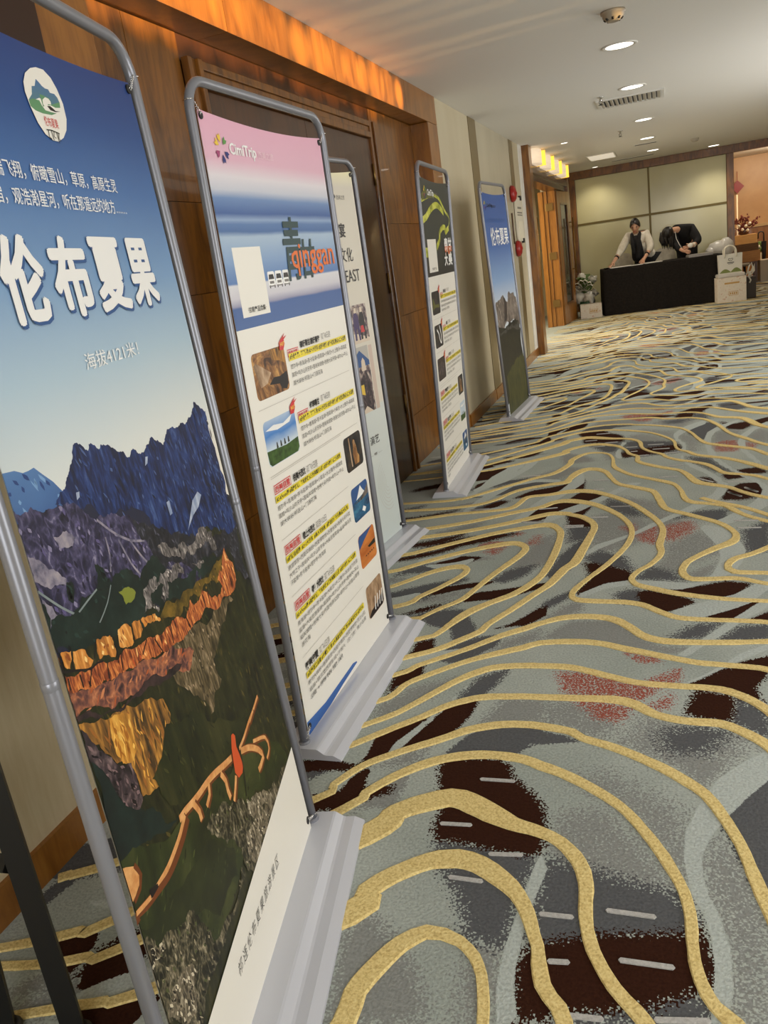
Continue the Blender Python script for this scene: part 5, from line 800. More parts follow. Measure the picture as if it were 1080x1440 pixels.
# ---------------------------------------------------------------- banner stands
def pm(name, r, g, b, rough=0.42): return mat('print_' + name, rgb(r, g, b), rough, spec=0.35)
def pn(name, cols, scale, **k):
    k.setdefault('rough', 0.42); k.setdefault('spec', 0.35); return noisy('print_' + name, [rgb(*c) for c in cols], scale, **k)
INK = {
 'paper_white': pm('paper', 236, 233, 224), 'ink': pm('black_ink', 28, 26, 28), 'grey_ink': pm('grey_ink', 120, 116, 112), 'white_ink': pm('white_ink', 240, 240, 238),
 'red_ink': pm('red_ink', 206, 52, 58), 'hi': pm('highlighter', 236, 216, 60), 'orange': pm('orange_brush', 226, 112, 42), 'pine': pm('pine_brush', 34, 64, 66), 'rule': pm('hairline', 190, 186, 178),
 'underlay': pm('underlay_slate', 30, 34, 58),
 'far_peak': gradz('print_far_peak', [(0, rgb(34, 66, 128)), (1, rgb(88, 130, 182))], 0.98, 1.14, 0.42, 0.3, (18, 1, 18)),
 'blue_peak': pn('blue_peak', [(8, 16, 42), (16, 34, 80), (34, 60, 118), (86, 110, 158)], (34, 1, 11), detail=10, dist=0.8, lo=0.30, hi=0.62, rotz=0.35, nrough=0.6, ridged=True),
 'snow_scree': pn('snow_scree', [(110, 130, 170), (190, 200, 214)], (40, 1, 10), detail=4),
 'purple_hill': pn('purple_hill', [(18, 18, 34), (44, 42, 70), (82, 78, 112), (158, 152, 176)], (30, 1, 22), detail=10, dist=0.8, lo=0.28, hi=0.66, nrough=0.6, ridged=True),
 'hill_light': pn('hill_light', [(84, 82, 104), (136, 130, 146), (160, 152, 160)], (40, 1, 40), detail=5),
 'dark_ridge': pn('dark_ridge', [(12, 14, 22), (34, 36, 46), (86, 86, 98)], (36, 1, 24), detail=9, lo=0.3, hi=0.68, ridged=True),
 'valley': pn('valley', [(10, 22, 22), (18, 36, 32), (34, 52, 46)], (14, 1, 14), detail=6), 'stream': pm('stream', 128, 140, 140), 'moss_tip': pm('moss_tip', 128, 136, 50),
 'pale_rock': pn('pale_rock', [(22, 22, 26), (110, 104, 102), (196, 188, 180)], (70, 1, 34), detail=8, lo=0.25, hi=0.5, ridged=True),
 'olive_ground': pn('olive_ground', [(12, 14, 8), (30, 34, 15), (44, 46, 22), (72, 66, 36)], (26, 1, 10), detail=10, lo=0.28, hi=0.72, ridged=True), 'gold_moss': pn('gold_moss', [(50, 42, 14), (100, 80, 26), (136, 106, 36)], (26, 1, 26), detail=6),
 'grey_slope': pn('grey_slope', [(34, 32, 18), (98, 84, 58), (176, 154, 122)], (60, 1, 14), detail=9, lo=0.3, hi=0.6, ridged=True), 'orange_slope': pn('orange_slope', [(40, 28, 34), (112, 70, 62), (176, 108, 74), (214, 150, 108)], (30, 1, 30), detail=10, lo=0.26, hi=0.64, dist=0.6, ridged=True),
 'cliff_band': pn('cliff_band', [(44, 20, 18), (150, 72, 40), (220, 132, 66), (250, 202, 132)], (80, 1, 22), detail=9, lo=0.24, hi=0.56, ridged=True), 'gold_rock': pn('gold_rock', [(110, 58, 24), (222, 146, 64), (250, 206, 128)], (40, 1, 10), detail=8, lo=0.2, hi=0.5, ridged=True),
 'crack': pm('crack', 26, 18, 22), 'gold_slope': pn('gold_slope', [(44, 36, 22), (128, 88, 40), (190, 134, 56), (224, 172, 84)], (34, 1, 7), detail=10, lo=0.26, hi=0.64, dist=0.5, ridged=True), 'bright_gold': pn('bright_gold', [(120, 76, 30), (214, 150, 58), (240, 190, 92)], (34, 1, 8), detail=9, lo=0.25, hi=0.6, ridged=True),
 'shadow_rock': pn('shadow_rock', [(24, 18, 24), (66, 48, 48)], (40, 1, 40), detail=5), 'purple_rock': pn('purple_rock', [(18, 14, 18), (62, 50, 56), (134, 112, 112)], (32, 1, 22), detail=10, lo=0.28, hi=0.66, ridged=True), 'dark_teal': pn('dark_teal', [(10, 24, 26), (24, 44, 40)], (20, 1, 20), detail=6),
 'deep_green': pn('deep_green', [(14, 20, 10), (36, 42, 18), (58, 58, 28)], (20, 1, 5), detail=7), 'green_hill': pn('green_hill', [(24, 30, 14), (42, 52, 22), (64, 70, 34)], (8, 1, 7), detail=7, dist=0.6), 'green_hill2': pn('green_hill2', [(22, 28, 14), (44, 52, 24)], (10, 1, 10), detail=6),
 'rock_dark': pn('rock_dark', [(10, 11, 8), (44, 44, 30), (112, 104, 82), (190, 178, 150)], (52, 1, 28), detail=10, lo=0.26, hi=0.62, dist=0.6, ridged=True), 'rock_light': pn('rock_light', [(26, 24, 18), (120, 110, 90), (206, 194, 168)], (60, 1, 28), detail=10, lo=0.24, hi=0.54, dist=0.6, ridged=True),
 'path': pn('path', [(206, 138, 78), (236, 180, 116)], (40, 1, 40), detail=3), 'path_shade': pm('path_shade', 112, 58, 26), 'coat': pm('orange_coat', 214, 86, 42),
 'logo_blue': gradz('print_logo_blue', [(0, rgb(90, 130, 120)), (1, rgb(74, 110, 160))], 1.60, 1.66), 'logo_green': pm('logo_green', 96, 146, 104),
 'neon_yellow': pn('neon_yellow', [(120, 128, 30), (190, 196, 62), (220, 220, 110)], (20, 1, 20), detail=4), 'neon_dim': pm('neon_dim', 96, 98, 40),
 'stone_cliff': pn('stone_cliff', [(40, 36, 34), (116, 106, 98), (178, 166, 154)], (34, 1, 7), detail=9, lo=0.26, hi=0.6, ridged=True), 'cliff_edge': pm('cliff_edge', 60, 54, 52), 'dark_slope': pn('dark_slope', [(16, 18, 16), (34, 38, 28)], (10, 1, 10), detail=5),
 'scree_edge': pn('scree_edge', [(34, 36, 34), (84, 84, 78)], (30, 1, 30), detail=6), 'grass_slope': pn('grass_slope', [(34, 40, 16), (58, 62, 26), (76, 76, 34)], (20, 1, 6), detail=6),
 'photo_dark': pn('photo_dark', [(10, 10, 14), (34, 34, 38), (74, 60, 44)], (22, 1, 22), detail=6), 'photo_gold': pn('photo_gold', [(60, 36, 20), (140, 94, 52), (206, 156, 88)], (16, 1, 12), detail=6, dist=2), 'photo_sand': pn('photo_sand', [(176, 92, 34), (220, 138, 66)], (6, 1, 20), detail=4),
 'photo_sky': gradz('print_photo_sky', [(0, rgb(200, 214, 226)), (0.4, rgb(70, 130, 200)), (1, rgb(190, 208, 226))], 0.87, 0.96, 0.42, 0.25, (14, 1, 30)), 'photo_grass': pn('photo_grass', [(36, 60, 22), (72, 104, 44)], (50, 1, 50), detail=5),
 'photo_lake': pn('photo_lake', [(14, 40, 74), (36, 92, 132), (60, 128, 160)], (12, 1, 30), detail=5), 'photo_blue': pm('photo_blue', 44, 84, 142), 'photo_brown': pn('photo_brown', [(120, 92, 66), (172, 140, 108), (206, 180, 150)], (24, 1, 12), detail=7),
 'photo_crowd': pn('photo_crowd', [(30, 28, 30), (92, 72, 84), (160, 140, 130), (210, 200, 190)], (40, 1, 30), detail=7, lo=0.38, hi=0.62), 'tan_bar': pm('tan_bar', 212, 192, 178), 'purple_ink': pm('purple_cloth', 62, 44, 96), 'skin_ink': pm('pale_sand', 222, 206, 186),
 'petal_y': pm('petal_yellow', 232, 196, 70), 'petal_g': pm('petal_green', 96, 148, 78), 'petal_n': pm('petal_navy', 44, 50, 118), 'petal_m': pm('petal_magenta', 160, 60, 110), 'streak': gradz('print_blue_streak', [(0, rgb(30, 70, 140)), (1, rgb(60, 110, 180))], 0.02, 0.08), 'faint_blue': pm('faint_blue', 66, 102, 164),
}
SKY1 = gradz('print_deep_sky', [(0.0, rgb(232, 228, 214)), (0.12, rgb(220, 224, 220)), (0.32, rgb(172, 196, 212)), (0.5, rgb(122, 158, 198)), (0.7, rgb(72, 112, 168)), (0.85, rgb(42, 78, 138)), (1.0, rgb(34, 58, 120))], 0.98, 1.72, 0.4, 0.03, (3, 1, 3))
SKY2 = gradz('print_pink_lake', [(0.0, rgb(74, 104, 158)), (0.10, rgb(66, 98, 156)), (0.11, rgb(150, 150, 176)), (0.15, rgb(206, 204, 212)), (0.21, rgb(216, 216, 220)), (0.22, rgb(84, 122, 178)), (0.32, rgb(128, 158, 198)), (0.44, rgb(166, 188, 210)), (0.463, rgb(70, 106, 160)), (0.50, rgb(88, 122, 172)), (0.52, rgb(140, 164, 198)), (0.55, rgb(58, 92, 152)), (0.62, rgb(108, 138, 184)), (0.66, rgb(196, 200, 212)), (0.72, rgb(222, 216, 222)), (0.80, rgb(222, 178, 196)), (1.0, rgb(226, 172, 194))], 1.197, 1.72, 0.42, 0.018, (4, 1, 30))
SKY5 = gradz('print_mountain_sky', [(0.0, rgb(198, 206, 214)), (0.25, rgb(130, 160, 200)), (0.55, rgb(64, 102, 164)), (1.0, rgb(52, 86, 150))], 0.85, 1.72, 0.4, 0.03, (3, 1, 3))
DARK4 = gradz('print_dark_night', [(0, rgb(24, 28, 26)), (0.5, rgb(34, 48, 46)), (1, rgb(52, 58, 54))], 1.2, 1.72, 0.42, 0.2, (4, 1, 4))
FEAST3 = gradz('print_cream', [(0, rgb(206, 216, 214)), (0.38, rgb(216, 222, 218)), (0.385, rgb(226, 220, 206)), (0.96, rgb(222, 216, 202)), (1.0, rgb(246, 240, 200))], 0.05, 1.72)
INK['olive_base'] = INK['olive_ground']
BACK = pm('poster_back', 226, 224, 218)

BASE_PROF = [(0.077, 0.0), (0.077, 0.005), (0.060, 0.032), (0.052, 0.034), (-0.048, 0.034), (-0.053, 0.032), (-0.070, 0.019), (-0.076, 0.017), (-0.098, 0.017), (-0.104, 0.014), (-0.1205, 0.005), (-0.1217, 0.0)]
def leaner(l0, l1): return Matrix(((1, 0, l0, 0), (0, 1, -l1, 0), (0, 0, 1, 0), (0, 0, 0, 1)))
def stand(label, x, y, a, l0, l1, H, strips, draw):
    t = thing('banner_stand', label, 'banner', (x, y, 0), PI / 2 - a, 'poster stands along the corridor wall')
    L = leaner(l0, l1)
    mb = MB(); mb.extrude(BASE_PROF, -0.4395, 0.4395); bs = mb.build('base', SILVER_B, t)
    for s in (-1, 1):
        o = MB().lathe([(0.017, 0.034), (0.017, 0.038), (0.0135, 0.041)], 14, (s * 0.41, 0, 0), 'Z', False).build('pole_socket', SILVER, t); o.data.transform(L)
    r = 0.075; P = [(-0.41, 0, 0.034), (-0.41, 0, 0.62), (-0.41, 0, 1.1)]
    P += [(-0.41 + r - r * math.cos(k * PI / 16), 0, H - r + r * math.sin(k * PI / 16)) for k in range(9)]
    P += [(-p[0], 0, p[2]) for p in P[::-1]]
    mb = MB(); mb.tube(P, 0.0118, 14)
    for s in (-1, 1): mb.lathe([(0.0117, 0.0), (0.0122, 0.001), (0.0122, 0.012), (0.0117, 0.013)], 14, (s * 0.41, 0, 0.84), 'Z', True)
    o = mb.build('frame', SILVER, t); o.data.transform(L)
    # poster sheet: strips = [(v_top, material), ...] from the top down; the top edge sags between its hooks
    mb = MB(); n = 16; top = lambda u: 1.722 - 0.015 * (1 - (u / 0.38) ** 2)
    mats = [BACK] + [m for _, m in strips]; edges_ = [v for v, _ in strips] + [0.035]
    us = [-0.38 + 0.76 * i / n for i in range(n + 1)]
    rows = []
    for j, v in enumerate(edges_): rows.append([mb.bm.verts.new((u, -0.0015, top(u) if j == 0 else v)) for u in us])
    for j in range(len(strips)):
        mb.mi = j + 1
        for i in range(n): mb.face([rows[j + 1][i], rows[j + 1][i + 1], rows[j][i + 1], rows[j][i]])
    mb.mi = 0
    bt = [mb.bm.verts.new((u, 0.0, top(u))) for u in us]; bb = [mb.bm.verts.new((u, 0.0, 0.035)) for u in us]
    for i in range(n): mb.face([bt[i], bt[i + 1], bb[i + 1], bb[i]])
    po = mb.build('poster', mats, t, recalc=False); po.data.transform(L)
    pic, txt = Flat(), Flat(-0.0016 - 0.0135e-0 * 0.0 - 0.002)
    pic.dy = 0.000008; txt.y = -0.0038; txt.dy = 0.00001
    draw(pic, txt)
    if pic.f: o = pic.build('printed_picture', po); o.data.transform(L); o['kind'] = 'stuff'
    if txt.f: o = txt.build('lettering', po); o.data.transform(L); o['kind'] = 'stuff'
    for s in (-1, 1):
        for v, dz in ((1.708, 0.03), (0.062, -0.012)):
            mb = MB(); e = (s * 0.368, -0.003, v)
            o = MB().lathe([(0.009, -0.0016), (0.009, 0.001)], 14, e, 'Y', False).build('grommet', BLACKM, po); o.data.transform(L)
            pts = [(s * (0.372 + 0.028 * k / 24) , -0.006 + 0.0035 * math.sin(k * 1.6), v + dz * k / 24 + 0.0035 * math.cos(k * 1.6)) for k in range(25)]
            mb.tube(pts, 0.0011, 5)
            mb.tube([(s * 0.399, -0.004, v + dz), (s * 0.41, -0.0135, v + dz), (s * 0.421, -0.002, v + dz), (s * 0.41, 0.013, v + dz)], 0.0014, 5)
            o = mb.build('hook', CHROME, t); o.data.transform(L)
    return t
SHARP = {'underlay', 'olive_base', 'paper_white', 'crack', 'logo_blue', 'logo_green', 'coat', 'neon_yellow', 'neon_dim', 'path', 'path_shade', 'stream', 'snow_scree', 'far_peak'}
def rough_edge(pts, rng, amp=0.17, levels=3, lim=0.004):
    """break straight edges of a printed landscape into natural, uneven outlines"""
    P = [np.array(p, float) for p in pts]
    for _ in range(levels):
        Q = []
        for a, b in zip(P, P[1:] + P[:1]):
            Q.append(a); d = b - a; L = np.hypot(*d)
            if L > lim: Q.append((a + b) / 2 + np.array([-d[1], d[0]]) * rng.uniform(-amp, amp))
        P = Q
    return [(float(max(-0.38, min(0.38, p[0]))), float(p[1])) for p in P]
def inside(p, poly):
    c = False
    for (x0, y0), (x1, y1) in zip(poly, poly[1:] + poly[:1]):
        if (y0 > p[1]) != (y1 > p[1]) and p[0] < (x1 - x0) * (p[1] - y0) / (y1 - y0) + x0: c = not c
    return c
STROKES = {'blue_peak': (260, (('print_peak_light', 70, 94, 144), ('print_peak_dark', 10, 18, 46), ('print_peak_mid', 36, 62, 118)), 0.020, 0.0028, -70),
 'far_peak': (40, (('print_far_light', 120, 160, 204), ('print_far_dark', 34, 62, 120)), 0.018, 0.003, -65),
 'purple_hill': (330, (('print_hill_pale', 132, 126, 156), ('print_hill_dark', 30, 28, 50), ('print_hill_violet', 92, 84, 128)), 0.013, 0.0034, -60),
 'dark_ridge': (90, (('print_ridge_pale', 84, 84, 100), ('print_ridge_dark', 14, 16, 26)), 0.014, 0.0026, -60), 'valley': (90, (('print_valley_pale', 36, 60, 54), ('print_valley_dark', 6, 14, 16)), 0.014, 0.003, -50),
 'pale_rock': (50, (('print_rock_white', 206, 198, 190), ('print_rock_black', 26, 26, 32)), 0.010, 0.002, -75), 'olive_ground': (420, (('print_moss_gold', 84, 74, 32), ('print_moss_black', 14, 16, 8), ('print_moss_green', 46, 54, 22)), 0.020, 0.0028, -78),
 'gold_moss': (60, (('print_ochre', 150, 112, 42), ('print_umber', 46, 36, 14)), 0.010, 0.003, -50), 'grey_slope': (170, (('print_scree_pale', 172, 150, 120), ('print_scree_dark', 52, 44, 30)), 0.014, 0.0022, -80),
 'orange_slope': (150, (('print_terracotta', 206, 132, 86), ('print_plum', 74, 52, 60), ('print_rust', 176, 88, 46)), 0.018, 0.003, 20), 'cliff_band': (260, (('print_cliff_light', 250, 196, 120), ('print_cliff_dark', 66, 30, 26), ('print_cliff_red', 196, 84, 40)), 0.014, 0.0022, -82),
 'gold_rock': (12, (('print_gold_light', 255, 214, 136), ('print_gold_brown', 150, 78, 34)), 0.016, 0.003, -84), 'gold_slope': (200, (('print_amber', 232, 172, 74), ('print_brown', 74, 52, 28), ('print_sienna', 158, 98, 40)), 0.026, 0.0026, -84), 'bright_gold': (50, (('print_sun', 246, 196, 96), ('print_amber_deep', 170, 104, 34)), 0.024, 0.0028, -84),
 'purple_rock': (110, (('print_mauve', 128, 104, 106), ('print_black_plum', 24, 18, 24)), 0.016, 0.003, -60), 'green_hill': (260, (('print_grass_light', 76, 84, 40), ('print_grass_dark', 18, 24, 10)), 0.018, 0.0026, 40), 'green_hill2': (70, (('print_turf', 60, 66, 34), ('print_turf_dark', 16, 20, 10)), 0.016, 0.0026, 40),
 'rock_dark': (230, (('print_boulder', 168, 156, 128), ('print_boulder_dark', 14, 14, 10), ('print_lichen', 78, 84, 48)), 0.013, 0.0026, -70), 'rock_light': (90, (('print_stone_white', 206, 196, 170), ('print_stone_dark', 34, 30, 24)), 0.012, 0.0026, -70), 'deep_green': (80, (('print_fern', 64, 66, 32), ('print_fern_dark', 10, 14, 8)), 0.02, 0.0026, -80),
 'stone_cliff': (60, (('print_cliff_pale', 186, 174, 160), ('print_cliff_grey', 62, 56, 54)), 0.03, 0.005, -85), 'dark_slope': (30, (('print_slope_pale', 48, 52, 40),), 0.02, 0.004, 40), 'grass_slope': (40, (('print_blade', 84, 86, 42), ('print_blade_dark', 30, 34, 14)), 0.03, 0.004, -80)}
SM = {}
def art_from(pic, key):
    rng = random.Random(int(key) + 5); ROUGH_PEAK = {'blue_peak', 'purple_hill', 'dark_ridge', 'valley', 'pale_rock', 'rock_dark', 'rock_light', 'grey_slope', 'gold_moss'}
    for a in ART[key]:
        if a[0] == 'r':
            if a[1] == 'path': pic.ribbon([(x + 0.004, y - 0.003) for x, y in a[3]], a[2] + 0.008, INK['path_shade'])
            pic.ribbon(a[3], a[2] * (1.25 if a[1] == 'path' else 1), INK[a[1]]); continue
        pts = [tuple(p) for p in a[2]]
        if a[1] not in SHARP: pts = rough_edge(pts, rng, 0.2 if a[1] in ROUGH_PEAK else 0.13)
        pic.poly(pts, INK[a[1]])
        if a[1] in STROKES:
            n, ms, L, w_, deg = STROKES[a[1]]; xs = [p[0] for p in pts]; ys = [p[1] for p in pts]; x0, x1, y0, y1 = min(xs), max(xs), min(ys), max(ys)
            area_ = (x1 - x0) * (y1 - y0); poly = [tuple(p) for p in a[2]]
            groups = {m[0]: ([], []) for m in ms}
            for _ in range(n):
                p = (rng.uniform(x0, x1), rng.uniform(y0, y1))
                if not inside(p, poly): continue
                ang = math.radians(deg + rng.uniform(-28, 28)); l = L * rng.uniform(0.4, 1.3); w2 = w_ * rng.uniform(0.4, 1.2); d = np.array([math.cos(ang), math.sin(ang)]); q = np.array([-d[1], d[0]]); c = np.array(p)
                ends = (c - d * l / 2, c + d * l / 2)
                if not (inside(ends[0], poly) and inside(ends[1], poly)): continue
                V, F_i = groups[rng.choice(ms)[0]]; b = len(V); k1, k2 = rng.uniform(-0.3, 0.3), rng.uniform(-0.3, 0.3)
                V += [c - d * l / 2, c - d * l * (0.15 + k1 * 0.3) - q * w2, c + d * l * (0.2 + k2 * 0.3) - q * w2 * 0.7, c + d * l / 2, c + d * l * (0.15 + k1 * 0.3) + q * w2, c - d * l * (0.2 - k2 * 0.3) + q * w2 * 0.7]
                F_i.append(tuple(range(b, b + 6)))
            for nm, r, g, bb in ms:
                if groups[nm][0]:
                    if nm not in SM: SM[nm] = mat(nm, rgb(r, g, bb), 0.42, spec=0.35)
                    pic.add(groups[nm][0], groups[nm][1], SM[nm])
def flower(f, cu, cv, r, dark=False):
    for ang, m in ((150, 'petal_y'), (105, 'petal_y'), (45, 'petal_g'), (-30, 'petal_n'), (-85, 'petal_n'), (-150, 'petal_m')):
        a = math.radians(ang); c = np.array([cu + 0.72 * r * math.cos(a), cv + 0.72 * r * math.sin(a)]); d = np.array([math.cos(a), math.sin(a)]); n = np.array([-d[1], d[0]])
        f.poly([tuple(c - d * r * 0.32), tuple(c + n * r * 0.24 + d * 0.05 * r), tuple(c + d * r * 0.34 + n * 0.2 * r), tuple(c + d * 0.18 * r), tuple(c + d * r * 0.34 - n * 0.2 * r), tuple(c - n * r * 0.24 + d * 0.05 * r)], INK[m])
def draw1(p, t):
    art_from(p, '0'); W_ = INK['white_ink']
    sh = INK['faint_blue']
    for ch, u0, u1 in (('伦', -0.262, -0.148), ('布', -0.126, -0.008), ('夏', 0.011, 0.132), ('果', 0.151, 0.264)):
        
        t.y = -0.0040
        for k, (m_, a0, b0) in enumerate(((pshadow, 0.004, -0.005), (W_, 0.0, 0.0))):
            t.y -= 0.0001
            for a, b in [(0, 0)] + [(0.0052 * math.cos(q * PI / 4), 0.0044 * math.sin(q * PI / 4)) for q in range(8)]:
                t.y -= 0.00001; t.text(ch, u0 + 0.004 + a + a0, u1 - 0.004 + a + a0, 1.298 + b + b0, 1.414 + b + b0, m_, 0.0, 2)
    t.y = -0.0038
    t.text('在云端飞翔，俯瞰雪山，草原，高原生灵', -0.252, 0.19, 1.497, 1.522, W_, 0.004, 2)
    t.text('入住星空民宿，观浩瀚星河，听在那遥远的地方……', -0.34, 0.207, 1.459, 1.484, W_, 0.004, 2)
    t.text('海拔4121米！', -0.098, 0.105, 1.212, 1.238, W_, 0.0, 2)
    t.text('祁连伦布夏果旅游景区', -0.145, 0.146, 0.128, 0.152, INK['ink'], -0.010, 2, 0.25, 1.35)
    t.text('Qilian Lunbuxiaguo Tourist Scenic Area', -0.118, 0.112, 0.112, 0.121, INK['grey_ink'], -0.004, 1, 0.25)
    t.text('伦布夏果', -0.019, 0.024, 1.586, 1.601, INK['red_ink'], 0.0, 1); [t.ribbon(s_, 0.0016, INK['ink']) for s_ in ([(-0.02, 1.58), (-0.004, 1.581), (0.02, 1.579)], [(-0.014, 1.58), (-0.017, 1.57), (-0.01, 1.567)], [(-0.005, 1.58), (-0.004, 1.566)], [(0.003, 1.58), (-0.001, 1.572), (0.005, 1.57)], [(0.011, 1.58), (0.012, 1.563)], [(0.018, 1.579), (0.014, 1.571), (0.019, 1.567)])]
pshadow = pm('title_shadow', 44, 84, 140)
BODY = ['塔尔寺+青海湖+茶卡盐湖+翡翠湖+小柴旦+水上雅丹+莫高窟', '高窟+鸣沙山月牙泉+嘉峪关城楼+张掖七彩丹霞+卓尔山+平山', '湖大峡谷/祁连山+门源花海']
BODY4 = ['通湖草原+西夏风情园+西夏博物馆+万里长城+张掖七彩丹霞', '大地之子+嘉峪关+鸣沙山月牙泉+大柴旦翡翠湖+盐湖+黑马河', '汗盐湖+茶卡盐湖+塔尔寺+青海湖']
BODY5 = ['青海湖+塔尔寺+茶卡盐湖+大柴旦+水上雅丹+东台吉乃尔湖', '盐湖+大柴旦翡翠湖+莫高窟+鸣沙山月牙泉+嘉峪关+平山', '峪关城楼+张掖七彩丹霞地质公园+卓尔山+祁连山草原', '源花海']
BODY6 = ['黄河大峡谷+通湖草原+西夏风情园+西夏博物馆+贺兰山岩', '岩画+镇北堡西部影城+沙坡头（含门票）黄沙古渡', '渡+腾格里湖']
def photo(p, kind, u0, u1, v0, v1, dark=False):
    r = 0.016; du, dv = u1 - u0, v1 - v0; Q = lambda *pts: [(u0 + du * a, v0 + dv * b) for a, b in pts]
    if kind == 'cave':
        p.round(u0, u1, v0, v1, r, INK['photo_gold']); p.poly(Q((0.4, 0.25), (0.55, 0.38), (0.75, 0.36), (0.98, 0.42), (0.98, 0.15), (0.9, 0.03), (0.75, 0.08), (0.7, 0.2)), INK['crack'])
        p.poly(Q((0.02, 0.75), (0.1, 0.8), (0.5, 0.5), (0.35, 0.3), (0.15, 0.25)), INK['photo_brown']); p.poly(Q((0.5, 0.98), (0.95, 0.98), (0.98, 0.6), (0.8, 0.7), (0.6, 0.75)), INK['gold_slope'])
    elif kind == 'lake':
        p.round(u0, u1, v0, v1, r, INK['photo_sky']); p.poly(Q((0.02, 0.08), (0.08, 0.01), (0.92, 0.01), (0.99, 0.1), (0.99, 0.34), (0.6, 0.3), (0.0, 0.36)), INK['photo_grass'])
        for a in (0.32, 0.44, 0.56, 0.68): p.poly(Q((a - 0.03, 0.33), (a + 0.03, 0.33), (a + 0.02, 0.4), (a + 0.015, 0.45), (a, 0.47), (a - 0.015, 0.45)), INK['dark_slope'])
        p.poly(Q((0.05, 0.8), (0.3, 0.86), (0.6, 0.8), (0.9, 0.9), (0.8, 0.76), (0.4, 0.72)), INK['white_ink'])
    elif kind == 'statue':
        p.round(u0, u1, v0, v1, r, INK['photo_dark']); p.poly(Q((0.5, 0.1), (0.8, 0.1), (0.78, 0.3), (0.7, 0.4), (0.68, 0.62), (0.62, 0.8), (0.55, 0.84), (0.5, 0.78), (0.52, 0.6), (0.44, 0.45), (0.46, 0.3)), INK['photo_gold'])
        p.poly(Q((0.55, 0.68), (0.64, 0.68), (0.63, 0.78), (0.56, 0.78)), INK['photo_brown']); p.poly(Q((0.3, 0.1), (0.36, 0.1), (0.34, 0.95), (0.28, 0.95)), INK['photo_brown'])
    elif kind == 'tarn':
        p.round(u0, u1, v0, v1, r, INK['photo_blue']); p.poly(Q((0, 0.55), (0.2, 0.6), (0.5, 0.72), (0.75, 0.62), (0.99, 0.55), (0.99, 0.06), (0.9, 0.01), (0.1, 0.01), (0.01, 0.06)), INK['photo_lake'])
        p.poly(Q((0.25, 0.6), (0.42, 0.78), (0.56, 0.95), (0.66, 0.8), (0.8, 0.66)), INK['white_ink']); p.poly(Q((0.2, 0.52), (0.5, 0.58), (0.8, 0.7), (0.98, 0.84), (0.98, 0.56), (0.6, 0.5)), INK['stone_cliff']); p.poly(Q((0.5, 0.2), (0.6, 0.3), (0.75, 0.2), (0.65, 0.1)), INK['white_ink'])
    elif kind == 'dune':
        p.round(u0, u1, v0, v1, r, INK['photo_sand']); p.poly(Q((0.01, 0.6), (0.3, 0.75), (0.9, 0.99), (0.1, 0.99), (0.01, 0.9)), INK['photo_blue']); p.poly(Q((0.5, 0.5), (0.98, 0.55), (0.98, 0.4), (0.6, 0.42)), INK['dark_slope'])
        for a in (0.3, 0.42, 0.54, 0.66, 0.78): p.poly(Q((a, 0.22), (a + 0.03, 0.3), (a + 0.07, 0.3), (a + 0.09, 0.22), (a + 0.06, 0.26), (a + 0.03, 0.26)), INK['crack'])
    elif kind == 'ridge':
        p.round(u0, u1, v0, v1, r, INK['photo_brown']); p.poly(Q((0.02, 0.08), (0.1, 0.01), (0.9, 0.01), (0.99, 0.1), (0.98, 0.45), (0.8, 0.3), (0.4, 0.22), (0.2, 0.2)), INK['crack'])
        for a in (0.4, 0.55, 0.7, 0.85): p.poly(Q((a, 0.1), (a + 0.05, 0.1), (a + 0.12, 0.5), (a + 0.08, 0.5)), INK['white_ink'])
    elif kind == 'night':
        p.round(u0, u1, v0, v1, r, INK['photo_dark']); p.poly(Q((0.05, 0.2), (0.4, 0.3), (0.9, 0.25), (0.9, 0.4), (0.4, 0.42), (0.2, 0.7), (0.12, 0.7)), INK['neon_dim'])
    elif kind == 'river':
        p.round(u0, u1, v0, v1, r, INK['photo_dark']); p.ribbon([(u0 + du * a, v0 + dv * b) for a, b in ((0.3, 0.8), (0.5, 0.6), (0.6, 0.3), (0.75, 0.15), (0.8, 0.5), (0.65, 0.95))], 0.012, INK['white_ink'])
    elif kind == 'canyon':
        p.round(u0, u1, v0, v1, r, INK['shadow_rock']); p.poly(Q((0.1, 0.3), (0.5, 0.2), (0.9, 0.35), (0.85, 0.7), (0.5, 0.8), (0.15, 0.7)), INK['purple_rock'])
def badge(t, u, v):
    t.poly([(u + a * 0.85, v + b * 0.62) for a, b in ((-0.024, -0.028), (0.004, -0.03), (0.02, -0.006), (0.018, 0.014), (0.044, 0.03), (0.014, 0.022), (0.03, 0.042), (-0.004, 0.02), (-0.022, 0.006))], INK['red_ink'])
    t.text('HOT', u - 0.012, u + 0.016, v - 0.008, v + 0.004, INK['hi'], 0.02)
def tagbox(t, u0, u1, v0, v1):
    t.frame(u0, u1, v0, v1, 0.0022, INK['red_ink']); t.text('西美自营', u0 + 0.006, u1 - 0.006, v0 + 0.004, v1 - 0.004, INK['red_ink'], 0.02)
def lines(t, ls, u0, u1, v, dv, h, last):
    for i, s in enumerate(ls): t.text(s, u0, u1 if i < len(ls) - 1 else last, v - i * dv, v - i * dv + h, INK['ink'], -0.006)
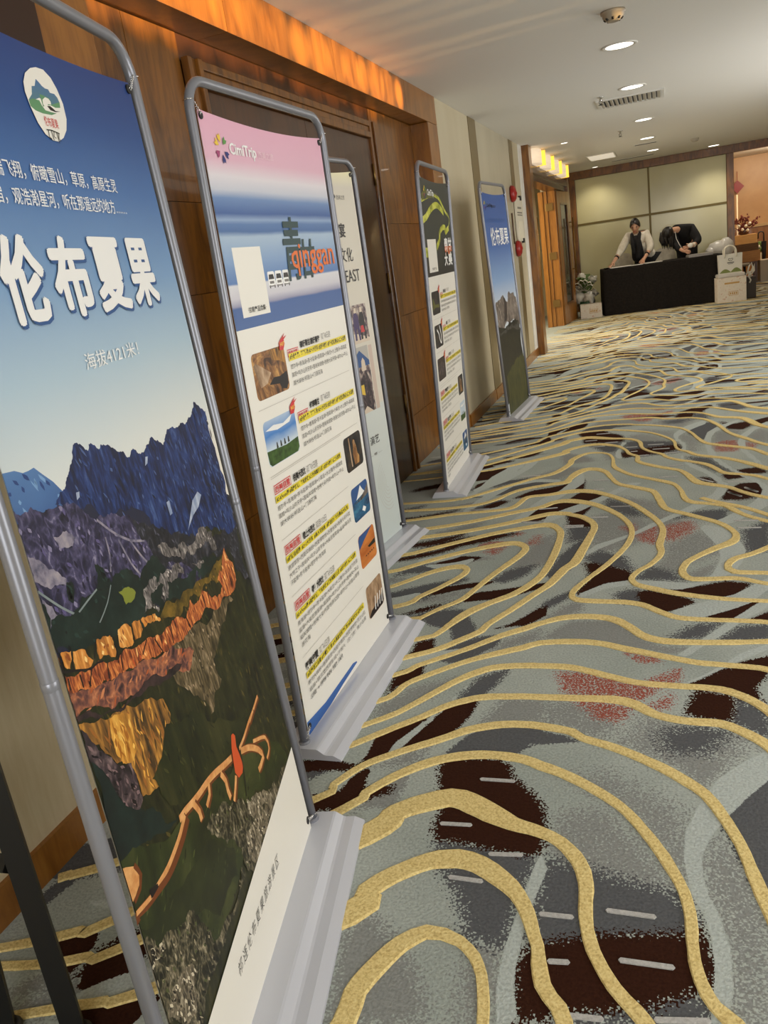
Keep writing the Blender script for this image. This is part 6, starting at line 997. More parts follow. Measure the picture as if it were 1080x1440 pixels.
def template(p, t, pics, titles, right=0.352):
    """the tour list both tall posters share: two or three rows with the photo at the left, then rows with it at the right"""
    nleft = 2 if len(pics) == 6 and pics[2] == 'statue' else 3
    for i in range(nleft):
        v = 1.006 - 0.182 * i; photo(p, pics[i], -0.331, -0.127, v, v + 0.124); badge(t, -0.138, v + 0.13)
        tagbox(t, -0.112, -0.036, v + 0.086, v + 0.107); t.text('·' + titles[i][0], -0.022, titles[i][2], v + 0.1, v + 0.121, INK['ink'], 0.035); t.text(titles[i][1], titles[i][2] + 0.014, titles[i][2] + 0.09, v + 0.104, v + 0.124, INK['grey_ink'], -0.004)
        t.rect(-0.107, right, v + 0.074, v + 0.095, INK['hi']); t.text('#升级餐宿，轻奢体验 #2+1大巴车 #全程0购物 #打卡网红景点 #二人成团', -0.102, right - 0.004, v + 0.077, v + 0.093, INK['ink'], 0.03)
        lines(t, BODY, -0.104, right - 0.006, v + 0.05, 0.0235, 0.0145, 0.116); t.rect(-0.342, right - 0.01, v - 0.024, v - 0.0228, INK['rule'])
    tops = (0.775, 0.600, 0.432, 0.244) if nleft == 2 else (0.585, 0.418, 0.226)
    kinds = pics[nleft:]
    for i, v in enumerate(tops):
        k = i + nleft; has_tag = not (nleft == 2 and i == 3); b = (BODY, BODY4, BODY5, BODY6)[i if nleft == 2 else i]
        if has_tag: tagbox(t, -0.333, -0.226, v - 0.026, v); u = -0.212
        else: u = -0.330
        t.text('·' + titles[k][0] if has_tag else titles[k][0], u, u + 0.092, v - 0.026, v - 0.002, INK['ink'], 0.035); t.text(titles[k][1], u + 0.1, u + 0.182, v - 0.026, v - 0.004, INK['grey_ink'], -0.004)
        t.rect(-0.334, 0.158, v - 0.05, v - 0.031, INK['hi']); t.text(titles[k][2], -0.33, 0.15, v - 0.048, v - 0.033, INK['ink'], 0.03)
        lines(t, b, -0.332, 0.16, v - 0.073, 0.0222, 0.0142, -0.075 if len(b) == 3 else -0.27); t.rect(-0.342, 0.18, v + 0.02, v + 0.0212, INK['rule'])
        photo(p, kinds[i], 0.197, 0.358, v - 0.118, v - 0.001)
def vans(p, u, v):
    for k in range(3):
        a = u + k * 0.048
        p.round(a, a + 0.043, v + 0.004, v + 0.045, 0.006, INK['white_ink']); p.poly([(a + 0.004, v + 0.024), (a + 0.039, v + 0.024), (a + 0.035, v + 0.037), (a + 0.008, v + 0.037)], INK['photo_dark'])
        for q in (0.004, 0.033): p.rect(a + q, a + q + 0.006, v, v + 0.008, INK['crack'])
        p.rect(a + 0.008, a + 0.035, v + 0.012, v + 0.019, INK['grey_ink']); p.rect(a + 0.002, a + 0.041, v + 0.004, v + 0.007, INK['grey_ink'])
def draw2(p, t):
    vans(p, -0.152, 1.288)
    p.rect(-0.33, -0.17, 1.225, 1.401, INK['paper_white']); t.text('·甘青产品合集·', -0.302, -0.194, 1.235, 1.25, INK['ink'], 0.01)
    flower(t, -0.292, 1.639, 0.034); t.text('CimiTrip', -0.252, -0.103, 1.62, 1.657, INK['white_ink'], 0.025, 2); t.text('西美之旅', -0.092, 0.003, 1.628, 1.648, prose, 0.0)
    t.text('青', -0.024, 0.104, 1.299, 1.478, INK['pine'], 0.018, 2, 0.2); t.text('甘', 0.085, 0.2, 1.3, 1.415, INK['pine'], 0.015, 2, 0.2); None
    t.text('qinggan', 0.018, 0.352, 1.31, 1.402, INK['orange'], 0.012, 2)
    template(p, t, ('cave', 'lake', 'statue', 'tarn', 'dune', 'ridge'), (('高端青甘/高端青海', '双飞8日游', 0.132), ('纯享青甘', '双飞8日游', 0.056), ('悦美大西北', '双飞9日游', '#2-8人mini团 #深度游玩，轻松舒适 #三张通票随心游 #全程0购物 #二人成团'), ('恋上大西北', '双卧12日', '#纯玩自组团  #2+1大巴车  #单人可拼房  #赠送价值千元景点大礼包'), ('嗨！大西北', '双飞9日游', '#2-8人mini团 #深度游玩，轻松舒适 #三张通票随心游 #全程0购物 #二人成团'), ('醉美宁夏', '双飞6日游', '#百座酒窖品鉴 #宁夏博物馆 #大漠星空民宿体验 #品黄河文化 #沙坡头')))
    p.poly([(-0.378, 0.036), (-0.378, 0.078), (-0.242, 0.064), (-0.001, 0.066), (0.03, 0.058), (0.034, 0.052), (-0.1, 0.046), (-0.21, 0.037)], INK['streak'])
prose = pm('pale_rose_ink', 236, 206, 214)
def draw3(p, t):
    flower(t, -0.29, 1.62, 0.034); t.text('CimiTrip', -0.06, 0.191, 1.598, 1.634, INK['ink'], 0.025, 2); t.text('西美之旅', 0.2, 0.278, 1.603, 1.622, INK['grey_ink'], 0.0)
    t.text('盛宴', 0.118, 0.237, 1.446, 1.506, INK['ink'], 0.02, 2); t.text('族文化', 0.09, 0.277, 1.343, 1.403, INK['ink'], 0.0, 2)
    t.text('FEAST', 0.147, 0.317, 1.256, 1.308, INK['ink'], 0.0, 3)
    for u in (0.147, 0.184): t.rect(u - 0.004, u + 0.02, 1.256, 1.2585, INK['ink'])
    p.rect(-0.33, 0.33, 0.985, 1.155, INK['photo_crowd']); p.poly([(-0.33, 0.985), (0.33, 0.985), (0.33, 1.0), (0.2, 1.03), (-0.33, 1.04)], INK['skin_ink'])
    for u, m in ((0.215, 'purple_ink'), (0.275, 'crack'), (0.06, 'purple_ink')):
        p.poly([(u - 0.03, 1.0), (u - 0.012, 1.0), (u - 0.008, 1.05), (u + 0.004, 1.05), (u + 0.01, 0.998), (u + 0.026, 0.998), (u + 0.024, 1.1), (u + 0.012, 1.12), (u - 0.014, 1.12), (u - 0.028, 1.1)], INK[m]); p.poly([(u - 0.012, 1.12), (u + 0.012, 1.12), (u + 0.01, 1.142), (u - 0.008, 1.142)], INK['skin_ink'])
    p.poly([(0.25, 1.03), (0.29, 1.03), (0.28, 1.06), (0.255, 1.06)], INK['red_ink'])
    p.rect(-0.33, 0.288, 0.668, 0.97, INK['photo_crowd']); p.rect(-0.33, 0.288, 0.88, 0.97, INK['rule']); p.poly([(0.05, 0.88), (0.2, 0.955), (0.288, 0.9), (0.288, 0.88)], INK['photo_blue'])
    p.poly([(0.15, 0.668), (0.27, 0.668), (0.28, 0.78), (0.25, 0.84), (0.235, 0.86), (0.2, 0.84), (0.16, 0.8)], INK['purple_rock']); p.poly([(0.2, 0.86), (0.245, 0.86), (0.24, 0.905), (0.222, 0.92), (0.205, 0.905)], INK['skin_ink']); p.poly([(0.13, 0.668), (0.2, 0.7), (0.26, 0.668)], INK['skin_ink'])
    p.poly([(0.165, 0.76), (0.2, 0.75), (0.2, 0.8), (0.17, 0.8)], INK['petal_y'])
    p.rect(0.295, 0.333, 0.667, 0.966, INK['tan_bar'])
    t.text('演艺', 0.17, 0.27, 0.515, 0.555, INK['ink'], 0.0, 2); t.text('— 等 —', 0.14, 0.28, 0.462, 0.475, INK['grey_ink'])
    for k in range(7):
        r = 0.02 + 0.018 * k; p.ribbon([(0.29 + r * 0.8 * math.cos(a * PI / 8), 0.3 + r * math.sin(a * PI / 8)) for a in range(5, 14)], 0.0015, INK['rule'])
def draw4(p, t):
    art_from(p, '3'); p.rect(-0.312, -0.09, 1.231, 1.405, INK['paper_white']); t.text('甘青产品', -0.25, -0.14, 1.242, 1.256, INK['ink'])
    flower(t, -0.27, 1.645, 0.034); t.text('CimiTrip', -0.215, -0.05, 1.622, 1.664, INK['white_ink'], 0.03, 2); t.text('西美之旅', -0.04, 0.04, 1.634, 1.652, INK['grey_ink'])
    t.text('青', 0.13, 0.23, 1.33, 1.41, INK['white_ink'], 0.04, 2); t.text('甘', 0.24, 0.345, 1.335, 1.41, INK['white_ink'], 0.04, 2); t.text('大', 0.1, 0.2, 1.25, 1.325, INK['white_ink'], 0.04, 2); t.text('美', 0.22, 0.335, 1.25, 1.33, INK['white_ink'], 0.04, 2); t.text('qinggan', 0.13, 0.35, 1.315, 1.375, INK['orange'], 0.012, 2)
    template(p, t, ('night', 'river', 'canyon', 'statue', 'lake', 'tarn'), (('雪域西藏', '双飞8日游', 0.05), ('天路', '双飞9日游', 0.02), ('林芝桃花', '双飞9日游', 0.05), ('醉美北疆', '双飞8日游', '#2-8人mini团 #深度游玩，轻松舒适 #全程0购物'), ('恋上南疆', '双飞10日', '#纯玩自组团 #2+1大巴车 #单人可拼房 #二人成团'), ('嗨！新疆', '双飞9日游', '#2-8人mini团 #深度游玩，轻松舒适 #全程0购物')))
def draw5(p, t):
    art_from(p, '4'); t.text('QINGGAN', -0.34, 0.285, 1.498, 1.535, INK['faint_blue'], 0.0, 2)
    flower(t, -0.31, 1.625, 0.034); t.text('CimiTrip', -0.26, -0.08, 1.605, 1.64, INK['ink'], 0.02, 2); t.text('西美之旅', -0.07, 0.02, 1.612, 1.632, INK['ink'])
    t.text('伦布夏果', -0.25, 0.335, 1.33, 1.465, INK['white_ink'], 0.012, 2)
PW = INK['paper_white']
stand('silver banner stand with deep blue sky and mountain poster, largest and nearest', 0.6907, 1.0901, -0.1943, 0.075, -0.0657, 1.7994, [(1.722, SKY1), (0.9, SKY1)], draw1)
stand('banner stand whose poster has a pink sky over a blue lake and a tour list', 0.4546, 2.2169, 0.0074, 0.036, -0.0056, 1.7868, [(1.722, SKY2), (1.197, PW)], draw2)
stand('banner stand with pale cream poster mostly hidden behind the pink lake poster', 0.1432, 3.2905, 0.1116, 0.0005, -0.0018, 1.7643, [(1.722, FEAST3), (0.9, FEAST3)], draw3)
stand('banner stand with black and neon yellow poster head above a white tour list', 0.2415, 4.7123, -0.0424, 0.0141, 0.0281, 1.7868, [(1.722, DARK4), (1.21, PW)], draw4)
stand('banner stand with blue poster of a grey rock cliff, farthest along the wall', 0.3095, 6.6878, 0.0564, -0.0074, -0.0285, 1.7868, [(1.722, SKY5), (0.9, SKY5)], draw5)

# ---------------------------------------------------------------- black rack at the near left
t = thing('display_easel', 'black metal easel legs beside the nearest poster stand', 'easel', (0.377, 0.876, 0))
def sq(pts, h, name):
    mb = MB(); mb.tube(pts, h, 4, smooth=False); return mb.build(name, BLACKM, t)
sq([(0, 0, 0.012), (0, 0, 1.02)], 0.026, 'leg'); sq([(-0.15, -0.02, 0.012), (-0.11, -0.02, 0.42)], 0.026, 'leg'); sq([(-0.02, 0.0, 0.40), (-0.34, -0.02, 0.40)], 0.022, 'crossbar')
sq([(-0.34, -0.02, 0.012), (-0.34, -0.02, 1.02)], 0.026, 'leg'); sq([(0.0, 0, 1.0), (-0.34, -0.02, 1.0)], 0.022, 'crossbar')
bx('shade_board', BLACKM, -0.36, -0.012, 0.014, 0.03, 0.62, 1.95, t, 0.003)  # unseen board, added on the easel to shade the near wall
for x in (0, -0.15, -0.34): MB().lathe([(0.03, 0.0), (0.032, 0.008), (0.024, 0.02)], 14, (x, 0 if x == 0 else -0.02, 0.004)).build('foot_cap', BLACKM, t)
MB().lathe([(0.009, -0.004), (0.009, 0.006), (0.004, 0.008)], 10, (-0.055, -0.022, 0.41), 'Y').build('bolt', CHROME, t)

# ---------------------------------------------------------------- ceiling fittings
LENS = mat('downlight_lens', rgb(255, 246, 230), 0.4, emit=(1, 0.93, 0.82, 1), estr=4.5)
TRIMW = mat('downlight_trim', rgb(216, 214, 208), 0.4)
def downlight(label, x, y, r, power, ang=125, grp='round downlights in the ceiling'):
    t = thing('downlight', label, 'ceiling light', (x, y, CEILZ), 0, grp)
    MB().lathe([(r * 0.78, 0.0), (r * 0.8, -0.004), (r, -0.006), (r * 1.04, -0.003), (r * 1.04, 0.0)], 32, cap=False).build('trim_ring', TRIMW, t)
    MB().lathe([(0.001, -0.0025), (r * 0.79, -0.0025)], 32, cap=False).build('lens', LENS, t)
    spot('lamp', (x, y, CEILZ - 0.03), (x, y, 0), power, math.radians(ang), 0.8, (1, 0.90, 0.76), r * 0.7)
for lab, y, x, r in (('large round downlight just behind the smoke detector', 5.83, 1.281, 0.105), ('large round downlight just before the air vent', 7.53, 1.306, 0.105), ('round downlight right behind the air vent', 9.85, 1.352, 0.105), ('second round downlight behind the air vent', 11.9, 1.36, 0.105), ('round downlight over the front edge of the black table', 13.89, 1.414, 0.105)):
    downlight(lab, x, y, r, 18 if y < 9 else 46)
downlight('round downlight near the top right of the painted glass wall', 2.33, 15.1, 0.105, 42)
downlight('small spotlight in the ceiling before the ballroom doors', 0.44, 10.65, 0.05, 210, 80); downlight('round downlight by the corner of the glass wall', 0.474, 15.2, 0.06, 26)
downlight('small spotlight in the lounge ceiling behind the right post', 2.95, 16.3, 0.05, 22)
t = thing('light_panel', 'flat rectangular light panel in the ceiling before the glass wall', 'ceiling light', (0.70, 13.4, CEILZ))
MB().box(-0.2, 0.2, -0.42, 0.42, -0.008, 0).build('frame', TRIMW, t); MB().box(-0.18, 0.18, -0.4, 0.4, -0.010, -0.0075).build('diffuser', mat('panel_diffuser', rgb(230, 222, 200), 0.5, emit=(1, 0.9, 0.75, 1), estr=0.55), t)
t = thing('smoke_detector', 'round white smoke detector on the ceiling nearest the viewer', 'smoke detector', (1.288, 4.936, CEILZ), 0, None)
MB().lathe([(0.062, 0.0), (0.064, -0.012), (0.056, -0.018), (0.054, -0.03), (0.034, -0.046), (0.03, -0.05)], 28).build('housing', mat('detector_shell', rgb(150, 140, 122), 0.5), t)
mb = MB()
for k in range(8):
    a = k * PI / 4; mb.tube([(0.047 * math.cos(a), 0.047 * math.sin(a), -0.034), (0.038 * math.cos(a), 0.038 * math.sin(a), -0.044)], 0.006, 6)
mb.build('vent_slot', BLACKM, t)
t = thing('smoke_detector', 'small beige detector on the far ceiling near the glass wall beam', 'smoke detector', (1.98, 13.2, CEILZ))
MB().lathe([(0.055, 0.0), (0.055, -0.014), (0.04, -0.04), (0.02, -0.046)], 20).build('housing', mat('detector_shell_far', rgb(170, 162, 148), 0.5), t)
t = thing('air_vent', 'white louvered air vent set into the ceiling', 'vent', (1.273, 8.15, CEILZ), math.radians(0))
mb = MB()
for b in ((-0.28, 0.28, -0.25, -0.215), (-0.28, 0.28, 0.215, 0.25), (-0.28, -0.25, -0.215, 0.215), (0.25, 0.28, -0.215, 0.215)): mb.box(b[0], b[1], b[2], b[3], -0.012, 0, 0.002)
mb.build('frame', TRIMW, t); MB().box(-0.25, 0.25, -0.215, 0.215, -0.002, 0).build('duct_back', mat('duct_dark', rgb(60, 58, 56), 0.8), t)
sl = None
for k in range(13):
    x = -0.235 + k * 0.039
    if sl is None:
        mb = MB(); v = [(-0.012, 0, -0.002), (0.014, 0, -0.016), (0.016, 0, -0.014), (-0.010, 0, 0.0)]
        A = [mb.bm.verts.new((p[0], -0.213, p[2])) for p in v]; B = [mb.bm.verts.new((p[0], 0.213, p[2])) for p in v]
        for i in range(4): mb.face([A[i], A[(i + 1) % 4], B[(i + 1) % 4], B[i]])
        mb.face(A[::-1]); mb.face(B); sl = mb.build('slat', TRIMW, t); o = sl
    else: o = sl.copy(); C.objects.link(o)
    o.location = (x, 0, 0)
for lab, x, y in (('dark sprinkler head beside the air vent', 1.046, 7.72), ('dark sprinkler head on the ceiling behind the air vent', 1.085, 10.5)):
    t = thing('sprinkler_head', lab, 'sprinkler', (x, y, CEILZ), 0, 'sprinkler heads on the ceiling')
    MB().lathe([(0.03, 0.0), (0.028, -0.006), (0.012, -0.008), (0.01, -0.03), (0.007, -0.034)], 14).build('body', CHROME, t)
    mb = MB(); mb.tube([(0.01, 0, -0.03), (0.014, 0, -0.045), (0, 0, -0.06)], 0.0025, 6); mb.tube([(-0.01, 0, -0.03), (-0.014, 0, -0.045), (0, 0, -0.06)], 0.0025, 6); mb.lathe([(0.004, -0.058), (0.02, -0.06), (0.02, -0.063)], 12); mb.build('deflector', BLACKM, t)
for lab, x, y, s in (('thin dark slot vent in the far ceiling, nearer one', 1.33, 12.6, 0.16), ('thin dark slot vent in the far ceiling before the glass wall', 1.1, 14.6, 0.34)):
    t = thing('slot_diffuser', lab, 'vent', (x, y, CEILZ), 0, 'slot vents in the far ceiling'); MB().box(-s, s, -0.06, 0.06, -0.006, 0, 0.002).build('frame', TRIMW, t)
    for q in (-0.03, 0.0, 0.03): MB().box(-s + 0.02, s - 0.02, q - 0.009, q + 0.009, -0.0075, -0.005).build('slot', BLACKM, t)

# ---------------------------------------------------------------- lamps over the ballroom doors
AMBER = mat('amber_lamp_glass', rgb(240, 220, 190), 0.3, emit=(1.0, 0.80, 0.58, 1), estr=0.62)
YELLOWG = mat('yellow_lamp_edge', rgb(250, 190, 60), 0.3, emit=(1.0, 0.55, 0.06, 1), estr=1.5)
for k, nm in enumerate(('first', 'second', 'third', 'fourth')):
    y = 10.58 + k * 0.93
    t = thing('wall_lamp', nm + ' glowing amber glass lamp from the near pillar above the ballroom doors', 'lamp', (0.05, y, 2.195), 0, 'amber lamps above the ballroom doors')
    MB().box(-0.05, 0.0, -0.3, 0.3, 0.0, 0.185, 0.004).build('backplate', WOOD_DARK, t)
    mb = MB(); n = 14; A = []; B = []
    for i in range(n + 1):
        a = -PI / 2 + PI * i / n; A.append(mb.bm.verts.new((0.01 + 0.11 * math.cos(a), 0.27 * math.sin(a), 0.004))); B.append(mb.bm.verts.new((0.01 + 0.11 * math.cos(a), 0.27 * math.sin(a), 0.165)))
    for i in range(n): mb.face([A[i], A[i + 1], B[i + 1], B[i]], True)
    mb.face(A[::-1]); mb.face(B); mb.build('glass_shade', AMBER, t)
    MB().box(0.0, 0.135, 0.275, 0.30, 0.002, 0.175, 0.003).build('edge_strip', YELLOWG, t)
# added spots without fixtures, throwing warm streaks on the header over the recess
for y, p_, a_ in ((2.2, 90, 3.4), (2.42, 90, 3.6), (2.64, 110, 3.6), (2.86, 120, 3.6), (3.08, 110, 3.6), (3.3, 90, 3.6), (3.52, 90, 3.6), (3.75, 260, 3.4), (3.98, 130, 3.6), (4.2, 90, 3.6), (4.42, 110, 3.6), (4.6, 260, 3.2), (4.82, 130, 3.6), (5.05, 90, 3.6), (5.26, 320, 2.8)):
    spot('header_added_spot', (4.0, y - 0.6, 2.27), (0.0, y, 2.28), p_ * (26 if p_ < 200 else 13), math.radians(a_ * (1.35 if p_ < 200 else 1.1)), 1.0, (1, 0.60, 0.20), 0.01)

# ---------------------------------------------------------------- wall fittings by the blue poster
for lab, y, z in (('round red fire alarm bell high on the wall by the blue poster', 9.14, 1.834), ('round red fire alarm bell lower on the wall, under the white sign', 9.2, 1.277)):
    t = thing('alarm_bell', lab, 'alarm bell', (0.006, y, z), 0, 'red alarm bells')
    MB().lathe([(0.082, 0.0), (0.084, 0.012), (0.078, 0.034), (0.055, 0.05), (0.02, 0.056), (0.012, 0.062)], 26, axis='X').build('gong', REDP, t); MB().lathe([(0.05, -0.006), (0.05, 0.0)], 18, axis='X').build('back_box', BLACKM, t)
t = thing('wall_sign', 'white rounded evacuation sign with dark clips beside the red bells', 'sign', (0.006, 9.53, 1.58))
f = []
for cy, cz, a0 in ((0.19, 0.16, 0), (-0.19, 0.16, 90), (-0.19, -0.16, 180), (0.19, -0.16, 270)):
    f += [(cy + 0.07 * math.cos(math.radians(a0 + k * 22.5)), cz + 0.07 * math.sin(math.radians(a0 + k * 22.5))) for k in range(5)]
mb = MB(); A = [mb.bm.verts.new((0, y, z)) for y, z in f]; B = [mb.bm.verts.new((0.012, y, z)) for y, z in f]; mb.face(A[::-1]); mb.face(B)
for i in range(len(f)): mb.face([A[i], A[(i + 1) % len(f)], B[(i + 1) % len(f)], B[i]])
mb.build('plate', mat('sign_plate', rgb(222, 216, 200), 0.35), t)
mb = MB()
for z, h, wd in ((0.12, 0.022, 0.13), (0.07, 0.016, 0.17), (0.045, 0.014, 0.17)): mb.box(0.012, 0.0125, -wd, wd, z - h / 2, z + h / 2)
mb.build('sign_print', mat('sign_grey', rgb(130, 126, 116), 0.5), t); MB().box(0.012, 0.016, -0.13, 0.13, -0.2, -0.02, 0.002).build('sign_card', mat('sign_card', rgb(234, 228, 208), 0.4), t)
for y, z in ((0.12, 0.225), (0.12, -0.225)): MB().box(-0.002, 0.02, y - 0.045, y + 0.045, z - 0.025, z + 0.025, 0.005).build('clip', BLACKM, t)
t = thing('wall_rod', 'dark vertical rod on the wall under the upper red bell', 'rod', (0.006, 9.02, 1.5)); MB().tube([(0.008, 0, -0.17), (0.008, 0, 0.14)], 0.008, 8).build('rod', WOOD_DARK, t)

# ---------------------------------------------------------------- registration table
TB = thing('banquet_table', 'long folding banquet table hidden under a black cloth', 'table', (1.39, 14.52, 0), math.atan2(0.22, 1.68))
tb = TB
MB().box(-0.86, 0.86, -0.28, 0.28, 0.70, 0.732, 0.004).build('tabletop', mat('table_laminate', rgb(120, 100, 76), 0.5), tb)
for x in (-0.75, 0.75):
    for y in (-0.22, 0.22): MB().tube([(x, y, 0.002), (x, y, 0.70)], 0.014, 8).build('leg', CHROME, tb)
cl = thing('tablecloth', 'black cloth draped to the floor over the long table', 'tablecloth', (1.39, 14.52, 0), math.atan2(0.22, 1.68))
mb = MB(); N = 40
def ringp(z, fl):
    pts = []
    L_, D_ = 0.87, 0.29
    per = [(-L_, -D_), (L_, -D_), (L_, D_), (-L_, D_)]
    for e in range(4):
        a, b = per[e], per[(e + 1) % 4]; n = 34 if e % 2 == 0 else 12
        for k in range(n):
            u = k / n; x = a[0] + (b[0] - a[0]) * u; y = a[1] + (b[1] - a[1]) * u
            nx, ny = ((0, -1), (1, 0), (0, 1), (-1, 0))[e]; wv = fl * (0.4 + 0.6 * math.sin(u * 31 + e * 2) ** 2) if 0.02 < u < 0.98 else fl
            pts.append((x + nx * wv, y + ny * wv, z))
    return pts
rings = [[mb.bm.verts.new(p) for p in ringp(z, fl)] for z, fl in ((0.738, -0.004), (0.733, 0.003), (0.70, 0.006), (0.45, 0.012), (0.2, 0.018), (0.006, 0.024))]
mb.face(rings[0])
for A, B in zip(rings, rings[1:]):
    for k in range(len(A)): mb.face([A[k], B[k], B[(k + 1) % len(A)], A[(k + 1) % len(A)]], True)
o = mb.build('cloth', BLACKC, cl)
# the right end flares outwards as the photograph shows
for v in o.data.vertices:
    if v.co.x > 0.8: v.co.x += 0.09 * max(0, (v.co.z - 0.0) / 0.74) ** 1.0 * (1 if v.co.y < 0.1 else 0.4)
TZ = 0.7385
def onT(x, y, z=0.0):
    a = math.atan2(0.22, 1.68); return (1.39 + x * math.cos(a) - y * math.sin(a), 14.52 + x * math.sin(a) + y * math.cos(a), TZ + z)
PAPER = mat('white_paper', rgb(226, 222, 212), 0.6)
def sheets(label, name, x, y, w_, d_, n, ang, m=PAPER, cat='papers', th=0.0012, grp=None):
    t = thing(name, label, cat, onT(x, y), ang, grp); z = 0.0
    for k in range(n):
        mb = MB(); dx, dy = random.uniform(-.006, .006), random.uniform(-.006, .006); mb.box(-w_ / 2 + dx, w_ / 2 + dx, -d_ / 2 + dy, d_ / 2 + dy, z, z + th, 0); z += th + 0.0004; mb.build('sheet', m, t)
    return t
sheets('white papers under the hands of the woman in the white jacket', 'paper_sheets', -0.56, -0.05, 0.34, 0.21, 5, 0.1); sheets('white papers in the middle of the black table', 'paper_sheets', -0.06, -0.08, 0.26, 0.2, 7, 0.2); sheets('small white card leaning pile left of centre on black table', 'paper_sheets', -0.32, -0.14, 0.2, 0.14, 4, -0.1)
sheets('pile of grey brochures at the right end of the black table', 'brochure_pile', 0.66, -0.04, 0.36, 0.28, 6, 0.15, mat('grey_brochure', rgb(150, 144, 138), 0.35), 'brochures', 0.006)
t = thing('metal_bowl', 'small shiny metal dish at the left end of the black table', 'dish', onT(-0.8, -0.2)); MB().lathe([(0.02, 0.0), (0.035, 0.006), (0.05, 0.022), (0.052, 0.024), (0.034, 0.009), (0.001, 0.005)], 20, cap=False).build('bowl', CHROME, t)

# ---------------------------------------------------------------- covered banquet chairs
CHCLOTH = noisy('ivory_chair_cover', [rgb(178, 168, 148), rgb(198, 190, 170)], (12, 12, 12), 3, 0.8)
def chair(label, x, y, rz):
    t = thing('banquet_chair', label, 'chair', (x, y, 0), rz, 'covered chairs behind the table')
    mb = MB(); rings = []
    for z, sx, y0, y1 in ((0.05, 0.19, -0.23, 0.25), (0.25, 0.185, -0.22, 0.245), (0.44, 0.18, -0.22, 0.245), (0.47, 0.17, -0.205, 0.245)):
        rings.append([mb.bm.verts.new(p) for p in ((-sx, y0, z), (0, y0 - 0.015, z), (sx, y0, z), (sx, y1, z), (0, y1 + 0.01, z), (-sx, y1, z))])
    for A, B in zip(rings, rings[1:]):
        for k in range(6): mb.face([A[k], A[(k + 1) % 6], B[(k + 1) % 6], B[k]], True)
    mb.face(rings[-1]); mb.face(rings[0][::-1]); mb.build('seat_cover', CHCLOTH, t)
    mb = MB(); P = []
    for k in range(17):
        a = PI * k / 16; P.append((0.18 * math.copysign(abs(math.cos(a)) ** 0.6, math.cos(a)), 0.66 + 0.26 * math.sin(a) ** 0.55))
    prof = [(0.17, 0.45)] + P + [(-0.17, 0.45)]
    A = [mb.bm.verts.new((p[0], 0.20 + (p[1] - .45) * 0.12, p[1])) for p in prof]; B = [mb.bm.verts.new((p[0], 0.25 + (p[1] - .45) * 0.14, p[1])) for p in prof]
    n = len(A); mb.face(A); mb.face(B[::-1])
    for k in range(n): mb.face([A[k], A[(k + 1) % n], B[(k + 1) % n], B[k]], True)
    mb.build('back_cover', CHCLOTH, t)
    for sx in (-0.15, 0.15):
        for sy in (-0.19, 0.22): MB().tube([(sx, sy, 0.0), (sx, sy, 0.1)], 0.012, 8).build('leg', BRASS, t)
    return t
chair('ivory covered chair back beside the woman in the white jacket', 0.83, 15.13, 0.0); chair('ivory covered chair back between the two women', 1.53, 15.25, 0.0)

# ---------------------------------------------------------------- people
SKIN_ = mat('skin', rgb(206, 158, 128), 0.55, spec=0.3); HAIR = noisy('black_hair', [rgb(12, 9, 8), rgb(30, 24, 20)], (60, 60, 8), 3, 0.45)
def skin(name, nodes, edges, m, parent, sub=2):
    """one continuous surface grown over a skeleton {key: ((x, y, z), radius)}"""
    keys = list(nodes); ix = {k: i for i, k in enumerate(keys)}
    me = bpy.data.meshes.new(name); me.from_pydata([nodes[k][0] for k in keys], [(ix[a], ix[b]) for a, b in edges], [])
    o = bpy.data.objects.new(name, me); C.objects.link(o)
    md = o.modifiers.new('skin', 'SKIN'); md.use_smooth_shade = True
    if not me.skin_vertices: me.skin_vertices.new() if hasattr(me.skin_vertices, 'new') else None
    for i, k in enumerate(keys):
        r = nodes[k][1]; me.skin_vertices[0].data[i].radius = r if isinstance(r, tuple) else (r, r); me.skin_vertices[0].data[i].use_root = (i == 0)
    ms = o.modifiers.new('sub', 'SUBSURF'); ms.levels = ms.render_levels = sub
    dg = bpy.context.evaluated_depsgraph_get(); nm = bpy.data.meshes.new_from_object(o.evaluated_get(dg)); bpy.data.objects.remove(o)
    nm.materials.clear(); nm.materials.append(m)
    for p in nm.polygons: p.use_smooth = True
    q = bpy.data.objects.new(name, nm); C.objects.link(q); q.parent = parent; return q
def hand(nodes, edges, pre, wrist, d, side, up, curl=0.5):
    """palm and five fingers growing from the wrist along d; side points to the thumb, up is the back of the hand"""
    d, side, up = Vector(d).normalized(), Vector(side).normalized(), Vector(up).normalized(); w = Vector(wrist)
    nodes[pre + 'p'] = (tuple(w + d * 0.045), (0.034, 0.016)); edges.append((pre + 'w', pre + 'p'))
    for k, (off, L) in enumerate(((0.028, 0.072), (0.010, 0.080), (-0.009, 0.075), (-0.027, 0.058))):
        b = w + d * 0.088 + side * off; c1 = b + d * L * 0.5 - up * L * 0.15 * curl; c2 = c1 + d * L * 0.42 - up * L * 0.45 * curl
        for s, p, r in (('a', b, 0.0095), ('b', c1, 0.0085), ('c', c2, 0.007)): nodes[f'{pre}f{k}{s}'] = (tuple(p), r)
        edges += [(pre + 'p', f'{pre}f{k}a'), (f'{pre}f{k}a', f'{pre}f{k}b'), (f'{pre}f{k}b', f'{pre}f{k}c')]
    a = w + d * 0.03 + side * 0.034; b = a + d * 0.035 + side * 0.022 - up * 0.01; c = b + d * 0.03 + side * 0.004 - up * 0.012
    for s, p, r in (('a', a, 0.012), ('b', b, 0.0095), ('c', c, 0.008)): nodes[f'{pre}t{s}'] = (tuple(p), r)
    edges += [(pre + 'p', pre + 'ta'), (pre + 'ta', pre + 'tb'), (pre + 'tb', pre + 'tc')]
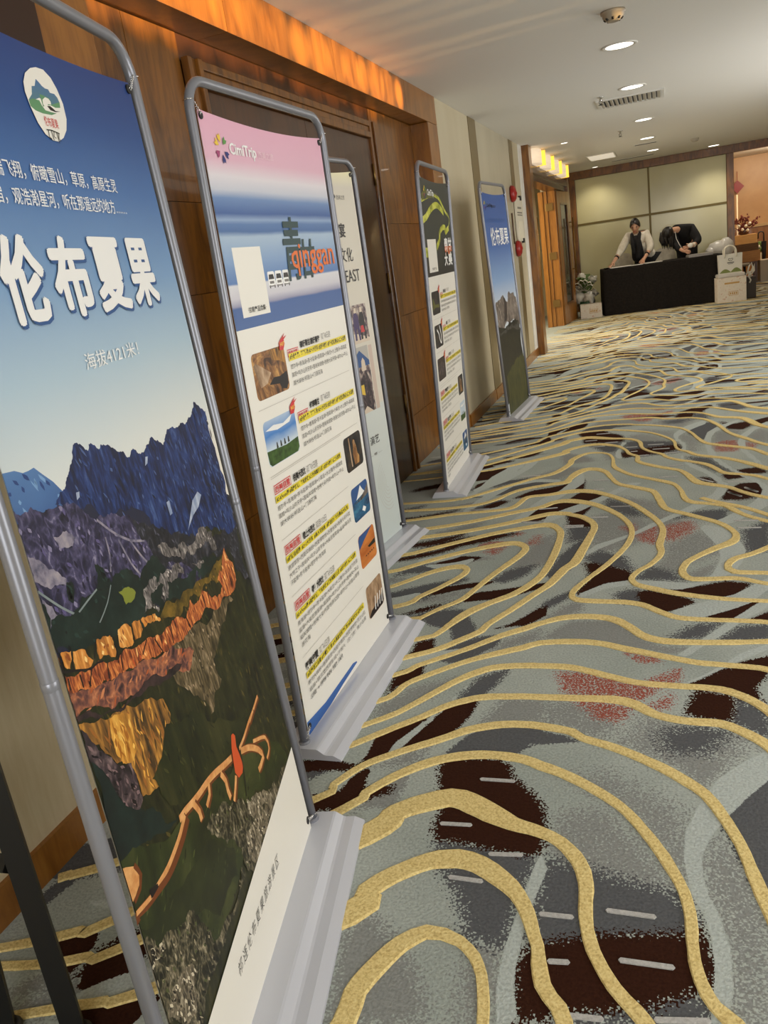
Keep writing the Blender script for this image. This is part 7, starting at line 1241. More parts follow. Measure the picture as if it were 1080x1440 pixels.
def head(parent, c, rot, face=True):
    """head mesh with brow, nose, lips, chin and ears; local -Y is the face; returns the matrix"""
    mt = Matrix.Translation(Vector(c)) @ rot
    mb = MB(); n, m_ = 28, 20; rings = []
    for j in range(m_ + 1):
        th = PI * j / m_; ring = []
        for k in range(n):
            a = 2 * PI * k / n; x, y, z = 0.074 * math.sin(th) * math.sin(a), -0.094 * math.sin(th) * math.cos(a), 0.115 * math.cos(th)
            if z < 0: x *= 1 + 0.28 * (z / 0.115); y = y * (1 - 0.12 * (z / -0.115)) if y < 0 else y * (1 + 0.45 * (z / 0.115))
            if y < 0:
                y -= 0.022 * math.exp(-(x / 0.011) ** 2 - ((z + 0.022) / 0.017) ** 2) + 0.008 * math.exp(-(x / 0.009) ** 2 - ((z - 0.005) / 0.024) ** 2)
                y -= 0.006 * math.exp(-(x / 0.022) ** 2 - ((z + 0.058) / 0.009) ** 2) + 0.006 * math.exp(-(x / 0.02) ** 2 - ((z + 0.098) / 0.014) ** 2)
                for s in (-1, 1): y += 0.008 * math.exp(-((x - s * 0.03) / 0.015) ** 2 - ((z - 0.004) / 0.011) ** 2)
            ring.append(mb.bm.verts.new((x, y, z)))
        rings.append(ring)
    for A, B in zip(rings, rings[1:]):
        for k in range(n): mb.face([A[k], B[k], B[(k + 1) % n], A[(k + 1) % n]], True)
    for s in (-1, 1): mb.blob((s * 0.074, 0.008, -0.012), 0.009, 0.018, 0.03, 10, 8)
    o = mb.build('head', SKIN_, parent, merge=1e-5); o.data.transform(mt)
    EYE = mat('eye', rgb(30, 22, 20), 0.3); LIP = mat('lips', rgb(168, 82, 76), 0.45)
    for nm, m, lst in (('eye', EYE, [((s * 0.030, -0.083, 0.003), (0.013, 0.006, 0.005)) for s in (-1, 1)]), ('eyebrow', HAIR, [((s * 0.031, -0.087, 0.024), (0.017, 0.005, 0.004)) for s in (-1, 1)]), ('lips', LIP, [((0, -0.093, -0.056), (0.022, 0.006, 0.007))])):
        for cc, rr in lst:
            o = MB().blob(cc, *rr, 12, 8).build(nm, m, parent); o.data.transform(mt)
    return mt
# --- woman in the white jacket, leaning over the table
W1 = thing('person', 'woman in white jacket and black scarf leaning over the table', 'person', (1.14, 15.12, 0))
org = Vector((1.14, 15.12, 0))
def rel(p, o): return tuple(Vector(p) - o)
n1 = {'pel': ((1.24, 15.06, 0.88), (0.15, 0.11)), 'waist': ((1.19, 14.98, 0.99), (0.12, 0.09)), 'chest': ((1.12, 14.9, 1.12), (0.14, 0.1)), 'neckb': ((1.09, 14.85, 1.215), 0.06), 'neck': ((1.085, 14.81, 1.26), 0.046), 'skull': ((1.083, 14.775, 1.31), 0.05),
 'shL': ((0.955, 14.88, 1.185), 0.058), 'elL': ((0.84, 14.80, 0.99), 0.042), 'Lw': ((0.715, 14.58, 0.815), 0.026), 'shR': ((1.255, 14.9, 1.19), 0.058), 'elR': ((1.315, 14.82, 0.965), 0.042), 'Rw': ((1.205, 14.66, 0.815), 0.026),
 'hipL': ((1.12, 15.06, 0.84), 0.088), 'knL': ((1.10, 15.06, 0.46), 0.056), 'anL': ((1.10, 15.14, 0.09), 0.038), 'toL': ((1.10, 15.02, 0.035), 0.032), 'hipR': ((1.28, 15.08, 0.84), 0.088), 'knR': ((1.27, 15.06, 0.46), 0.056), 'anR': ((1.27, 15.14, 0.09), 0.038), 'toR': ((1.27, 15.02, 0.035), 0.032)}
e1 = [('pel', 'waist'), ('waist', 'chest'), ('chest', 'neckb'), ('neckb', 'neck'), ('neck', 'skull'), ('chest', 'shL'), ('shL', 'elL'), ('elL', 'Lw'), ('chest', 'shR'), ('shR', 'elR'), ('elR', 'Rw'), ('pel', 'hipL'), ('hipL', 'knL'), ('knL', 'anL'), ('anL', 'toL'), ('pel', 'hipR'), ('hipR', 'knR'), ('knR', 'anR'), ('anR', 'toR')]
hand(n1, e1, 'L', n1['Lw'][0], (-0.45, -0.72, -0.42), (0.8, -0.5, 0.1), (0.1, -0.3, 0.9), 0.45); hand(n1, e1, 'R', n1['Rw'][0], (-0.25, -0.7, -0.5), (-0.9, 0.2, 0.1), (-0.1, -0.4, 0.85), 0.45)
n1r = {k: (rel(p, org), r) for k, (p, r) in n1.items()}
skin('body', n1r, e1, SKIN_, W1)
def grow(keys, nodes, k_): return {k: (nodes[k][0], tuple(x + k_ for x in nodes[k][1]) if isinstance(nodes[k][1], tuple) else nodes[k][1] + k_) for k in keys}
JACK = noisy('white_jacket', [rgb(214, 204, 184), rgb(230, 222, 206)], (20, 20, 20), 3, 0.7)
j = grow(('waist', 'chest', 'shL', 'elL', 'shR', 'elR'), n1r, 0.026); mid = lambda a, b, t: tuple(Vector(a) * (1 - t) + Vector(b) * t)
j['cuL'] = (mid(n1r['elL'][0], n1r['Lw'][0], 0.5), 0.046); j['cuR'] = (mid(n1r['elR'][0], n1r['Rw'][0], 0.45), 0.046); j['hem'] = ((0.1, -0.06, 0.86), (0.165, 0.12)); j['tail'] = ((0.18, -0.02, 0.8), (0.15, 0.12)); j['col'] = (rel((1.095, 14.87, 1.2), org), 0.075)
skin('jacket', j, [('waist', 'chest'), ('chest', 'shL'), ('shL', 'elL'), ('elL', 'cuL'), ('chest', 'shR'), ('shR', 'elR'), ('elR', 'cuR'), ('waist', 'hem'), ('hem', 'tail'), ('chest', 'col')], JACK, W1)
BLK = noisy('black_knit', [rgb(12, 11, 12), rgb(22, 20, 22)], (40, 40, 40), 3, 0.85)
for nm, a, b in (('sleeve_cuff', 'elL', 'Lw'), ('sleeve_cuff', 'elR', 'Rw')):
    skin(nm, {'a': (mid(n1r[a][0], n1r[b][0], 0.48), 0.049), 'b': (mid(n1r[a][0], n1r[b][0], 0.66), 0.046)}, [('a', 'b')], BLK, W1)
skin('black_top', {'a': (rel((1.09, 14.79, 1.20), org), (0.07, 0.04)), 'b': (rel((1.085, 14.765, 1.12), org), (0.085, 0.06)), 'c': (rel((1.10, 14.80, 1.0), org), (0.10, 0.07)), 'd': (rel((1.10, 14.84, 0.88), org), (0.11, 0.08)), 'e': (rel((1.11, 14.86, 0.76), org), (0.10, 0.07))}, [('a', 'b'), ('b', 'c'), ('c', 'd'), ('d', 'e')], BLK, W1)
skin('scarf', {'a': (rel((1.155, 14.86, 1.23), org), 0.032), 'b': (rel((1.14, 14.765, 1.19), org), 0.034), 'c': (rel((1.125, 14.70, 1.08), org), 0.036), 'd': (rel((1.11, 14.72, 0.93), org), 0.036), 'e': (rel((1.10, 14.74, 0.80), org), 0.034)}, [('a', 'b'), ('b', 'c'), ('c', 'd'), ('d', 'e')], BLK, W1)
skin('scarf', {'a': (rel((1.02, 14.86, 1.23), org), 0.03), 'b': (rel((1.03, 14.77, 1.18), org), 0.034), 'c': (rel((1.03, 14.71, 1.06), org), 0.034), 'd': (rel((1.05, 14.73, 0.9), org), 0.034)}, [('a', 'b'), ('b', 'c'), ('c', 'd')], BLK, W1)
skin('trousers', grow(('pel', 'hipL', 'knL', 'anL', 'hipR', 'knR', 'anR'), n1r, 0.014), [('pel', 'hipL'), ('hipL', 'knL'), ('knL', 'anL'), ('pel', 'hipR'), ('hipR', 'knR'), ('knR', 'anR')], BLK, W1)
for s in ('L', 'R'): skin('shoe', {'a': (tuple(Vector(n1r['an' + s][0]) + Vector((0, 0.01, -0.05))), (0.042, 0.036)), 'b': (tuple(Vector(n1r['to' + s][0]) + Vector((0, -0.03, 0.0))), (0.042, 0.03))}, [('a', 'b')], BLACKM, W1)
rot = Matrix.Rotation(math.radians(-4), 4, 'Z') @ Matrix.Rotation(math.radians(24), 4, 'X')
mt = head(W1, rel((1.083, 14.735, 1.345), org), rot)
mb = MB(); n, m_ = 26, 16; rings = []
for jj in range(m_ + 1):
    th = PI * 0.54 * jj / m_; ring = []
    for k in range(n):
        a = 2 * PI * k / n; x, y, z = 0.085 * math.sin(th) * math.sin(a), -0.106 * math.sin(th) * math.cos(a), 0.125 * math.cos(th)
        fr = max(0, math.cos(a)); z = max(z, 0.085 * fr ** 3 + z * (1 - fr ** 3)) if fr > 0 and z < 0.09 else z
        ring.append(mb.bm.verts.new((x, y + 0.010, z)))
    rings.append(ring)
for A, B in zip(rings, rings[1:]):
    for k in range(n): mb.face([A[k], B[k], B[(k + 1) % n], A[(k + 1) % n]], True)
mb.blob((0, 0.118, -0.005), 0.042, 0.036, 0.042, 14, 10)
o = mb.build('hair', HAIR, W1, merge=1e-5); o.data.transform(mt)
# --- woman in black bent forward, long hair hanging
W2 = thing('person', 'woman in black bent forward over the table with long hair hanging down', 'person', (1.80, 15.22, 0)); og = Vector((1.80, 15.22, 0))
n2 = {'pel': ((1.86, 15.26, 0.95), (0.15, 0.12)), 'waist': ((1.81, 15.14, 1.07), (0.125, 0.1)), 'chest': ((1.79, 14.98, 1.165), (0.145, 0.105)), 'neckb': ((1.71, 14.87, 1.19), 0.06), 'neck': ((1.65, 14.82, 1.185), 0.048), 'skull': ((1.60, 14.79, 1.17), 0.05),
 'shR': ((1.665, 14.93, 1.16), 0.06), 'elR': ((1.70, 14.83, 0.95), 0.042), 'Rw': ((1.80, 14.70, 0.85), 0.026), 'shL': ((1.955, 14.97, 1.17), 0.06), 'elL': ((2.06, 14.88, 0.965), 0.044), 'Lw': ((1.945, 14.74, 0.90), 0.026),
 'hipL': ((1.97, 15.28, 0.9), 0.09), 'knL': ((1.98, 15.26, 0.48), 0.056), 'anL': ((1.98, 15.33, 0.09), 0.038), 'toL': ((1.98, 15.21, 0.035), 0.032), 'hipR': ((1.80, 15.28, 0.9), 0.09), 'knR': ((1.81, 15.26, 0.48), 0.056), 'anR': ((1.81, 15.33, 0.09), 0.038), 'toR': ((1.81, 15.21, 0.035), 0.032)}
e2 = [(a.replace('L', '#').replace('R', 'L').replace('#', 'R'), b.replace('L', '#').replace('R', 'L').replace('#', 'R')) for a, b in e1 if 'f' not in a + b and a + b not in ()][:19]
e2 = [('pel', 'waist'), ('waist', 'chest'), ('chest', 'neckb'), ('neckb', 'neck'), ('neck', 'skull'), ('chest', 'shL'), ('shL', 'elL'), ('elL', 'Lw'), ('chest', 'shR'), ('shR', 'elR'), ('elR', 'Rw'), ('pel', 'hipL'), ('hipL', 'knL'), ('knL', 'anL'), ('anL', 'toL'), ('pel', 'hipR'), ('hipR', 'knR'), ('knR', 'anR'), ('anR', 'toR')]
hand(n2, e2, 'L', n2['Lw'][0], (-0.75, -0.45, -0.1), (0, -0.3, 0.9), (0.2, -0.9, -0.1), 0.8); hand(n2, e2, 'R', n2['Rw'][0], (0.6, -0.55, -0.2), (0, -0.3, 0.9), (-0.3, -0.9, 0), 0.8)
n2r = {k: (rel(p, og), r) for k, (p, r) in n2.items()}
skin('body', n2r, e2, SKIN_, W2)
jk = grow(('pel', 'waist', 'chest', 'neckb', 'shL', 'elL', 'shR', 'elR'), n2r, 0.03); jk['cuL'] = (mid(n2r['elL'][0], n2r['Lw'][0], 0.62), 0.05); jk['cuR'] = (mid(n2r['elR'][0], n2r['Rw'][0], 0.8), 0.046)
skin('jacket', jk, [('pel', 'waist'), ('waist', 'chest'), ('chest', 'neckb'), ('chest', 'shL'), ('shL', 'elL'), ('elL', 'cuL'), ('chest', 'shR'), ('shR', 'elR'), ('elR', 'cuR')], BLK, W2)
skin('trousers', grow(('pel', 'hipL', 'knL', 'anL', 'hipR', 'knR', 'anR'), n2r, 0.014), [('pel', 'hipL'), ('hipL', 'knL'), ('knL', 'anL'), ('pel', 'hipR'), ('hipR', 'knR'), ('knR', 'anR')], BLK, W2)
for s in ('L', 'R'): skin('shoe', {'a': (tuple(Vector(n2r['an' + s][0]) + Vector((0, 0.01, -0.05))), (0.042, 0.036)), 'b': (tuple(Vector(n2r['to' + s][0]) + Vector((0, -0.03, 0.0))), (0.042, 0.03))}, [('a', 'b')], BLACKM, W2)
skin('sleeve_cuff', {'a': (mid(n2r['elL'][0], n2r['Lw'][0], 0.6), 0.052), 'b': (mid(n2r['elL'][0], n2r['Lw'][0], 0.86), 0.046)}, [('a', 'b')], JACK, W2)
rot = Matrix.Rotation(math.radians(30), 4, 'Y') @ Matrix.Rotation(math.radians(72), 4, 'X')
mt = head(W2, rel((1.575, 14.76, 1.15), og), rot)
mb = MB(); rings = []
for jj in range(m_ + 1):
    th = PI * 0.7 * jj / m_; ring = []
    for k in range(n):
        a = 2 * PI * k / n; x, y, z = 0.092 * math.sin(th) * math.sin(a), -0.108 * math.sin(th) * math.cos(a), 0.13 * math.cos(th)
        fr = max(0, math.cos(a)); z = max(z, 0.05 * fr ** 0.5 + z * (1 - fr)) if fr > 0 and z < 0.05 else z
        ring.append(mb.bm.verts.new((x, y + 0.008, z)))
    rings.append(ring)
for A, B in zip(rings, rings[1:]):
    for k in range(n): mb.face([A[k], B[k], B[(k + 1) % n], A[(k + 1) % n]], True)
mb.bm.transform(mt)
rng = random.Random(3)
for k in range(70):                                   # hanging locks, in clumps
    a = rng.uniform(0, 2 * PI); r_ = rng.uniform(0.35, 1.0); s0 = Vector(rel((1.565, 14.78, 1.16), og)) + Vector((0.10 * r_ * math.cos(a), 0.09 * r_ * math.sin(a), 0.02))
    if math.sin(a) > 0.5 and rng.random() < 0.5: continue
    L_ = rng.uniform(0.17, 0.30); dx, dy = rng.uniform(-0.035, 0.03), rng.uniform(-0.02, 0.02)
    mb.tube([s0, s0 + Vector((dx * 0.3, dy * 0.3 - 0.012, -L_ * 0.35)), s0 + Vector((dx * 0.8, dy, -L_ * 0.7)), s0 + Vector((dx * 0.7 + 0.01, dy, -L_))], [0.017, 0.018, 0.012, 0.003], 6)
o = mb.build('hair', HAIR, W2)
MB().tube([rel((1.70, 14.80, 1.16), og), rel((1.715, 14.755, 1.05), og), rel((1.76, 14.73, 0.95), og), rel((1.80, 14.72, 0.87), og)], 0.0045, 6).build('lanyard', PAPER, W2)
t = thing('paper_tissue', 'white paper tissue held by the woman in black', 'paper', (1.925, 14.70, 0.915)); mb = MB(); mb.blob((0, 0, 0), 0.042, 0.026, 0.035, 9, 6, 0.3); mb.build('tissue', PAPER, t)

# ---------------------------------------------------------------- things beside the table
CARTON = noisy('printed_white_carton', [rgb(226, 214, 196), rgb(232, 222, 206), rgb(206, 168, 140)], (26, 26, 26), 1, 0.55, lo=0.4, hi=0.78)
GOLDP = mat('gold_print', rgb(196, 152, 78), 0.4); CARDB = noisy('brown_cardboard', [rgb(150, 108, 64), rgb(168, 124, 78)], (9, 9, 60), 3, 0.8)
def carton(label, name, x, y, z, rz, w_, d_, h, m, grp=None, gold=None, lid=False, cat='box'):
    t = thing(name, label, cat, (x, y, z), rz, grp)
    MB().box(-w_ / 2, w_ / 2, -d_ / 2, d_ / 2, 0, h - 0.003, 0.004).build('carton_body', m, t)
    for s in (-1, 1): MB().box(-w_ / 2 + 0.002, w_ / 2 - 0.002, 0.001 if s > 0 else -d_ / 2 + 0.002, d_ / 2 - 0.002 if s > 0 else -0.001, h - 0.003, h, 0.0).build('flap', m, t)
    if gold:
        mb = MB()
        for u0, u1, v0, v1 in gold: mb.box(u0, u1, -d_ / 2 - 0.0012, -d_ / 2 + 0.001, v0, v1)
        mb.build('print', GOLDP, t)
    return t
RIM = lambda cx, cz: [(cx - 0.07, cx + 0.07, cz - 0.032, cz - 0.026), (cx - 0.07, cx + 0.07, cz + 0.026, cz + 0.032), (cx - 0.07, cx - 0.064, cz - 0.03, cz + 0.03), (cx + 0.064, cx + 0.07, cz - 0.03, cz + 0.03)] + [(cx - 0.054 + i * 0.029, cx - 0.034 + i * 0.029, cz - 0.015, cz + 0.015) for i in range(4)]
carton('white printed carton with gold panel at the left end of the table', 'gift_carton', 0.335, 14.22, 0, 0.1, 0.345, 0.22, 0.225, CARTON, None, RIM(0.04, 0.11))
carton('larger white printed carton with gold band at the right end of table', 'gift_carton', 2.475, 14.22, 0, 0.13, 0.42, 0.26, 0.375, CARTON, None, RIM(0.02, 0.13) + [(-0.11, 0.11, 0.275, 0.3)])
PLAS = mat('white_wrap', rgb(222, 216, 200), 0.35, spec=0.5); LEAF = noisy('bouquet_leaf', [rgb(70, 100, 44), rgb(120, 142, 76)], (20, 20, 5), 3, 0.5); RIB = mat('white_ribbon', rgb(232, 226, 210), 0.35)
t = thing('wrapped_bouquet', 'bouquet of green leaves in white wrapping behind the left carton', 'bouquet', (0.25, 14.52, 0))
MB().lathe([(0.10, 0.0), (0.12, 0.02), (0.14, 0.24), (0.135, 0.26), (0.001, 0.25)], 20, cap=True).build('pot', mat('green_pot', rgb(44, 74, 40), 0.5), t)
rng = random.Random(11)
for k in range(20):
    a = rng.uniform(PI, 2 * PI) if k % 3 else rng.uniform(0, PI); r0 = rng.uniform(0.02, 0.08); rr = rng.uniform(0.08, 0.145); zt = rng.uniform(0.46, 0.70); wd = rng.uniform(0.03, 0.055); mb = MB()
    P = [Vector((r0 * math.cos(a), r0 * math.sin(a), 0.22)), Vector((rr * 0.6 * math.cos(a), rr * 0.6 * math.sin(a), 0.42)), Vector((rr * math.cos(a), rr * math.sin(a), zt)), Vector((rr * 1.35 * math.cos(a), rr * 1.3 * math.sin(a), zt - 0.03))]
    s = Vector((-math.sin(a), math.cos(a), 0)); up = Vector((math.cos(a), math.sin(a), 0)) * 0.006; rows = []
    for p, q in zip(P, (0.4, 1, 0.9, 0.05)): rows.append([mb.bm.verts.new(p - s * wd * q), mb.bm.verts.new(p - up), mb.bm.verts.new(p + s * wd * q)])
    for A, B in zip(rows, rows[1:]):
        for i in range(2): mb.face([A[i], A[i + 1], B[i + 1], B[i]], True)
    mb.build('leaf', LEAF, t)
for k, (x, y, z, r) in enumerate(((-0.1, -0.08, 0.33, 0.085), (0.06, -0.10, 0.32, 0.085), (-0.15, 0.0, 0.44, 0.075), (-0.04, -0.05, 0.56, 0.06), (-0.06, 0.03, 0.66, 0.06), (0.12, 0.02, 0.60, 0.055), (0.13, 0.0, 0.38, 0.05))):
    mb = MB(); mb.blob((x, y, z), r * 1.25, r * 0.8, r, 10, 7, 0.42); mb.build('wrapping', PLAS, t)
for k in range(6):
    a = k * PI / 3 + 0.3; c = Vector((-0.03 + 0.03 * math.cos(a), -0.16, 0.44)); d = Vector((math.cos(a) * 0.14, -0.03, abs(math.sin(a)) * 0.16 + 0.02)); mb = MB(); L_ = []; w_ = Vector((0, 0.028, 0.006)); Q = []
    for i in range(9):
        u = i / 8 * 2 * PI; p = c + d * (0.5 - 0.5 * math.cos(u)) + Vector((-d.z, 0, d.x)) * 0.32 * math.sin(u); Q.append((mb.bm.verts.new(p - w_), mb.bm.verts.new(p + w_)))
    for (p0, p1), (p2, p3) in zip(Q, Q[1:]): mb.face([p0, p1, p3, p2], True)
    mb.build('ribbon_loop', RIB, t)
# tote bag on the right carton, flat package under it, bags behind
t = thing('gift_package', 'flat white wrapped package lying on the right carton', 'package', (2.475, 14.22, 0.3755), 0.13); mb = MB(); mb.box(-0.2, 0.2, -0.12, 0.12, 0.0, 0.055, 0.022); mb.build('package_body', mat('grey_white_wrap', rgb(206, 200, 192), 0.35), t)
t = thing('tote_bag', 'white gift bag with green hills print standing on the package', 'bag', (2.475, 14.22, 0.431), 0.13)
BAGM = mat('bag_paper', rgb(222, 218, 206), 0.4)
mb = MB(); A = [mb.bm.verts.new(p) for p in ((-0.165, -0.055, 0), (0.165, -0.055, 0), (0.165, 0.055, 0), (-0.165, 0.055, 0))]; B = [mb.bm.verts.new(p) for p in ((-0.175, -0.05, 0.29), (0.175, -0.05, 0.29), (0.175, 0.05, 0.29), (-0.175, 0.05, 0.29))]
mb.face(A[::-1])
for i in range(4): mb.face([A[i], A[(i + 1) % 4], B[(i + 1) % 4], B[i]])
mb.build('bag_body', BAGM, t, recalc=False)
for y in (-0.052, 0.052):
    mb = MB(); mb.tube([(-0.085, y, 0.24), (-0.085, y, 0.31)] + [(0.085 * -math.cos(k * PI / 10), y * (1 - 0.4 * math.sin(k * PI / 10)), 0.33 + 0.085 * math.sin(k * PI / 10)) for k in range(11)] + [(0.085, y, 0.31), (0.085, y, 0.24)], 0.011, 6); mb.build('handle', RIB, t)
f = Flat(-0.0562, 0.0003); HG = mat('bag_green', rgb(122, 132, 62), 0.5); DK = mat('bag_dark_print', rgb(74, 72, 68), 0.5)
f.poly([(-0.16, 0.012)] + [(-0.16 + 0.16 * k / 8, 0.02 + 0.05 * math.sin(PI * k / 8)) for k in range(9)] + [(0.16 * k / 8, 0.02 + 0.058 * math.sin(PI * k / 8)) for k in range(1, 9)] + [(0.16, 0.012)], HG)
f.ribbon([(-0.03, 0.20), (-0.028, 0.225), (0.0, 0.215), (0.028, 0.225), (0.03, 0.2), (0.0, 0.185), (-0.03, 0.2)], 0.007, DK); f.rect(-0.05, 0.05, 0.155, 0.168, DK); f.rect(-0.035, 0.035, 0.14, 0.146, DK)
f.build('print', t)
t = thing('plastic_bag', 'puffy white plastic bag behind the tote bag at the table end', 'bag', (2.38, 15.12, 0)); mb = MB()
MB().box(-0.17, 0.17, -0.13, 0.13, 0, 0.70, 0.02).build('bag_contents', mat('pale_box', rgb(198, 192, 182), 0.6), t)
mb.blob((0.0, -0.03, 0.79), 0.19, 0.14, 0.13, 18, 12, 0.07); mb.blob((0.10, -0.05, 0.80), 0.13, 0.11, 0.15, 14, 10, 0.08); mb.blob((-0.12, -0.06, 0.75), 0.11, 0.10, 0.10, 14, 10, 0.1); mb.build('bag_film', mat('milky_film', rgb(208, 204, 196), 0.3, spec=0.6), t)
t = thing('ribbon_bow', 'white ribbon bow hanging from a bag right of the carton', 'ribbon', (2.76, 14.36, 0.0))
MB().box(-0.04, 0.10, -0.03, 0.16, 0, 0.33, 0.015).build('bag_body', mat('dark_gift_bag', rgb(60, 50, 40), 0.6), t)
for pts in ([(-0.03, -0.05, 0.40), (0.0, -0.05, 0.50), (0.03, -0.05, 0.54), (0.05, -0.05, 0.47), (0.02, -0.05, 0.40)], [(0.0, -0.05, 0.40), (0.05, -0.05, 0.42), (0.075, -0.05, 0.52), (0.07, -0.05, 0.42), (0.03, -0.05, 0.37)], [(0.0, -0.05, 0.40), (-0.01, -0.05, 0.34), (0.02, -0.05, 0.28), (0.0, -0.05, 0.24)], [(-0.05, -0.045, 0.37), (-0.02, -0.045, 0.40), (0.01, -0.045, 0.41)], [(0.02, -0.03, 0.33), (0.02, -0.05, 0.37), (0.01, -0.05, 0.41)]):
    MB().tube(pts, 0.013, 6).build('ribbon_loop', RIB, t)

# ---------------------------------------------------------------- lounge beyond: boxes, flowers, bags
t = thing('low_table', 'low dark table carrying the cardboard boxes in the lounge', 'table', (2.99, 17.75, 0)); MB().box(-0.21, 0.21, -0.24, 0.24, 0.36, 0.39, 0.004).build('tabletop', WOOD_DARK, t)
for x in (-0.18, 0.18):
    for y in (-0.2, 0.2): MB().box(x - 0.02, x + 0.02, y - 0.02, y + 0.02, 0, 0.36).build('leg', WOOD_DARK, t)
G = 'cardboard boxes stacked in the lounge'
carton('brown cardboard box at the bottom of the lounge stack', 'cardboard_box', 3.03, 17.74, 0.39, 0.05, 0.42, 0.36, 0.20, CARDB, G); carton('darker brown box in the middle of the lounge stack', 'cardboard_box', 3.0, 17.74, 0.591, 0.05, 0.42, 0.36, 0.135, noisy('dark_cardboard', [rgb(84, 58, 34), rgb(100, 72, 44)], (9, 9, 60), 3, 0.8), G); carton('light tan shallow box on top of the lounge stack', 'cardboard_box', 2.99, 17.74, 0.727, 0.05, 0.40, 0.36, 0.165, noisy('tan_cardboard', [rgb(206, 156, 94), rgb(218, 170, 108)], (9, 9, 60), 3, 0.8), G)
t = thing('flower_arrangement', 'dark red branch and flower arrangement on top of the lounge boxes', 'flowers', (2.98, 17.76, 0.892))
MB().lathe([(0.06, 0.0), (0.085, 0.02), (0.09, 0.06), (0.05, 0.10), (0.001, 0.095)], 18).build('vase', mat('dark_vase', rgb(70, 40, 34), 0.3), t)
REDL = noisy('dark_red_twigs', [rgb(92, 34, 30), rgb(140, 60, 46)], (30, 30, 30), 2, 0.6); rng = random.Random(5)
for k in range(26):
    a = rng.uniform(0, 2 * PI); sp = rng.uniform(0.05, 0.30); h = rng.uniform(0.18, 0.42) * (1 - 0.35 * sp / 0.3); mb = MB(); P = [Vector((0, 0, 0.06)), Vector((sp * 0.35 * math.cos(a), sp * 0.35 * math.sin(a), h * 0.5)), Vector((sp * math.cos(a), sp * math.sin(a) * 0.5, h))]
    mb.tube(P, [0.005, 0.004, 0.002], 5)
    for q in range(7):
        u = rng.uniform(0.35, 1); p = P[1].lerp(P[2], u) if u > 0.5 else P[0].lerp(P[1], u * 2); p = p + Vector((rng.uniform(-.02, .02), rng.uniform(-.02, .02), rng.uniform(-.01, .02))); mb.blob(p, 0.014, 0.012, 0.017, 6, 4)
    mb.build('twig', REDL, t)
for x, y, z in ((0.03, -0.1, 0.16), (-0.03, -0.11, 0.10), (0.06, -0.1, 0.08), (0.10, -0.06, 0.2), (-0.09, -0.08, 0.17)): MB().blob((x, y, z), 0.028, 0.025, 0.026, 10, 8, 0.12).build('blossom', RIB, t)
t = thing('white_candle', 'tall thin white candle standing behind the red flowers', 'candle', (2.88, 17.9, 0.892)); MB().lathe([(0.03, 0.0), (0.03, 0.01), (0.013, 0.012), (0.013, 0.74), (0.004, 0.75)], 12).build('candle_body', mat('candle_wax', rgb(236, 214, 180), 0.5, emit=(1, 0.8, 0.5, 1), estr=0.15), t); MB().tube([(0, 0, 0.745), (0, 0, 0.775)], 0.003, 5).build('wick', BLACKM, t)
t = thing('red_knot_ornament', 'red diamond shaped ornament hanging on the lounge wall behind post', 'ornament', (3.01, 19.40, 1.82)); mb = MB(); v = [(-0.13, 0, 0), (0, 0, -0.13), (0.13, 0, 0), (0, 0, 0.13)]
A = [mb.bm.verts.new((p[0], -0.012, p[2])) for p in v]; B = [mb.bm.verts.new((p[0], 0.028, p[2])) for p in v]; mb.face(A); mb.face(B[::-1])
for i in range(4): mb.face([A[i], A[(i + 1) % 4], B[(i + 1) % 4], B[i]])
mb.build('diamond', REDP, t); MB().tube([(0, 0.03, 0.13), (0, 0.03, 0.3)], 0.005, 5).build('cord', REDP, t)
t = thing('carton_box', 'pale grey carton on the floor at the right edge of the lounge', 'box', (3.38, 17.62, 0), 0.05)
MB().box(-0.15, 0.25, -0.15, 0.2, 0, 0.39, 0.006).build('carton_body', mat('grey_carton', rgb(170, 160, 146), 0.7), t); MB().box(-0.148, 0.248, -0.148, 0.198, 0.391, 0.396).build('flap', mat('grey_carton_lid', rgb(190, 180, 164), 0.7), t)
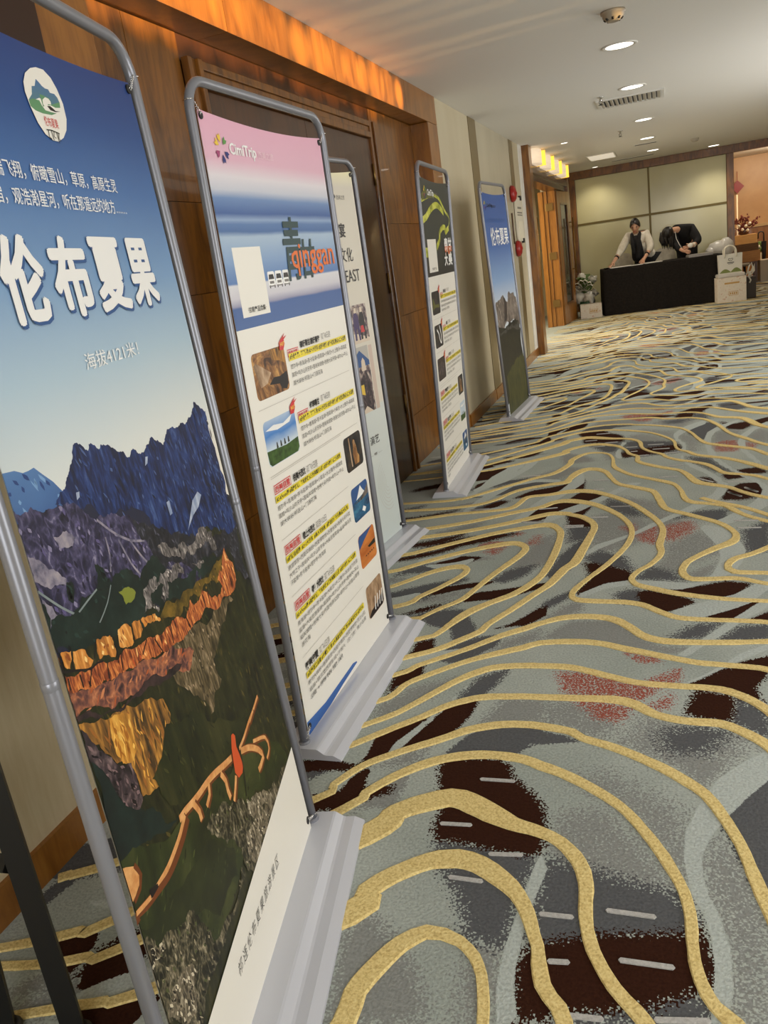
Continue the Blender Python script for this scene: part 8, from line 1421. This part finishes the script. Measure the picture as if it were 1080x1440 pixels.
t = thing('umbrella', 'black umbrella with curved handle hooked by the right lounge boxes', 'umbrella', (3.38, 17.95, 0.0)); MB().tube([(-0.03, 0, 0.02), (-0.03, 0, 0.72)], [0.012, 0.05], 10).build('canopy', BLACKC, t); MB().tube([(-0.03, 0, 0.7), (-0.03, 0, 0.84)] + [(-0.08 + 0.05 * math.cos(k * PI / 8), 0, 0.85 + 0.055 * math.sin(k * PI / 8)) for k in range(9)] + [(-0.13, 0, 0.78)], 0.011, 8).build('handle', BLACKM, t)
t = thing('black_bag', 'black bag resting on the floor at the far right edge', 'bag', (3.62, 18.12, 0)); mb = MB(); mb.box(-0.14, 0.3, -0.12, 0.14, 0, 0.62, 0.05); mb.build('bag_body', BLACKC, t); MB().tube([(-0.02, 0, 0.6), (0.02, 0, 0.8), (0.1, 0, 0.8), (0.14, 0, 0.6)], 0.012, 8).build('handle', BLACKM, t)
t = thing('green_plant', 'small green plant with white flowers behind the lounge boxes', 'plant', (3.27, 18.3, 0.0)); MB().lathe([(0.06, 0), (0.08, 0.5), (0.001, 0.49)], 14).build('pot', mat('cream_pot', rgb(200, 188, 160), 0.5), t)
for k in range(12):
    a = k * 2.4; mb = MB(); mb.blob((0.06 * math.cos(a), 0.05 * math.sin(a), 0.56 + 0.035 * (k % 5)), 0.04, 0.03, 0.05, 7, 5, 0.25); mb.build('leaf', LEAF, t)
for x, z in ((-0.03, 0.7), (0.02, 0.62), (0.0, 0.54)): MB().blob((x, -0.07, z), 0.03, 0.026, 0.03, 8, 6, 0.15).build('blossom', RIB, t)
t = thing('stool', 'round dark stool under the lounge boxes near the carton', 'stool', (2.86, 17.22, 0)); MB().lathe([(0.17, 0.34), (0.18, 0.36), (0.17, 0.39), (0.001, 0.39)], 20).build('seat', mat('stool_fabric', rgb(120, 112, 98), 0.7), t)
for k in range(4): a = k * PI / 2 + 0.6; MB().tube([(0.14 * math.cos(a), 0.14 * math.sin(a), 0.0), (0.11 * math.cos(a), 0.11 * math.sin(a), 0.345)], 0.014, 8).build('leg', BLACKM, t)
bpy.context.view_layer.update()
